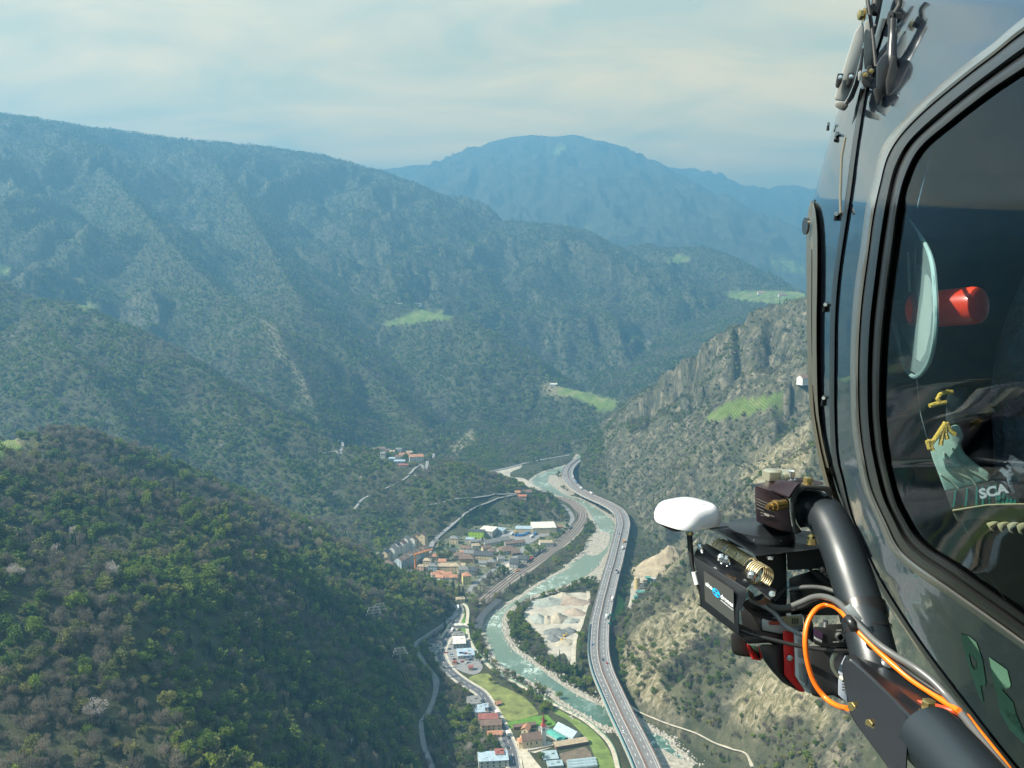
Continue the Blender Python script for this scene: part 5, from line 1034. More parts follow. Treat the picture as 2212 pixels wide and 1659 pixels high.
for lab, f, x, y, kind, c1, c2 in [
    ('white lorry on the viaduct just above the gravel yard level', z4, 1815, 85, 't', 'white', 'white'), ('white lorry behind the red car on the viaduct', z4, 1795, 305, 't', 'white', 'white'), ('white box lorry with a dark cab beside the green road sign', z4, 1732, 440, 't', 'dark', 'white'),
    ('red car on the viaduct in front of a white lorry', z4, 1770, 280, 'c', 'red', ''), ('white car in the left carriageway near the top of the gravel yard', z4, 1760, 48, 'c', 'white', ''), ('dark blue car alone in the left carriageway beside the gravel yard', z4, 1630, 657, 'c', 'blue', ''),
    ('dark car at the inside of the viaduct bend', z4, 1692, 770, 'c', 'dark', ''), ('pale blue car on the viaduct above the river crossing', z4, 1727, 1062, 'c', 'silver', ''), ('white car nearest to the bottom edge on the viaduct', z4, 1860, 1347, 'c', 'white', ''),
    ('small dark car of the group in the right carriageway bend', z4, 1720, 775, 'c', 'dark', ''), ('red hatchback of the group in the right carriageway bend', z4, 1738, 800, 'c', 'red', ''),
    ('orange lorry high up on the viaduct', zH, 305, 105, 't', 'orange', 'orange'), ('white lorry following the orange lorry', zH, 300, 152, 't', 'blue', 'white'), ('silver car in the middle of the viaduct straight', zH, 205, 283, 'c', 'silver', ''), ('white lorry next to the viaduct maintenance platform', zH, 256, 315, 't', 'white', 'white'),
    ('dark car high on the viaduct', zH, 275, 50, 'c', 'dark', ''), ('white van high on the viaduct', zH, 320, 30, 'c', 'white', ''),
    ('white lorry at the far bend of the viaduct', zF, 1838, 60, 't', 'white', 'white'), ('dark lorry right behind the far bend', zF, 1880, 140, 't', 'dark', 'blue'), ('white tanker coming out of the far bend', zF, 1975, 235, 't', 'white', 'white'), ('grey car between the white tanker and the red lorry', zF, 2030, 285, 'c', 'silver', ''), ('red and white lorry in the far straight', zF, 2120, 312, 't', 'red', 'white')]:
    p, a = onroad(HP, *f(x, y), HWZ + .03, LN); (car(lab, p, a, c1) if kind == 'c' else truck(lab, p, a, c1, c2))
for lab, f, x, y, kind, c1, c2 in [('white bus on the main road below the bend', zD, 865, 465, 't', 'white', 'white'), ('red and white lorry on the main road above the showroom', zD, 757, 820, 't', 'red', 'white'), ('white delivery van passing the meadow', z4, 858, 1202, 'v', 'white', 'white'), ('dark car behind the delivery van', z4, 896, 1277, 'c', 'dark', ''), ('white van level with the church', z4, 944, 1368, 'v', 'white', 'white'), ('dark car following the white van', z4, 952, 1388, 'c', 'dark', ''), ('dark car under the church wall on the main road', z4, 966, 1466, 'c', 'dark', ''), ('blue car near the bottom edge on the main road', z4, 1000, 1552, 'c', 'blue', '')]:
    p, a = onroad(main, *f(x, y), .33, (-2.4, 2.4))
    if kind == 'c': car(lab, p, a, c1)
    elif kind == 'v': truck(lab, p, a, c1, c2, 7.0, 'van')
    else: truck(lab, p, a, c1, c2, 11)
p, a = onroad(side, *zD(710, 640), 1.3); p = (p[0], p[1], float(side[int(np.argmin(((side[:, :2] - np.array(p[:2])) ** 2).sum(1))), 2]) + .05); car('silver car on the narrow hillside road near the junction', p, a, 'silver')
rg = np.random.default_rng(9); cc = ['white', 'silver', 'dark', 'blue', 'red']
for i, (x, y) in enumerate([(520, 745), (522, 762), (540, 770), (516, 735), (600, 790), (625, 800), (648, 795), (500, 690), (670, 770), (560, 800), (515, 650), (660, 620), (590, 720), (612, 722), (634, 724), (656, 726), (600, 748), (622, 750), (644, 752), (470, 720)]):
    zz = 4.3 if i > 11 and i < 19 else .12; q = atz(*z4(x, y), zz); car('%s car parked %s' % (cc[i % 5], 'on the parking deck of the showroom' if zz > 1 else 'in the showroom yard'), tuple(q), .2 + (i % 3) * .06 + (1.57 if i % 4 == 1 else 0), cc[i % 5], group='cars parked at the showroom')
house('red box trailer parked in the showroom yard', B0(z4, 538, 806), 5, 3, 3, 0, 'pink', 'red', 'flat', nw=0, cat='trailer', name='trailer')
for i, (f, x, y, c) in enumerate([(zF, 1010, 980, 'tblue'), (zF, 1060, 975, 'tblue'), (zF, 1130, 945, 'tblue'), (zF, 950, 975, 'blue'), (zF, 1240, 960, 'tblue'), (zF, 1190, 1000, 'white'), (zF, 880, 960, 'white'), (zF, 940, 930, 'yellow')]):
    q = B0(f, x, y); truck(['blue tarpaulin lorry, first from the left in the warehouse yard', 'blue tarpaulin lorry with long trailer in the warehouse yard', 'blue tarpaulin lorry closest to the warehouse', 'dark blue lorry at the left of the warehouse yard', 'blue lorry at the right end of the warehouse yard', 'white lorry in front of the blue ones', 'white lorry left of the warehouse yard', 'yellow lorry by the warehouse yard wall'][i], (q[0], q[1], .15), .6 + .1 * i, c, c, 12)
def digger(label, f, x, y, c='yellow'):
    q = B0(f, x, y); o = empty('digger', (q[0], q[1], .2), .8, label=label, cat='digger'); mb = MB(); mb.box((0, 1.1, .5), (3.6, .6, 1)); mb.box((0, -1.1, .5), (3.6, .6, 1)); mb.build('tracks', TYRE, o); mb = MB(); mb.box((-.4, 0, 1.7), (3, 2.5, 1.3)); mb.build('body', PAINT[c], o); mb = MB(); mb.box((.9, .6, 2.5), (1.2, 1, 1.5)); mb.build('cab', GLASS, o)
    mb = MB(); mb.tube([(1, -.4, 1.8), (3.4, -.4, 4.2), (5.6, -.4, 2.8), (5.2, -.4, .9)], .28, 6); mb.build('arm', PAINT[c], o); mb = MB(); mb.hexa([(4.7, -.9, .2), (5.9, -.9, .2), (5.9, .1, .2), (4.7, .1, .2), (4.9, -.9, 1.1), (5.8, -.9, 1.1), (5.8, .1, 1.1), (4.9, .1, 1.1)]); mb.build('bucket', TYRE, o)
digger('yellow digger in front of the blackish gravel heaps', z4, 1385, 625); digger('orange excavator beside the railway tracks', zF, 955, 1540, 'orange')
digger('second yellow digger at the right of the blackish heaps', z4, 1405, 590)
# goods wagons and huts along the rails
wgm = None
for i, (x, y, c) in enumerate([(1180, 1345, 'red'), (1250, 1290, 'dark'), (1300, 1250, 'dark'), (1360, 1210, 'silver'), (1680, 930, 'dark'), (1800, 860, 'dark')]):
    q = atz(*zF(x, y), .4); i_ = int(np.argmin(((tr[:, :2] - q[:2]) ** 2).sum(1))); t_ = tr[min(i_ + 1, len(tr) - 1)] - tr[i_ - 1]; o = empty('goods_wagon', tuple(q), math.atan2(t_[1], t_[0]), label=['red flat wagon beside the freight shed', 'dark goods wagon left of the station platform', 'dark goods wagon behind the first dark one', 'grey goods wagon at the platform end', 'dark goods wagon in the upper sidings', 'last dark goods wagon under the cliff'][i], cat='goods wagon')
    mb = MB(); mb.box((0, 0, 1.7), (13, 2.7, 1.9)); mb.build('body', PAINT[c], o); mb = MB(); mb.box((0, 0, .7), (12, 1.8, .3)); mb.build('underframe', TYRE, o); wheels(o, 12, .8, (-4.6, 4.6))
# green road signs on the viaduct
for lab, x, y in [('turquoise road sign beside the white box lorry', 1762, 492), ('turquoise road sign further up the viaduct', 1772, 425)]:
    q = atz(*z4(x, y), HWZ + 3); o = empty('road_sign', (q[0], q[1], HWZ), .2, label=lab, cat='road sign'); mb = MB(); mb.box((0, 0, 4), (4.2, .2, 2.6)); mb.build('panel', mat('sign_green', (.02, .30, .22), .5), o); mb = MB(); mb.tube([(-1.4, .2, -1), (-1.4, .2, 4)], .12, 5); mb.tube([(1.4, .2, -1), (1.4, .2, 4)], .12, 5); mb.build('posts', STEEL, o)
# named single trees --------------------------------------------------
def tree(label, p, kind, s, var=0, group=None, rz=0, sz=1.0):
    o = empty('tree', (p[0], p[1], p[2] - .3), rz, label=label, cat='tree', group=group); o.scale = (s, s, s * sz); obj('crown', CROWN[(kind, 0, var)], o); obj('trunk', TRUNK[(kind, var)], o); return o
for lab, f, x, y, kd, s in [('bright lime green tree at the edge of the gravel yard', z4, 1530, 620, 'lime', 6.5), ('dark conifer beside the triangle of grass at the junction', z4, 462, 520, 'conifer', 6), ('lime green tree between path and river', z4, 1365, 1085, 'lime', 4.5), ('fresh green round tree below the showroom', z4, 730, 715, 'lime', 6), ('fresh green tree by the riverside path', z4, 735, 790, 'green', 6), ('dark green cedar in the middle of the village', zF, 1140, 1260, 'green', 8), ('dark conifer between village roofs', zF, 415, 1155, 'conifer', 8), ('big silvery olive tree left of the cream houses', zE, 1560, 900, 'olive', 8), ('second silvery olive tree, right of the first', zE, 1700, 900, 'olive', 8), ('tall dark fir below the yellow house', zE, 1790, 1420, 'conifer', 8), ('dark fir beside the village bend', zE, 1960, 1530, 'conifer', 7), ('dark fir standing at the foot of the village lane', zE, 1890, 1490, 'conifer', 7), ('pale blossoming tree right of the tenement', zE, 1500, 640, 'pale', 6), ('spreading tree in the churchyard lawn', zC, 1235, 560, 'olive', 4), ('green tree at the paved lane corner', zC, 1190, 1060, 'green', 4), ('small fruit tree in the meadow', z4, 820, 960, 'olive', 4), ('yellow-green tree under the gravel yard', z4, 1310, 800, 'lime', 5), ('pale green tree above the railway bridge', zD, 1130, 560, 'lime', 5)]:
    tree(lab, B0(f, x, y), kd, s, random.randrange(3), rz=random.random() * 6)
for lab, u, v, kd, s in [('pale blossoming tree at the left edge of the near hillside', 32, 1262, 'pale', 7), ('pale grey bare tree amid the near hillside wood', 240, 1255, 'pale', 7), ('whitish bare tree near the bottom of the left hillside', 205, 1560, 'pale', 7), ('white flowering tree by the lower hillside wood', 1012, 1640 - 15, 'pale', 5), ('fresh lime green tree on the left hillside', 165, 1330, 'lime', 8), ('tall lime green tree next to the pale green wood', 75, 1380, 'lime', 7), ('yellow tree standing out at the lower left', 78, 1500, 'lime', 6), ('ochre-yellow tree on the right of the near hillside', 795, 1345 + 60, 'olive', 7)]:
    tree(lab, hit(u, v), kd, s, random.randrange(3), rz=random.random() * 6)
near = make_forest()
TL = {0: 'fresh green broadleaf tree in the wood on the near left hillside', 1: 'olive budding broadleaf tree in the wood on the near left hillside', 2: 'bare grey-brown tree in the wood on the near left hillside', 3: 'dark evergreen conifer in the wood on the near left hillside', 4: 'whitish blossoming tree in the wood on the near left hillside', 5: 'lime green leafing tree in the wood on the near left hillside'}
for i in range(len(near[0])):
    k = int(near[3][i]); tree(TL[k], (near[0][i], near[1][i], near[2][i]), KN[k], float(near[4][i]), i % 3, ['green trees', 'olive trees', 'bare trees', 'conifers', 'blossoming trees', 'lime trees'][k] + ' on the near left hillside', rz=random.random() * 6, sz=.8 + random.random() * .4)
# ------------------------------------------------------------------ helicopter
def zR(x, y): return (1364.98 + .42867 * x, 947.9 + .42867 * y)
def zA(x, y): return (1402.9 + .20114 * x, 1001 + .20114 * y)
def zB(x, y): return (1440.8 + .18282 * x, 1175.4 + .18282 * y)
def zT(x, y): return (1706.2 + .16 * x, .16 * y)
def zW(x, y): return (1668.3 + .36564 * x, 455 + .36564 * y)
def zS(x, y): return (1956.5 + .25127 * x, 796.2 + .25127 * y)
def zP(x, y): return (1706.2 + .22869 * x, 1289.2 + .22869 * y)
BB = .26; SIL = np.array([(2010,-420),(1930,-160),(1885,-40),(1870,0),(1850,90),(1820,200),(1795,290),(1772,370),(1754,440),(1750,560),(1750,700),(1754,820),(1763,900),(1785,1000),(1812,1070),(1842,1150),(1880,1245),(1925,1320),(1965,1380),(2034,1484),(2100,1565),(2175,1659),(2290,1790),(2420,1950)], float)
def uL(v): return np.interp(v, SIL[:, 1], SIL[:, 0])
def aa_(v): return ((uL(v) - CU) / FPX - BB) * np.interp(v, [-400, 400, 900, 1300, 1659, 2000], [2.9, 3.2, 3.2, 2.7, 2.2, 2.0])
def TS(u, v, h=0.0):
    k = (u - CU) / FPX; kl = (float(uL(v)) - CU) / FPX; de = max(k - kl, 0); ke = kl + math.sqrt(de * (de + .030)); return (float(aa_(v)) - h * 1.03) / max(ke - BB, .02)
def SK(u, v, h=0.0): return PD(u, v, TS(u, v, h) / float(ray(u, v)[1]) * 1.0) if False else PD(u, v, TS(u, v, h))
paint = mat('black_gloss_paint', (.004, .007, .012), .06, spec=.5, coat=.35); B = paint.node_tree.nodes['Principled BSDF']; B.inputs['Specular Tint'].default_value = (.62, .80, 1, 1); B.inputs['Coat Tint'].default_value = (1, 1, 1, 1); B.inputs['IOR'].default_value = 2.8; B.inputs['Coat IOR'].default_value = 1.5; B.inputs['Coat Roughness'].default_value = .02
# slightly rippled sheet metal
t, N, L = nodes(paint); tcx = N('ShaderNodeTexCoord'); nz = N('ShaderNodeTexNoise'); L(tcx.outputs['Object'], nz.inputs[0]); setin(nz, Scale=3.5, Detail=2); dn_ = N('ShaderNodeTexNoise'); L(tcx.outputs['Object'], dn_.inputs[0]); setin(dn_, Scale=90, Detail=6, Roughness=.8); dm_ = N('ShaderNodeMapRange'); L(dn_.outputs[0], dm_.inputs[0]); dm_.inputs[1].default_value = .45; dm_.inputs[2].default_value = .75; dm_.inputs[3].default_value = .05; dm_.inputs[4].default_value = .22; L(dm_.outputs[0], B.inputs['Roughness']); bp = N('ShaderNodeBump'); setin(bp, Strength=.10, Distance=.02); L(nz.outputs[0], bp.inputs['Height']); L(bp.outputs[0], B.inputs['Normal']); L(bp.outputs[0], B.inputs['Coat Normal'])
RUB = mat('black_rubber', (.012, .013, .014), .34, spec=.6); RUBG = mat('glossy_rubber', (.02, .021, .022), .20, spec=.8, coat=.6); TRIM = mat('bronze_trim', (.20, .175, .12), .30, .6, spec=.7)
BLK = mat('black_anodised', (.010, .012, .015), .36, .08, spec=.7, noise=.15, nscale=60, bump=.02); BLKM = mat('black_matt', (.010, .011, .012), .6); TUBE = mat('black_powder_coat', (.018, .025, .031), .36, .25, spec=.7, bump=.05, bscale=900); VIO = mat('violet_black_anodised', (.050, .035, .042), .30, .5, spec=.7, noise=.2, nscale=40)
BRASS = mat('yellow_zinc', (.52, .40, .17), .28, .9, noise=.2, nscale=90); ZINC = mat('bright_zinc', (.60, .64, .66), .22, .9); WDOME = mat('white_dome', (.80, .80, .84), .22, coat=.5); ORA = mat('orange_cable', (.90, .17, .01), .38); CABL = mat('grey_cable', (.085, .09, .09), .38, spec=.6); CABD = mat('black_cable', (.02, .021, .022), .35); CABW = mat('cream_cable', (.55, .52, .38), .5); REDP = mat('red_anodised', (.60, .015, .015), .35, .2); SILV = mat('silver_housing', (.62, .65, .66), .4, .2)
LABW = mat('white_print', (.72, .74, .76), .5); LABB = mat('blue_print', (.01, .38, .75), .5); STK = mat('sticker_grey', (.050, .054, .052), .5); TEALG = mat('green_lettering', (.14, .30, .21), .6, spec=.2)
OUT = catmull([(2470,-130,0),(2330,-35,0),(2212,42,0),(2148,95,0),(2084,144,0),(1988,224,0),(1934,282,0),(1905,326,0),(1889,384,0),(1873,448,0),(1862,531,0),(1847,638,0),(1840,748,0),(1840,857,0),(1844,930,0),(1853,990,0),(1867,1055,0),(1901,1132,0),(1927,1188,0),(1965,1226,0),(2051,1287,0),(2136,1347,0),(2212,1402,0),(2330,1490,0),(2470,1600,0)], 5)[:, :2]
INN = catmull([(2470,-20,0),(2330,70,0),(2212,150,0),(2148,192,0),(2100,228,0),(2052,266,0),(1988,322,0),(1956,384,0),(1940,448,0),(1929,531,0),(1917,620,0),(1906,729,0),(1902,820,0),(1902,894,0),(1906,940,0),(1912,985,0),(1935,1077,0),(1955,1120,0),(1980,1160,0),(2012,1190,0),(2051,1214,0),(2136,1274,0),(2212,1328,0),(2330,1415,0),(2470,1520,0)], 5)[:, :2]
MIDL = (OUT * .45 + INN * .55)
hel = empty('helicopter', tuple(PD(1900, 1300, 1.9)), label='black glossy helicopter side with big rubber framed window', cat='helicopter')
hinv = Matrix.Translation(-hel.location)
def hobj(mb, name, mt, parent=None, smooth=None, **k):
    """a part of a thing, its mesh kept in world place"""
    o = mb.build(name, mt, None, smooth); par = parent or hel; o.parent = par; o.matrix_parent_inverse = Matrix.Translation(-par.location) if par.parent is None else (Matrix.Translation(-hel.location)); tag(o, **k); return o
def wobj(me, name, par): o = obj(name, me, par); o.matrix_parent_inverse = Matrix.Translation(-par.location); return o
# skin
vv = np.concatenate([np.linspace(-400, -20, 16)[:-1], np.linspace(-20, 1680, 142), np.linspace(1680, 1930, 12)[1:]]); uu = np.linspace(0, 1, 74)
vs = []; fs = []; nwrap = 6; ncol = len(uu) + nwrap
for v in vv:
    u0 = float(uL(v)); kL = (u0 - CU) / FPX; TE = TS(u0, v); row = []
    d = ray(u0, v); base = PD(u0, v, TE)
    for w_ in range(nwrap, 0, -1):       # the nose curves away behind the silhouette
        q = w_ / nwrap; row.append(base + Vector((kL * TE * 0 + .02 * q + .42 * q * q + (kL) * .0, .30 * q, 0)) + Vector((kL * .30 * q * 1.0, 0, float(d[2]) * .3 * q)))
    for s in uu:
        u = u0 + (2460 - u0) * s ** 1.25; row.append(SK(u, v))
    vs += row
def sk_uv(v, s): u0 = float(uL(v)); return u0 + (2460 - u0) * s ** 1.25
_vm = (vv[:-1] + vv[1:]) / 2; _sm = (uu[:-1] + uu[1:]) / 2; _u0 = uL(_vm)[:, None]; _hole = inpoly(_u0 + (2460 - _u0) * _sm[None, :] ** 1.25, _vm[:, None] + 0 * _sm[None, :], np.concatenate([MIDL, [(2800, 1700), (2800, -200)]]))
for i in range(len(vv) - 1):
    for j in range(ncol - 1):
        if j >= nwrap and _hole[i, j - nwrap]: continue
        a = i * ncol + j; fs.append((a, a + 1, a + ncol + 1, a + ncol))
me = mesh('body_skin', vs, fs, paint, smooth=True); wobj(me, 'body_skin', hel)
# dark cabin: the border of the skin carried across to the far side
bd = [i * ncol for i in range(len(vv))]; L0 = [vs[i] for i in bd]; top = [vs[j] for j in range(ncol)]; botr = [vs[(len(vv) - 1) * ncol + j] for j in range(ncol)]; right = [vs[i * ncol + ncol - 1] for i in range(len(vv))]
loop = L0[::6] + [L0[-1]] + botr[::6] + [botr[-1]] + right[::-6] + top[::-6]
off = Vector((1.5, .1, 0)); n = len(loop); cv_ = [Vector(p) for p in loop] + [Vector(p) + off for p in loop]; cf = [(i, (i + 1) % n, n + (i + 1) % n, n + i) for i in range(n)] + [tuple(range(n, 2 * n))]
wobj(mesh('cabin_shell', cv_, cf, mat('cabin_dark', (.022, .042, .060), .8)), 'cabin_shell', hel)
def band(a, b, prof, n0=0):
    vs = []; fs = []; m_ = len(prof)
    for i in range(len(a)):
        for w_, h in prof: u = a[i][0] * (1 - w_) + b[i][0] * w_; v = a[i][1] * (1 - w_) + b[i][1] * w_; vs.append(SK(u, v, h))
    for i in range(len(a) - 1):
        for k in range(m_ - 1): q = i * m_ + k; fs.append((q, q + m_, q + m_ + 1, q + 1))
    mb = MB(); mb.add(vs, fs); mb.sm = True; return mb
win = empty('window', (0, 0, 0)); win.parent = hel; win.matrix_parent_inverse = hinv
def wpart(mb, name, mt, smooth=True): o = mb.build(name, mt, win, smooth); return o
wpart(band(OUT, INN, [(-.05, -.002), (-.02, .006), (.05, .011), (.14, .012), (.22, .008), (.27, .001)]), 'outer_bead', mat('grey_bead', (.30, .31, .30), .24, .75))
wpart(band(OUT, INN, [(.24, .001), (.30, .008), (.42, .014), (.55, .013), (.64, .006), (.68, .002), (.74, .006), (.84, .007), (.95, .003), (1.02, -.006)]), 'rubber_seal', RUB)
# pane
gl = bpy.data.materials.new('window_pane'); gl.use_nodes = True; t, N, L = nodes(gl); t.nodes.clear(); o_ = N('ShaderNodeOutputMaterial'); tr_ = N('ShaderNodeBsdfTransparent'); tr_.inputs[0].default_value = (.78, .88, .90, 1); gs_ = N('ShaderNodeBsdfGlossy'); gs_.inputs['Roughness'].default_value = .035; gs_.inputs['Color'].default_value = (.9, .95, 1, 1); gm_ = N('ShaderNodeNewGeometry'); dt_ = N('ShaderNodeVectorMath'); dt_.operation = 'DOT_PRODUCT'; L(gm_.outputs['Normal'], dt_.inputs[0]); L(gm_.outputs['Incoming'], dt_.inputs[1]); ab_ = N('ShaderNodeMath'); ab_.operation = 'ABSOLUTE'; L(dt_.outputs['Value'], ab_.inputs[0]); om_ = N('ShaderNodeMath'); om_.operation = 'SUBTRACT'; om_.inputs[0].default_value = 1; L(ab_.outputs[0], om_.inputs[1]); pw_ = N('ShaderNodeMath'); pw_.operation = 'POWER'; L(om_.outputs[0], pw_.inputs[0]); pw_.inputs[1].default_value = 5; fr = N('ShaderNodeMath'); fr.operation = 'MULTIPLY_ADD'; L(pw_.outputs[0], fr.inputs[0]); fr.inputs[1].default_value = .30; fr.inputs[2].default_value = .03; mxs = N('ShaderNodeMixShader')
mu = N('ShaderNodeMath'); mu.operation = 'MULTIPLY'; L(fr.outputs[0], mu.inputs[0]); mu.inputs[1].default_value = 1.0; L(mu.outputs[0], mxs.inputs[0]); L(tr_.outputs[0], mxs.inputs[1]); L(gs_.outputs[0], mxs.inputs[2]); L(mxs.outputs[0], o_.inputs[0])
IPX = np.concatenate([INN, [(2900, 1650), (2900, -60)]]); PU = np.linspace(1880, 2465, 60); PV = np.linspace(-60, 1530, 130); vs = []; fs = []
for v_ in PV: vs += [SK(u_, v_, -.004) for u_ in PU]
_uu, _vv = np.meshgrid(PU, PV); _in = inpoly(_uu, _vv, IPX)
for i in range(len(PV) - 1):
    for j in range(len(PU) - 1):
        q = i * len(PU) + j
        if _in[i:i + 2, j:j + 2].any(): fs.append((q, q + len(PU), q + len(PU) + 1, q + 1))
obj('pane', mesh('pane', vs, fs, gl, smooth=True), win)
# seams, flange, screws
def path2(P, n=5): return catmull([(p[0], p[1], 0) for p in P], n)[:, :2]
SM = path2([(1905,40),(1880,120),(1862,192),(1843,304),(1828,416),(1818,480),(1803,583),(1795,674),(1793,784),(1793,894),(1798,985),(1811,1042),(1828,1111),(1854,1175),(1884,1240),(1935,1325),(2000,1420),(2080,1525),(2170,1640),(2260,1740)])
hobj(band(SM + (-1, 0), SM + (11, 0), [(0, .0005), (.15, .005), (.5, .006), (.85, .005), (1, .0005)]), 'seam_strip', RUB)
F1 = path2([(1753,430),(1746,455),(1742,500),(1742,600),(1743,711),(1747,857),(1756,930),(1772,1010),(1794,1085),(1828,1149),(1862,1210)]); F2 = path2([(1756,436),(1764,460),(1769,510),(1769,600),(1767,711),(1769,857),(1776,930),(1794,1010),(1815,1080),(1846,1142),(1872,1206)])
hobj(band(F1, F2, [(0, -.004), (.0, .010), (.15, .020), (.40, .023), (.45, .018), (.55, .018), (.6, .022), (.85, .016), (1, 0)]), 'door_edge_rail', TRIM)
mb = MB(); mb.sm = True; c = SK(1741, 488, .03); 
mb.tube([c + Vector((-.004, 0, 0)), c + Vector((.004, 0, 0))], [.03, .03], 14); hobj(mb, 'latch_knob', RUBG)
for (u, v) in [(1790,268),(1807,290),(1807,462),(1783,658),(1779,860),(1797,1060)]:
    a = SK(u, v, -.002); b = SK(u, v, .012); q = SK(u - 1, v + 10, .006); mb = MB(); mb.sm = True; mb.tube([a, SK(u, v, .014)], [.006, .005], 10); o = hobj(mb, 'screw', ZINC); mb = MB(); mb.sm = True; mb.tube([SK(u, v - 4, .005), SK(u - 2, v + 14, .005)], [.004, .006], 8); hobj(mb, 'screw_clip', RUB)
mb = MB(); mb.sm = True; mb.tube([SK(u, v, .016) for u, v in [(1826, 298), (1818, 340), (1815, 420), (1816, 462)]], .0035, 8); hobj(mb, 'rod', TRIM)
def fstrip(P, wd, mt, h=.0012, name='groove'):
    P = path2(P); a = P.copy(); b = P.copy(); a[:, 0] -= wd / 2; b[:, 0] += wd / 2; hobj(band(a, b, [(0, h), (1, h)]), name, mt)
# lettering P, E
def letter(f, P, name, holes=None):
    bm = bmesh.new(); bv = [bm.verts.new((*f(*p), 0)) for p in P]; fa = bm.faces.new(bv); bmesh.ops.triangulate(bm, faces=[fa]); bmesh.ops.subdivide_edges(bm, edges=bm.edges[:], cuts=7, use_grid_fill=True)
    for q in bm.verts: q.co = SK(q.co.x, q.co.y, .0015)
    me = bpy.data.meshes.new(name); bm.to_mesh(me); bm.free(); me.materials.append(TEALG); return wobj(me, name, hel)
letter(zP, [(1610,350),(1690,370),(1700,540),(1692,545),(1712,640),(1740,692),(1760,760),(1800,832),(1832,1010),(1790,945),(1735,790),(1660,560)], 'letter_p'); letter(zP, [(1690,370),(1760,430),(1820,600),(1852,810),(1838,852),(1800,832),(1760,760),(1740,692),(1778,690),(1768,620),(1735,555),(1700,540)], 'letter_p')
letter(zP, [(1880,568),(2052,690),(2086,830),(2072,862),(1985,785),(2003,878),(2110,1000),(2136,1105),(2100,1108),(2022,1050),(2062,1150),(2230,1330),(2290,1460),(2080,1260),(1990,1100),(1925,800)], 'letter_e')
# ---- inside the window
NI = lambda f, pts, h: [SK(*f(*p), h) for p in pts]
vent = empty('window_vent', tuple(SK(*zW(860, 700), -.03)), label='teardrop sliding vent of the helicopter window with red knob', cat='window vent')
def vobj(mb, name, mt, par, smooth=True): o = mb.build(name, mt, None, smooth); o.parent = par; o.matrix_parent_inverse = Matrix.Translation(-par.location); return o
WP = mat('white_plastic', (.62, .66, .60), .4); CLP = mat('clear_rim', (.32, .42, .40), .15, spec=.8)
P = NI(zW, [(850,320),(885,350),(915,410),(935,500),(942,600),(932,720),(908,830),(872,892),(840,870),(790,765),(748,690),(800,695),(840,700),(862,650),(868,600),(858,540),(850,480),(846,400)], -.06); mb = MB(); mb.prism(P, (.006, 0, 0)); vobj(mb, 'plate', WP, vent, False)
cm_ = bpy.data.materials.new('milky_plastic'); cm_.use_nodes = True; t, N, L = nodes(cm_); B = t.nodes['Principled BSDF']; B.inputs['Base Color'].default_value = (.45, .55, .54, 1); B.inputs['Alpha'].default_value = .28; B.inputs['Roughness'].default_value = .3
P = NI(zW, [(790,60),(850,140),(900,220),(935,300),(952,400),(962,600),(950,770),(912,900),(850,965),(805,940),(770,870),(750,780),(724,660),(740,420),(760,200)], -.052); mb = MB(); mb.prism(P, (.002, 0, 0)); vobj(mb, 'clear_plate', cm_, vent, False)
mb = MB(); mb.sm = True; RP = catmull([tuple(SK(*zW(*p), -.055)) for p in [(790,20),(850,110),(905,200),(940,290),(958,400),(968,600),(955,780),(915,915),(850,980),(800,950),(765,870),(745,780),(722,660)]], 5); mb.tube([tuple(p) for p in RP], [.0015 + .003 * math.sin(min(1, i / 20) * 1.57) for i in range(len(RP))], 8); vobj(mb, 'rim', CLP, vent)
mb = MB(); mb.sm = True; mb.tube([SK(*zW(812, 480), -.055), SK(*zW(806, 250), -.055)], .003, 6); vobj(mb, 'slide_bar', CLP, vent)
REDK = mat('red_plastic', (.95, .06, .02), .35, coat=.3); REDK.node_tree.nodes['Principled BSDF'].inputs['Subsurface Weight'].default_value = .0
a = SK(*zW(850, 590), -.07); b = PD(*zW(1228, 558), TS(*zW(850, 590), -.07) * .93); mb = MB(); mb.sm = True; ax = (b - a).normalized(); mb.tube([a, a + ax * .012, b - ax * .012, b - ax * .003, b], [.033, .0345, .0345, .032, .024], 24); vobj(mb, 'red_knob', REDK, vent)
a = SK(*zW(782, 590), -.06); mb = MB(); mb.sm = True; mb.tube([a - ax * .006, a + ax * .03], [.030, .030], 20); vobj(mb, 'hub', RUB, vent); mb = MB(); mb.sm = True; mb.tube([a - ax * .011, a - ax * .005], [.010, .012], 10); vobj(mb, 'bolt', BRASS, vent)
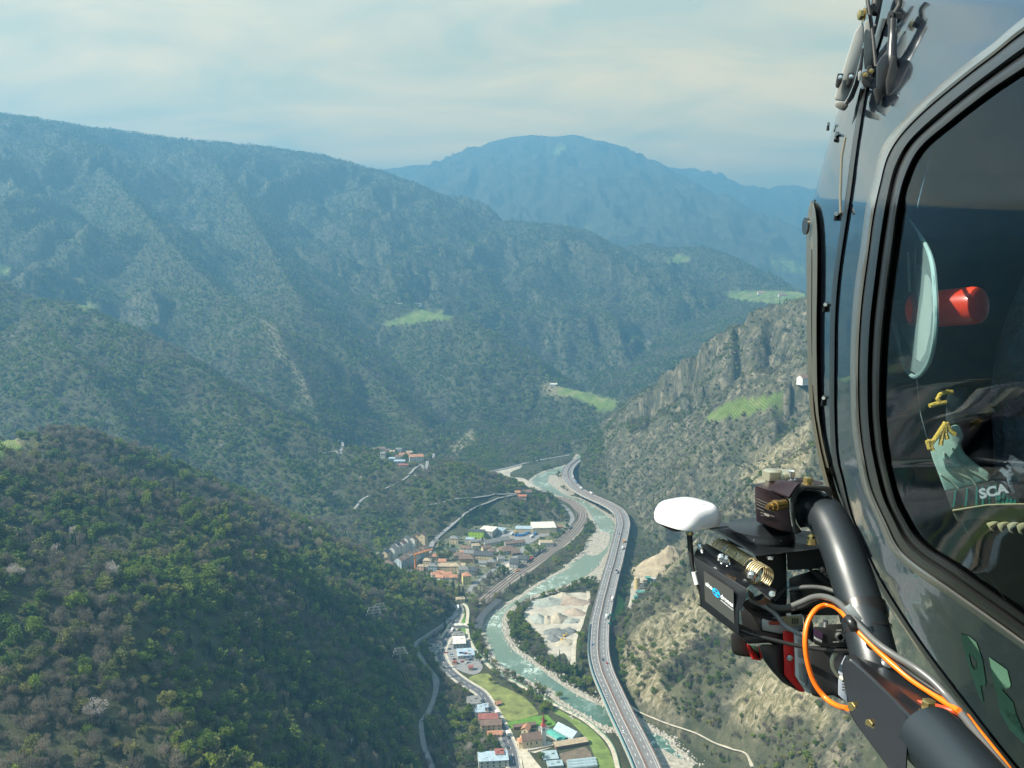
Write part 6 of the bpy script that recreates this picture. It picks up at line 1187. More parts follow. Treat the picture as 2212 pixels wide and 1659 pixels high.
# person's leg and boot
def skin_body(name, J, edges, mt, lv=2, parent=None):
    me = bpy.data.meshes.new(name); me.from_pydata([tuple(j[0]) for j in J], edges, []); o = bpy.data.objects.new(name, me); COL.objects.link(o); me.materials.append(mt)
    sm_ = o.modifiers.new('skin', 'SKIN'); sm_.use_smooth_shade = True
    for i, j in enumerate(J): me.skin_vertices[0].data[i].radius = (j[1], j[1])
    me.skin_vertices[0].data[0].use_root = True; su = o.modifiers.new('sub', 'SUBSURF'); su.levels = su.render_levels = lv; return o
TROU = mat('dark_trousers', (.085, .10, .125), .9, noise=.4, nscale=9, bump=.9, bscale=11)
per = empty('person', tuple(PD(2300, 900, 1.5)), label='seated person behind the window in dark trousers and teal boots with yellow laces', cat='person')
PS = lambda u, v, t: PD(u, v, t * 1.14)
kn = PS(2330, 540, 1.42)
J = [(PS(2760, 760, 1.75), .13), (PS(2540, 620, 1.60), .095), (kn, .078), (PS(2262, 700, 1.43), .080), (PS(2215, 850, 1.42), .072), (PS(2208, 985, 1.42), .050), (PS(2180, 1050, 1.40), .036), (PS(2100, 1080, 1.36), .03),
     (PS(2790, 420, 1.8), .15), (PS(2800, 150, 1.85), .14), (PS(2800, 10, 1.85), .06), (PS(2800, -110, 1.84), .10), (PS(2620, 200, 1.7), .06), (PS(2560, 480, 1.6), .045), (PS(2480, 560, 1.5), .035), (PS(2980, 200, 2.0), .06), (PS(3000, 480, 1.9), .045), (PS(2860, 600, 1.7), .035), (PS(2900, 800, 2.0), .09), (PS(2700, 640, 2.0), .08), (PS(2560, 900, 1.9), .06), (PS(2540, 1080, 1.85), .045)]
o = skin_body('body', J, [(0, 1), (1, 2), (2, 3), (3, 4), (4, 5), (5, 6), (6, 7), (0, 8), (8, 9), (9, 10), (10, 11), (9, 12), (12, 13), (13, 14), (9, 15), (15, 16), (16, 17), (0, 18), (18, 19), (19, 20), (20, 21)], TROU); o.parent = per; o.matrix_parent_inverse = Matrix.Translation(-per.location)
mb = MB(); mb.sm = True; hs = [PS(*zS(*p), 1.36) for p in [(860, 800), (900, 860), (890, 960), (930, 1080)]]; mb.tube(hs, .004, 6); vobj(mb, 'trouser_seam', TROU, per)
PS = lambda u, v, t: PD(u, v, t * 1.14)
boot = empty('boot', (0, 0, 0)); boot.parent = per; boot.matrix_parent_inverse = Matrix.Translation(-per.location)
SUED = mat('teal_suede', (.32, .45, .39), .9, noise=.2, nscale=20, bump=.15, bscale=500); SOLE = mat('olive_sole', (.07, .07, .045), .8, noise=.2, nscale=30); TAN = mat('tan_tread', (.42, .35, .20), .8); LACE = mat('yellow_lace', (.62, .40, .06), .7, bump=.5, bscale=400); TEALS = mat('teal_stripe', (.01, .22, .18), .6)
def slab(f, P, t, th, name, mt, par, bev=.004, smooth=False, tt=None):
    """a plate or block whose outline stands at depth t and whose body goes back by th"""
    kz = (1.26 if sum(p[0] for p in P) / len(P) < 1130 else 1.13) if f is zT else 1.14 if f is zS else 1; bm = bmesh.new(); n = len(P); ts = [q * kz for q in (tt or [t] * n)]; th *= kz; A = [PD(*f(*p), q) for p, q in zip(P, ts)]; d = sum((PD(*f(*p), q + th) - PD(*f(*p), q) for p, q in zip(P, ts)), Vector()) / n
    va = [bm.verts.new(p) for p in A]; vb = [bm.verts.new(p + d) for p in A]; bm.faces.new(va); bm.faces.new(vb[::-1])
    for i in range(n): bm.faces.new((va[i], vb[i], vb[(i + 1) % n], va[(i + 1) % n]))
    bmesh.ops.recalc_face_normals(bm, faces=bm.faces[:])
    if bev: bmesh.ops.bevel(bm, geom=bm.edges[:] , offset=bev, segments=2, affect='EDGES', profile=.5, clamp_overlap=True)
    me = bpy.data.meshes.new(name); bm.to_mesh(me); bm.free(); me.materials.append(mt)
    for p in me.polygons: p.use_smooth = True
    try: me.set_sharp_from_angle(angle=math.radians(30))
    except Exception: pass
    o = bpy.data.objects.new(name, me); COL.objects.link(o); o.parent = par
    if par.parent is None: o.matrix_parent_inverse = Matrix.Translation(-par.location)
    return o
slab(zS, [(198,665),(262,600),(340,545),(392,490),(440,478),(478,510),(502,590),(470,640),(500,720),(570,790),(650,850),(720,895),(735,965),(600,1005),(470,1035),(340,1062),(290,930),(235,790)], 1.345, .09, 'upper', SUED, boot, .012)
slab(zS, [(338,1058),(470,1034),(600,1002),(760,958),(860,1040),(980,1135),(1000,1165),(700,1168),(520,1195),(400,1222)], 1.340, .10, 'rand', mat('black_rand', (.03, .032, .028), .7), boot, .005)
for x in (430, 528, 610, 660, 715, 770, 800, 835, 868, 900, 932): slab(zS, [(x - 6, 1040 - (x - 430) * .13), (x + 9, 1037 - (x - 430) * .13), (x - 14 + (x - 430) * .1, 1188 - (x - 430) * .06), (x - 30 + (x - 430) * .1, 1190 - (x - 430) * .06)] if x < 800 else [(x, 1040 + (x - 800) * .6), (x + 20, 1055 + (x - 800) * .6), (x + 10, 1160), (x - 16, 1160)], 1.337, .004, 'stripe', TEALS, boot, 0)
slab(zS, [(400,1212),(560,1188),(700,1166),(860,1160),(1040,1158),(1100,1172),(860,1176),(700,1182),(560,1204),(402,1232)], 1.334, .10, 'welt', TAN, boot, .002)
slab(zS, [(402,1232),(560,1204),(700,1182),(860,1176),(1100,1172),(1100,1320),(860,1318),(700,1300),(640,1290),(500,1300),(440,1320)], 1.342, .10, 'sole', SOLE, boot, .004)
for i in range(5): slab(zS, [(690 + i * 85, 1330 + i * 4), (760 + i * 85, 1312 + i * 3), (812 + i * 85, 1320 + i * 3), (740 + i * 85, 1362 + i * 12), (775 + i * 80, 1410 + i * 8), (735 + i * 80, 1395 + i * 8)], 1.338, .05, 'tread', TAN, boot, .003)
for k, P in enumerate([[(185,618),(205,690)], [(190,625),(240,620),(340,470)], [(342,462),(290,560),(215,650),(232,705)], [(346,465),(315,560),(300,660)], [(348,470),(340,540),(358,608)], [(350,465),(378,530),(424,568)], [(402,202),(350,200),(295,222),(272,262),(300,292),(345,290)], [(345,290),(280,298),(204,320)]]):
    mb = MB(); mb.sm = True; mb.tube([PS(*zS(*p), 1.333) for p in P], .0042, 8); o = mb.build('lace', LACE, boot)
slab(zS, [(345,330),(350,250),(375,195),(430,160),(520,150),(560,260),(500,420),(440,470),(390,480),(345,450)], 1.37, .08, 'collar', mat('dark_collar', (.015, .025, .03), .7), boot, .01)
def seam(f, P, t, r, mt, par, name): mb = MB(); mb.sm = True; mb.tube([PD(*f(*p), t * 1.14) for p in P], r, 6); o = mb.build(name, mt, par); return o
for P in ([(330,720),(360,830),(430,890),(560,950),(600,1000)], [(400,680),(450,780),(560,880),(700,960)], [(300,910),(380,960),(450,1030)]): seam(zS, P, 1.344, .0016, mat('pale_seam', (.36, .42, .34), .8), boot, 'seam')
def text_on(txt, A, Bx, Cy, mt, par, name, bold=.0, depth=.0008, size_w=None):
    """flat lettering: baseline from A to Bx, letter height from A to Cy"""
    cu = bpy.data.curves.new(name, 'FONT'); cu.body = txt; cu.size = 1; cu.extrude = 0; cu.offset = bold; cu.resolution_u = 3
    to_ = bpy.data.objects.new('tmp_text', cu); COL.objects.link(to_); dg = bpy.context.evaluated_depsgraph_get(); me = bpy.data.meshes.new_from_object(to_.evaluated_get(dg)); bpy.data.objects.remove(to_)
    xs = [v.co.x for v in me.vertices]; x0, x1 = min(xs), max(xs); capH = .70
    X = (Vector(Bx) - Vector(A)) / (x1 - x0); Y = (Vector(Cy) - Vector(A)) / capH
    for v in me.vertices: v.co = Vector(A) + X * (v.co.x - x0) + Y * v.co.y
    me.materials.clear(); me.materials.append(mt); me.name = name; o = bpy.data.objects.new(name, me); COL.objects.link(o); o.parent = par
    if par.parent is None: o.matrix_parent_inverse = Matrix.Translation(-par.location)
    return o
text_on('SCA', PS(*zS(640, 1118), 1.334), PS(*zS(888, 1062), 1.334), PS(*zS(622, 1040), 1.334), LABW, boot, 'lettering', .045)
# ------------------------------------------------------------------ survey rig on the outside
def rig(name, label, cat, P): return empty(name, tuple(P), label=label, cat=cat)
def tubep(f, pts, r, name, mt, par, n=6, seg=12, raw=False):
    """pts: (x, y, depth)"""
    kz = (1.26 if sum(p[0] for p in pts) / len(pts) < 1250 else 1.13) if f is zT else 1; r = [q * kz for q in r] if isinstance(r, list) else r * kz; P = [tuple(PD(*f(p[0], p[1]), p[2] * kz)) for p in pts]; Q = catmull(P, n) if len(P) > 2 else P; mb = MB(); mb.sm = True
    rr = r if not isinstance(r, (list, tuple)) else list(np.interp(np.linspace(0, 1, len(Q)), np.linspace(0, 1, len(r)), r)); mb.tube([tuple(q) for q in Q], rr, seg); return vobj(mb, name, mt, par)
def hexbolt(f, x, y, t, d, r, L_, par, mt=BRASS, name='bolt'):
    kz = (1.26 if x < 1150 else 1.13) if f is zT else 1; r *= kz; L_ *= kz; c = PD(*f(x, y), t * kz); d = Vector(d).normalized(); mb = MB(); mb.sm = True; mb.tube([c, c + d * L_ * .42], r * .62, 12); mb.tube([c + d * L_ * .12, c + d * L_ * .2], r * 1.25, 16); mb.tube([c + d * L_ * .42, c + d * L_ * .95, c + d * L_], [r, r, r * .85], 6); return vobj(mb, name, mt, par)
UP = Vector((0, 0, 1)); LF = Vector((-1, -.25, 0)).normalized()
arm = rig('mounting_arm', 'black mounting arm of bent tube and clamps beside the helicopter', 'mounting arm', PD(*zR(1150, 900), 1.7))
tubep(zR, [(835, 352, 1.87), (880, 348, 1.86), (935, 362, 1.84), (985, 405, 1.80), (1030, 490, 1.76), (1070, 590, 1.72), (1112, 710, 1.68), (1150, 830, 1.64), (1185, 960, 1.60), (1215, 1080, 1.57), (1238, 1180, 1.55), (1250, 1260, 1.54)], .0425, 'bent_tube', TUBE, arm, 6, 32)
for y0, y1, r in ((840, 930, .0455), ):
    tubep(zR, [(1155, 838, 1.636), (1172, 905, 1.62)], r, 'sleeve', RUB, arm, seg=28)
tubep(zR, [(1186, 955, 1.602), (1189, 966, 1.60)], .0452, 'cable_tie', RUBG, arm, seg=28)
# lower pipe and channel
tubep(zR, [(1500, 1500, 1.27), (1600, 1600, 1.22), (1760, 1790, 1.14), (1900, 1960, 1.08)], .049, 'lower_pipe', TUBE, arm, 6, 36)
slab(zR, [(1075,1100),(1120,1130),(1270,1270),(1440,1440),(1392,1520),(1385,1700),(1320,1700),(1250,1600),(1130,1440),(1100,1390),(1080,1290),(1062,1200),(1060,1130)], 0, .010, 'channel_side', mat('channel_black', (.008, .009, .011), .42, spec=.35), arm, .002, tt=[1.50,1.49,1.40,1.27,1.25,1.22,1.22,1.27,1.36,1.39,1.42,1.45,1.48])
slab(zR, [(1075,1098),(1120,1085),(1360,1190),(1470,1225),(1600,1330),(1690,1400),(1560,1425),(1440,1440),(1270,1270),(1120,1132)], 0, .012, 'channel_top', BLK, arm, .003, tt=[1.50,1.53,1.50,1.48,1.38,1.32,1.28,1.27,1.40,1.49])
slab(zR, [(1440,1440),(1560,1425),(1690,1400),(1700,1560),(1650,1480),(1560,1440),(1480,1450),(1420,1500),(1395,1600),(1392,1520)], 0, .03, 'channel_end', BLKM, arm, .003, tt=[1.268,1.275,1.30,1.30,1.27,1.262,1.262,1.255,1.24,1.25])
tubep(zR, [(1078, 1100, 1.50), (1125, 1134, 1.485), (1270, 1272, 1.395), (1440, 1442, 1.265)], .005, 'channel_edge', TUBE, arm, 5, 10)
hexbolt(zR, 1150, 1345, 1.40, (-1, -.5, .15), .0085, .022, arm); hexbolt(zR, 1235, 1432, 1.345, (-1, -.5, .15), .008, .020, arm); hexbolt(zR, 1492, 1385, 1.32, (0, 0, 1), .011, .022, arm); hexbolt(zR, 1290, 1120, 1.50, (-.6, -.8, .2), .009, .012, arm, ZINC)
# upper clamp
slab(zA, [(1130,232),(1330,300),(1500,388),(1510,560),(1540,745),(1400,725),(1150,625),(1135,420)], 1.795, .11, 'clamp_block', VIO, arm, .004)
slab(zA, [(1130,228),(1270,190),(1400,165),(1640,150),(1870,205),(1860,232),(1640,240),(1500,384),(1330,300)], 0, .012, 'clamp_top', VIO, arm, .002, tt=[1.80,1.84,1.87,1.89,1.87,1.80,1.80,1.79,1.795])
slab(zA, [(1290,292),(1330,215),(1380,172),(1640,205),(1570,270),(1505,386)], 0, .012, 'clamp_saddle', VIO, arm, .004, tt=[1.795,1.80,1.81,1.79,1.785,1.785])
slab(zA, [(1560,230),(1885,240),(1960,260),(1960,400),(1885,300),(1700,272),(1600,330),(1560,450),(1570,640),(1640,740),(1560,760),(1525,600),(1510,400)], 1.79, .03, 'clamp_cheek', BLKM, arm, .003)
hexbolt(zA, 1310, 240, 1.86, UP, .022, .036, arm, mat('pale_brass', (.50, .48, .36), .35, .7), 'knob_bolt'); hexbolt(zA, 1440, 120, 1.88, UP, .0, .001, arm)
mb = MB(); mb.sm = True; c = PD(*zA(1415, 135), 1.87); bm_ = [c + Vector((-.024, 0, -.008)), c + Vector((.028, 0, -.008))]; mb.tube([c + Vector((0, 0, -.016)), c + Vector((0, 0, -.010)), c + Vector((0, 0, .006)), c + Vector((0, 0, .012))], [.020, .027, .027, .022], 8); vobj(mb, 'handwheel', mat('pale_brass', (.5, .48, .36), .35, .7), arm)
hexbolt(zA, 1522, 195, 1.85, UP, .0085, .026, arm, ZINC); hexbolt(zA, 1702, 235, 1.81, UP, .011, .018, arm, BRASS); hexbolt(zA, 1300, 478, 1.785, (-.85, -.5, .03), .0, .001, arm)
a = PD(*zA(1455, 435), 1.775); b = PD(*zA(1265, 470), 1.755); mb = MB(); mb.sm = True; d_ = (b - a); mb.tube([a, a + d_ * .45, a + d_ * .47, a + d_ * .60, a + d_ * .62, a + d_ * .8, a + d_ * .82, b], [.0105, .0105, .0125, .0125, .0095, .0095, .006, .006], 14); vobj(mb, 'side_fitting', mat('bronze_fitting', (.45, .28, .10), .25, .9), arm)
hexbolt(zA, 1735, 760, 1.78, (0, -.3, -1), .0105, .024, arm)
for i, (x0, y0, x1, y1) in enumerate([(1145, 372, 1330, 450), (1145, 400, 1250, 446), (1148, 430, 1300, 500), (1150, 470, 1230, 505), (1190, 520, 1340, 566), (1195, 548, 1225, 560)]):
    slab(zA, [(x0, y0), (x1, y1), (x1, y1 + 10), (x0, y0 + 10)], 1.792, .0008, 'engraving', mat('engraving_grey', (.22, .20, .19), .6), arm, 0)
slab(zA, [(1232,530),(1285,548),(1285,576),(1232,556)], 1.7915, .0008, 'engraving', mat('engraving_pale', (.45, .43, .40), .6), arm, 0)
# turntable disc and plate
pt = rig('pan_plate', 'round black turntable bolted on a black plate under the clamp', 'turntable', PD(*zA(1200, 760), 1.85))
c = PD(*zA(1200, 700), 1.88); mb = MB(); mb.sm = True
mb.tube([c + UP * z for z in (-.030, -.030, -.019, -.0185, -.0165, -.016, -.010, -.009, .003, .006)], [.03, .074, .074, .0725, .0725, .074, .074, .0735, .073, .068], 64); vobj(mb, 'turntable', BLK, pt)
for k in range(8): a_ = k * .785 + .3; mb = MB(); mb.sm = True; q = c + Vector((math.cos(a_) * .0735, math.sin(a_) * .0735, -.006)); mb.tube([q, q + Vector((math.cos(a_), math.sin(a_), 0)) * .0015], .0018, 8); vobj(mb, 'screw', ZINC, pt)
slab(zA, [(640,700),(735,592),(850,658),(900,690),(1885,740),(1990,760),(1990,890),(1885,903),(1160,996)], 0, .006, 'top_plate', BLK, pt, .0015, tt=[1.86,1.95,1.97,1.98,1.98,1.98,1.84,1.82,1.76])
slab(zA, [(1160,998),(1885,905),(1990,892),(1990,930),(1885,1112),(1480,1145),(1475,960),(1160,1008)], 1.83, .05, 'plate_flange', BLKM, pt, .002)
hexbolt(zA, 1300, 1002, 1.75, (0, -.2, -1), .006, .006, pt, ZINC)
# antenna
an = rig('gps_antenna', 'white domed satellite antenna on a thin plate', 'antenna', PD(*zA(405, 660), 1.80))
c = PD(*zA(405, 628), 1.80); vs = []; fs = []; nb_ = 48; prof = [(1.00, 0), (1.03, .006), (1.03, .018), (.985, .030), (.90, .041), (.78, .0475), (.5, .051), (.2, .0525)]
for rr_, z in prof:
    for k in range(nb_):
        a_ = 2 * math.pi * k / nb_; e_ = 2.0 + 1.3; cx, sy_ = math.cos(a_), math.sin(a_); q = (abs(cx) ** e_ + abs(sy_) ** e_) ** (-1 / e_); x_ = cx * q * .060 * rr_; y_ = sy_ * q * .060 * rr_; an_ = math.radians(33)
        vs.append(c + Vector((x_ * math.cos(an_) - y_ * math.sin(an_), x_ * math.sin(an_) + y_ * math.cos(an_), z * .88)))
for i in range(len(prof) - 1):
    for k in range(nb_): fs.append((i * nb_ + k, i * nb_ + (k + 1) % nb_, (i + 1) * nb_ + (k + 1) % nb_, (i + 1) * nb_ + k))
fs.append(tuple(range((len(prof) - 1) * nb_, len(prof) * nb_))); mb = MB(); mb.add(vs, fs); o = vobj(mb, 'dome', WDOME, an); o.data.shade_smooth()
for x, y, t_ in ((352, 478, 1.762), (590, 452, 1.77)): q = PD(*zA(x, y), t_); mb = MB(); mb.sm = True; mb.tube([q + Vector((0, .004, -.003)), q + Vector((0, -.001, .0015))], .0042, 12); vobj(mb, 'screw_hole', mat('recess_grey', (.35, .37, .38), .6), an)
slab(zA, [(10,592),(245,738),(640,704),(735,592),(600,540),(200,540)], 0, .004, 'base_plate', BLK, an, .001, tt=[1.83,1.74,1.76,1.86,1.9,1.9])
slab(zA, [(640,688),(850,668),(850,690),(650,716)], 0, .004, 'strut', ZINC, an, .001, tt=[1.78,1.86,1.86,1.78])
tubep(zA, [(432, 735, 1.80), (432, 765, 1.80)], .008, 'connector', BRASS, an); tubep(zA, [(430, 762, 1.80), (438, 880, 1.80), (450, 1010, 1.795), (465, 1120, 1.79), (490, 1180, 1.785)], [.0062, .006, .0045, .003], 'antenna_cable', CABD, an, 4, 10)
tubep(zA, [(478, 1165, 1.785), (512, 1298, 1.782)], .0055, 'plug', LABW, an); tubep(zA, [(512, 1298, 1.782), (540, 1370, 1.78), (556, 1460, 1.78), (560, 1520, 1.79)], .003, 'antenna_cable', CABD, an)
# sensor shield with sticker
sh = rig('sensor_shield', 'folded black sheet metal shield with a company sticker', 'shield', PD(*zB(620, 600), 1.72))
slab(zB, [(372,22),(470,-10),(780,170),(1085,368),(942,522),(310,142)], 0, .004, 'top_face', BLK, sh, .0015, tt=[1.80,1.83,1.79,1.74,1.66,1.75])
slab(zB, [(310,142),(942,522),(938,640),(880,770),(852,780),(852,1076),(412,746),(402,600)], 0, .004, 'front_face', BLK, sh, .0015, tt=[1.75,1.66,1.66,1.67,1.67,1.67,1.735,1.74])
slab(zB, [(338,690),(402,744),(412,748),(402,600),(398,720)], 1.742, .03, 'lower_flange', BLK, sh, .001); slab(zB, [(412,746),(852,1076),(960,1180),(1300,1160),(1230,1100),(900,1000)], 0, .004, 'bottom_face', BLK, sh, .001, tt=[1.737,1.672,1.67,1.78,1.80,1.78])
Q = [PD(*zB(x, y), t_ - .003) for x, y, t_ in ((450, 672, 1.728), (796, 942, 1.68), (785, 546, 1.675), (436, 316, 1.725))]; mb = MB(); mb.prism(Q, (0, .001, 0)); vobj(mb, 'sticker', STK, sh, False)
def SQ(s, t_, h=.0015): a = Q[0].lerp(Q[1], s); b = Q[3].lerp(Q[2], s); return a.lerp(b, t_) + Vector((-.2, -1, .1)).normalized() * h
st_ = bpy.data.objects['sticker'] if 'sticker' in bpy.data.objects else None
text_on('alto', SQ(.035, .56), SQ(.27, .55), SQ(.045, .70), LABW, sh, 'lettering', .03); text_on('drones', SQ(.55, .50), SQ(.97, .48), SQ(.56, .64), LABW, sh, 'lettering', .03); text_on('www.altodrones.com', SQ(.55, .405), SQ(.97, .385), SQ(.55, .455), LABW, sh, 'lettering', .02)
bm = bmesh.new(); n = 40; ring = [bm.verts.new(SQ(.405 + .135 * math.cos(6.2832 * k / n), .555 + .128 * math.sin(6.2832 * k / n), .0015)) for k in range(n)]; bm.faces.new(ring); me = bpy.data.meshes.new('logo_disc'); bm.to_mesh(me); bm.free(); me.materials.append(LABB); wobj(me, 'logo_disc', sh)
for k in range(3):
    a_ = 1.57 + k * 2.094; cx, cy_ = .405 + .075 * math.cos(a_), .555 + .07 * math.sin(a_); bm = bmesh.new(); ring = [bm.verts.new(SQ(cx + .042 * math.cos(6.2832 * j / 16), cy_ + .036 * math.sin(6.2832 * j / 16), .0022)) for j in range(16)]; bm.faces.new(ring); me = bpy.data.meshes.new('logo_rotor'); bm.to_mesh(me); bm.free(); me.materials.append(STK); wobj(me, 'logo_rotor', sh)
for x, y, r in ((395, 38, .006), (640, 165, .0085), (690, 185, .0085), (1000, 368, .0095)):
    c = PD(*zB(x, y), 1.775 if x < 500 else 1.735 if x < 900 else 1.705); mb = MB(); mb.sm = True; mb.tube([c - UP * .004, c + UP * .004, c + UP * .008], [r, r, r * .6], 14); vobj(mb, 'screw', ZINC, sh)
for x, y in ((640, 205), (705, 235), (735, 215), (410, 75)):
    tubep(zB, [(x, y, 1.735), (x + 8, y + 35, 1.73)], .0028, 'stud', ZINC, sh)
# wire rope isolator
iso = rig('wire_rope_isolator', 'coiled wire rope isolator behind the black shield', 'isolator', PD(*zB(900, 300), 1.80))
a = PD(*zB(610, 95), 1.88); b = PD(*zB(1165, 455), 1.735); ax = (b - a).normalized(); X_ = (UP - ax * UP.dot(ax)).normalized(); Y_ = ax.cross(X_); WR = mat('wire_rope', (.72, .60, .36), .38, .45)
for g_ in range(4):
    P = []; s0 = g_ * .255
    for i in range(6 * 24 + 1): s_ = s0 + i / 144 * .215; an_ = i / 24 * 2 * math.pi; P.append(a.lerp(b, min(s_, 1.05)) + UP * .007 + X_ * math.cos(an_) * .025 + Y_ * math.sin(an_) * .023)
    mb = MB(); mb.sm = True; mb.tube(P, .0015, 7); vobj(mb, 'coil', WR, iso)
slab(zB, [(1010,480),(1100,440),(1300,548),(1245,640),(1210,660)], 0, .008, 'clamp_bar', BLK, iso, .001, tt=[1.70,1.72,1.70,1.67,1.67]); slab(zB, [(1245,640),(1415,490),(1425,520),(1275,680)], 0, .008, 'clamp_bar', BLK, iso, .001, tt=[1.68,1.78,1.78,1.68]); hexbolt(zB, 1240, 588, 1.68, (-.2, -1, .3), .005, .006, iso, ZINC)
for k in range(6):
    an_ = 0; P = [PD(*zB(1070 + 22 * k * .5 + 110 * math.cos(q), 560 + 8 * k + 115 * math.sin(q)), 1.70 + .006 * k) for q in np.linspace(.5, 3.3, 16)]; mb = MB(); mb.sm = True; mb.tube(P, .0017, 6); vobj(mb, 'coil', mat('wire_rope_dark', (.16, .15, .12), .35, .8), iso)
# brackets behind
fr_ = rig('equipment_rack', 'black inner rack carrying the scanner', 'rack', PD(*zR(800, 750), 1.85))
slab(zR, [(620,588),(778,575),(782,800),(770,1000),(560,960),(560,820),(700,760)], 1.86, .03, 'side_bracket', BLKM, fr_, .002); slab(zR, [(778,575),(1030,560),(1060,660),(940,655),(788,662)], 1.84, .05, 'cross_beam', BLKM, fr_, .002)
slab(zR, [(790,700),(930,655),(1000,700),(1060,800),(1075,890),(800,890)], 1.88, .05, 'box', BLK, fr_, .004); slab(zR, [(870,640),(980,690),(1010,745),(1000,760),(930,700)], 1.83, .02, 'stay', BLKM, fr_, .002); slab(zR, [(800,765),(855,765),(855,860),(800,860)], 1.80, .05, 'box', BLK, fr_, .003); slab(zR, [(545,860),(860,900),(860,1040),(760,1050),(560,990)], 1.84, .05, 'box', BLKM, fr_, .003)
for x, y in ((958, 658), (975, 672), (990, 686)): hexbolt(zR, x, y, 1.82, (-.3, -1, .2), .006, .01, fr_, CABD)
# scanner
sc_ = rig('laser_scanner', 'laser scanner with red and silver housing under the shield', 'laser scanner', PD(*zR(780, 1080), 1.75))
slab(zR, [(655,905),(735,900),(860,880),(865,960),(750,985),(655,965)], 1.78, .08, 'upper_housing', SILV, sc_, .004); slab(zR, [(690,918),(745,918),(745,938),(690,938)], 1.772, .02, 'red_clamp', mat('red_lever', (.55, .10, .05), .4), sc_, .002); slab(zR, [(760,895),(850,890),(855,940),(765,945)], 1.776, .003, 'label', mat('label_cream', (.5, .46, .30), .6), sc_, 0)
for i in range(4): slab(zR, [(806 + i * 9, 903), (811 + i * 9, 903), (811 + i * 9, 935), (806 + i * 9, 935)], 1.7755, .0005, 'barcode_line', CABD, sc_, 0)
slab(zR, [(760,965),(815,978),(822,1195),(875,1276),(845,1276),(790,1215),(768,1190)], 1.74, .13, 'red_plate', REDP, sc_, .003); slab(zR, [(815,975),(888,1000),(895,1150),(905,1288),(875,1276),(822,1195)], 1.735, .12, 'silver_body', SILV, sc_, .004); slab(zR, [(835,1010),(880,1020),(882,1110),(838,1100)], 1.731, .004, 'recess', mat('silver_dark', (.36, .38, .38), .4, .5), sc_, .001); slab(zR, [(838,1130),(882,1140),(886,1240),(845,1215)], 1.731, .004, 'recess', mat('silver_dark', (.36, .38, .38), .4, .5), sc_, .001)
slab(zR, [(640,1035),(762,1035),(770,1190),(790,1215),(850,1278),(760,1230),(700,1165),(660,1110)], 1.76, .14, 'black_hood', BLK, sc_, .006); slab(zR, [(498,975),(560,985),(585,1040),(612,1100),(560,1098),(512,1085),(500,1060)], 1.83, .08, 'black_box', BLKM, sc_, .006)
slab(zR, [(578,1032),(598,1040),(618,1105),(655,1110),(650,1118),(606,1112),(588,1070)], 1.80, .05, 'red_frame', REDP, sc_, .002); slab(zR, [(598,1040),(632,1045),(652,1108),(618,1105)], 1.82, .03, 'lens', mat('lens_green', (.01, .06, .04), .08, spec=.9), sc_, .002); slab(zR, [(632,1040),(640,1040),(660,1108),(652,1114)], 1.79, .03, 'red_edge', REDP, sc_, .001)
slab(zR, [(545,985),(620,1032),(860,1020),(760,990),(560,955)], 1.775, .02, 'tray', BLK, sc_, .002)
hexbolt(zR, 795, 1103, 1.735, (-.1, -1, 0), .005, .005, sc_, ZINC); hexbolt(zR, 870, 1240, 1.73, (-.1, -1, 0), .004, .004, sc_, ZINC)
cm = rig('mapping_camera', 'black camera box with round socket beside the scanner', 'camera', PD(*zR(1000, 1100), 1.70))
slab(zR, [(915,945),(975,950),(975,935),(1100,930),(1112,1048),(960,1050),(915,1030)], 1.68, .10, 'camera_box', BLKM, cm, .004); slab(zR, [(860,880),(905,905),(915,940),(915,1030),(880,1000)], 1.71, .06, 'side_box', BLK, cm, .003); slab(zR, [(915,955),(962,975),(960,1010),(915,990)], 1.677, .002, 'label', mat('label_violet', (.06, .03, .07), .5), cm, 0)
text_on('MAVV', PD(*zR(918, 1008), 1.675), PD(*zR(958, 1030), 1.675), PD(*zR(918, 994), 1.675), LABW, cm, 'lettering', .03); text_on('CAM', PD(*zR(1030, 968), 1.677), PD(*zR(1056, 968), 1.677), PD(*zR(1030, 960), 1.677), LABW, cm, 'lettering'); text_on('DO NOT OPEN', PD(*zR(1014, 1028), 1.677), PD(*zR(1072, 1024), 1.677), PD(*zR(1014, 1020), 1.677), LABW, cm, 'lettering')
mb = MB(); mb.sm = True; c = PD(*zR(1044, 993), 1.68); mb.tube([c, c + Vector((0, -.008, 0)), c + Vector((0, -.008, 0)), c + Vector((0, -.002, 0))], [.0085, .0085, .0055, .005], 20, False); vobj(mb, 'socket', ZINC, cm); mb = MB(); mb.sm = True; mb.tube([c + Vector((0, -.001, 0)), c + Vector((0, -.003, 0))], .0055, 12); vobj(mb, 'socket_core', BLKM, cm)
tubep(zR, [(975, 950, 1.70), (975, 920, 1.70)], .0055, 'connector', ZINC, cm); slab(zR, [(890,1040),(1000,1050),(1110,1045),(1110,1300),(1085,1330),(1010,1290),(945,1305),(900,1290)], 1.69, .10, 'lower_box', BLKM, cm, .006)
slab(zR, [(1040,1160),(1075,1090),(1095,1110),(1085,1330),(1060,1310),(1040,1290)], 1.67, .02, 'white_card', mat('card_blue_white', (.42, .48, .58), .5), cm, .001)
for i in range(4): slab(zR, [(1058, 1220 + i * 14), (1072, 1222 + i * 14), (1072, 1228 + i * 14), (1060, 1226 + i * 14)], 1.668, .0005, 'print', CABD, cm, 0)
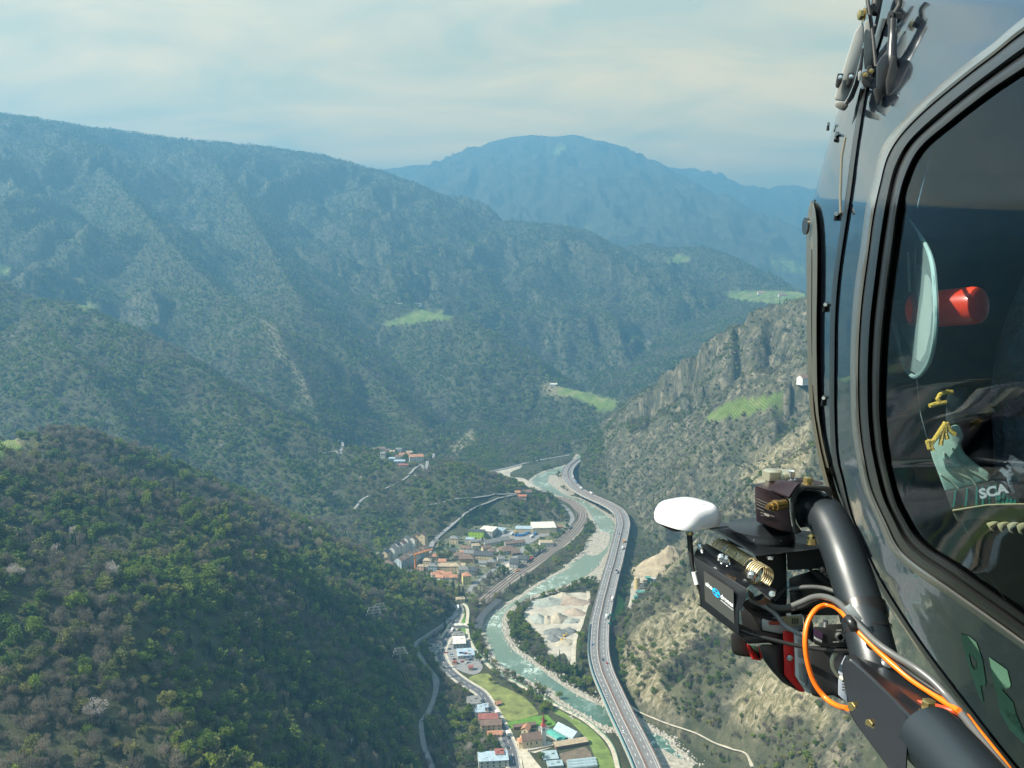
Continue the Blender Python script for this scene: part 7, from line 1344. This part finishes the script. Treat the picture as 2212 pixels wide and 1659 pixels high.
# cables
def cable(label, f, P, r, mt, name='cable'): o = tubep(f, P, r, name, mt, per, 6, 12); o.parent = None; o.matrix_parent_inverse = Matrix.Identity(4); tag(o, label, 'cable'); return o
cable('thick orange cable looping round the camera box and along the arm', zR, [(1085,1358,1.50),(1035,1345,1.58),(975,1305,1.62),(920,1230,1.63),(886,1130,1.63),(873,1020,1.63),(885,930,1.64),(925,862,1.65),(975,838,1.66),(1020,845,1.64),(1062,878,1.59),(1100,925,1.56),(1135,965,1.53),(1200,1030,1.50),(1290,1115,1.46),(1400,1208,1.42),(1500,1275,1.38),(1590,1335,1.34),(1650,1372,1.30)], .0050, ORA)
cable('thin orange cable continuing down along the helicopter belly', zR, [(1690,1400,1.30),(1740,1465,1.26),(1800,1540,1.22),(1880,1642,1.17),(1960,1750,1.12)], .0050, ORA)
cable('dull red cable lying across the channel top', zR, [(1180,1180,1.52),(1290,1275,1.46),(1370,1318,1.385),(1480,1335,1.345),(1580,1360,1.33),(1660,1395,1.31),(1750,1500,1.27),(1850,1640,1.21)], .0042, mat('red_cable', (.45, .06, .02), .4))
cable('thick dark grey cable arching from the isolator over the arm', zR, [(660,805,1.76),(710,845,1.74),(780,850,1.72),(850,825,1.70),(915,798,1.68),(975,797,1.65),(1035,822,1.61),(1085,870,1.57),(1140,935,1.53),(1230,1025,1.48),(1330,1095,1.44),(1430,1155,1.40),(1520,1225,1.37),(1600,1310,1.34),(1680,1410,1.29),(1770,1525,1.23),(1860,1640,1.17),(1960,1760,1.10)], .0062, CABL)
cable('black cable under the thick grey one', zR, [(640,820,1.79),(740,870,1.77),(850,850,1.74),(930,812,1.70),(1000,815,1.66),(1080,885,1.58),(1160,965,1.54),(1260,1070,1.49),(1400,1180,1.42),(1560,1290,1.36)], .0048, CABD)
cable('light grey cable running from the shield down to the silver housing', zR, [(590,810,1.76),(660,840,1.75),(720,880,1.74),(770,940,1.73),(830,975,1.72),(890,1000,1.72)], .0050, mat('light_grey_cable', (.25, .27, .28), .35))
cable('black sheathed cable stretched across the scanner to the arm', zR, [(550,965,1.70),(620,990,1.69),(720,1015,1.68),(830,1042,1.67),(940,1060,1.66),(1050,1068,1.65),(1130,1070,1.65)], .0040, CABD)
cable('cream cable loop beside the white card', zR, [(1028,1075,1.66),(1010,1110,1.65),(1012,1150,1.65),(1035,1190,1.65),(1068,1212,1.64)], .0042, CABW)
cable('dark cable behind the arm at the frame', zR, [(790,760,1.80),(870,748,1.79),(960,752,1.78),(1050,778,1.76)], .0050, CABL)
cable('thin black wire leaving the shield under the coil', zR, [(560,830,1.72),(600,870,1.72),(680,905,1.73),(760,915,1.75)], .0030, CABD)
tubep(zR, [(1088, 905, 1.545), (1108, 930, 1.53), (1122, 960, 1.53)], .0085, 'cable_wrap', RUB, arm, 4); slab(zR, [(1070,850),(1100,830),(1160,905),(1150,925),(1110,890)], 1.545, .004, 'clear_tie', mat('clear_plastic', (.35, .40, .42), .2, spec=.8), arm, .001)
# wiper linkage at the top
wp = rig('wiper_linkage', 'black and grey windscreen wiper linkage at the top of the helicopter', 'wiper linkage', PD(*zT(1100, 900), 1.95))
GPL = mat('grey_plate', (.36, .37, .35), .4, .3)
slab(zT, [(980,290),(870,450),(720,930),(600,1320),(620,1355),(740,1372),(790,1290),(860,1130),(960,720),(1000,540),(1005,400)], 1.93, .012, 'grey_bracket', GPL, wp, .003); slab(zT, [(975,650),(1000,650),(985,900),(930,1150),(860,1330),(780,1420),(740,1400),(800,1300),(870,1130),(940,860)], 1.925, .03, 'bracket_edge', BLKM, wp, .003)
slab(zT, [(600,1380),(700,1370),(800,1420),(740,1500),(700,1490),(610,1440)], 1.96, .03, 'foot', GPL, wp, .004)
for x, y in ((672, 1090), (815, 1080)): slab(zT, [(x - 30, y - 100), (x + 55, y - 100), (x + 30, y + 20), (x - 20, y + 110), (x - 60, y + 80)], 1.915, .012, 'slot_bolt', BLKM, wp, .004); hexbolt(zT, x + 10, y - 45, 1.91, (-.3, -1, .1), .004, .006, wp, ZINC)
tubep(zT, [(1040, -40, 1.94), (1065, 90, 1.93), (1110, 400, 1.92), (1160, 900, 1.90)], .0042, 'link_rod', BLKM, wp, 4); tubep(zT, [(1180, -60, 1.95), (1130, 180, 1.95), (1075, 90, 1.95)], .010, 'upper_arm', BLKM, wp, 3); tubep(zT, [(1240, -40, 1.96), (1180, 260, 1.96), (1130, 460, 1.96)], .004, 'link_rod', BLKM, wp, 3)
slab(zT, [(1010,300),(1075,250),(1130,880),(1010,940),(990,700)], 1.945, .01, 'inner_plate', GPL, wp, .002)
tubep(zT, [(1470, -60, 1.9), (1478, 60, 1.9), (1440, 140, 1.9), (1395, 210, 1.9)], .0062, 'hook', BLKM, wp, 4); hexbolt(zT, 1330, 240, 1.9, (1, 0, 0), .013, .026, wp, BLKM, 'nut'); hexbolt(zT, 1010, 200, 1.92, (-1, 0, 0), .012, .014, wp, BRASS, 'nut')
tubep(zT, [(1395, 260, 1.88), (1385, 500, 1.88), (1375, 760, 1.87), (1400, 950, 1.87)], [.0095, .0095, .011, .012], 'motor_arm', BLK, wp, 5, 16)
slab(zT, [(1170,860),(1235,765),(1300,715),(1385,745),(1430,900),(1425,1190),(1340,1295),(1235,1310),(1165,1180)], 1.865, .06, 'motor_drum', BLK, wp, .010)
slab(zT, [(1380,740),(1440,760),(1450,900),(1500,960),(1520,1070),(1480,1140),(1400,1240),(1360,1320),(1300,1290),(1290,1100)], 1.83, .05, 'motor_housing', BLKM, wp, .006); slab(zT, [(1120,1210),(1180,1180),(1290,1290),(1240,1340),(1188,1435),(1160,1380)], 1.86, .03, 'pointer', BLKM, wp, .004)
slab(zT, [(980,970),(1040,960),(1035,890),(1110,880),(1120,950),(1140,1180),(1010,1190),(960,1100)], 1.88, .03, 'joint_block', BLKM, wp, .004); slab(zT, [(920,980),(960,945),(975,1000),(950,1100),(920,1090)], 1.885, .01, 'joint_ring', GPL, wp, .002)
for x, y in ((1018, 1008), (1098, 958)): hexbolt(zT, x, y, 1.878, (-.2, -1, 0), .0045, .004, wp, BRASS)
tubep(zT, [(980, 1190, 1.93), (940, 1400, 1.95), (885, 1659, 1.97), (830, 1900, 1.99)], [.005, .0075, .0075, .006], 'wiper_rod', RUBG, wp, 4)
print('objects', len(bpy.data.objects), 'script part done')
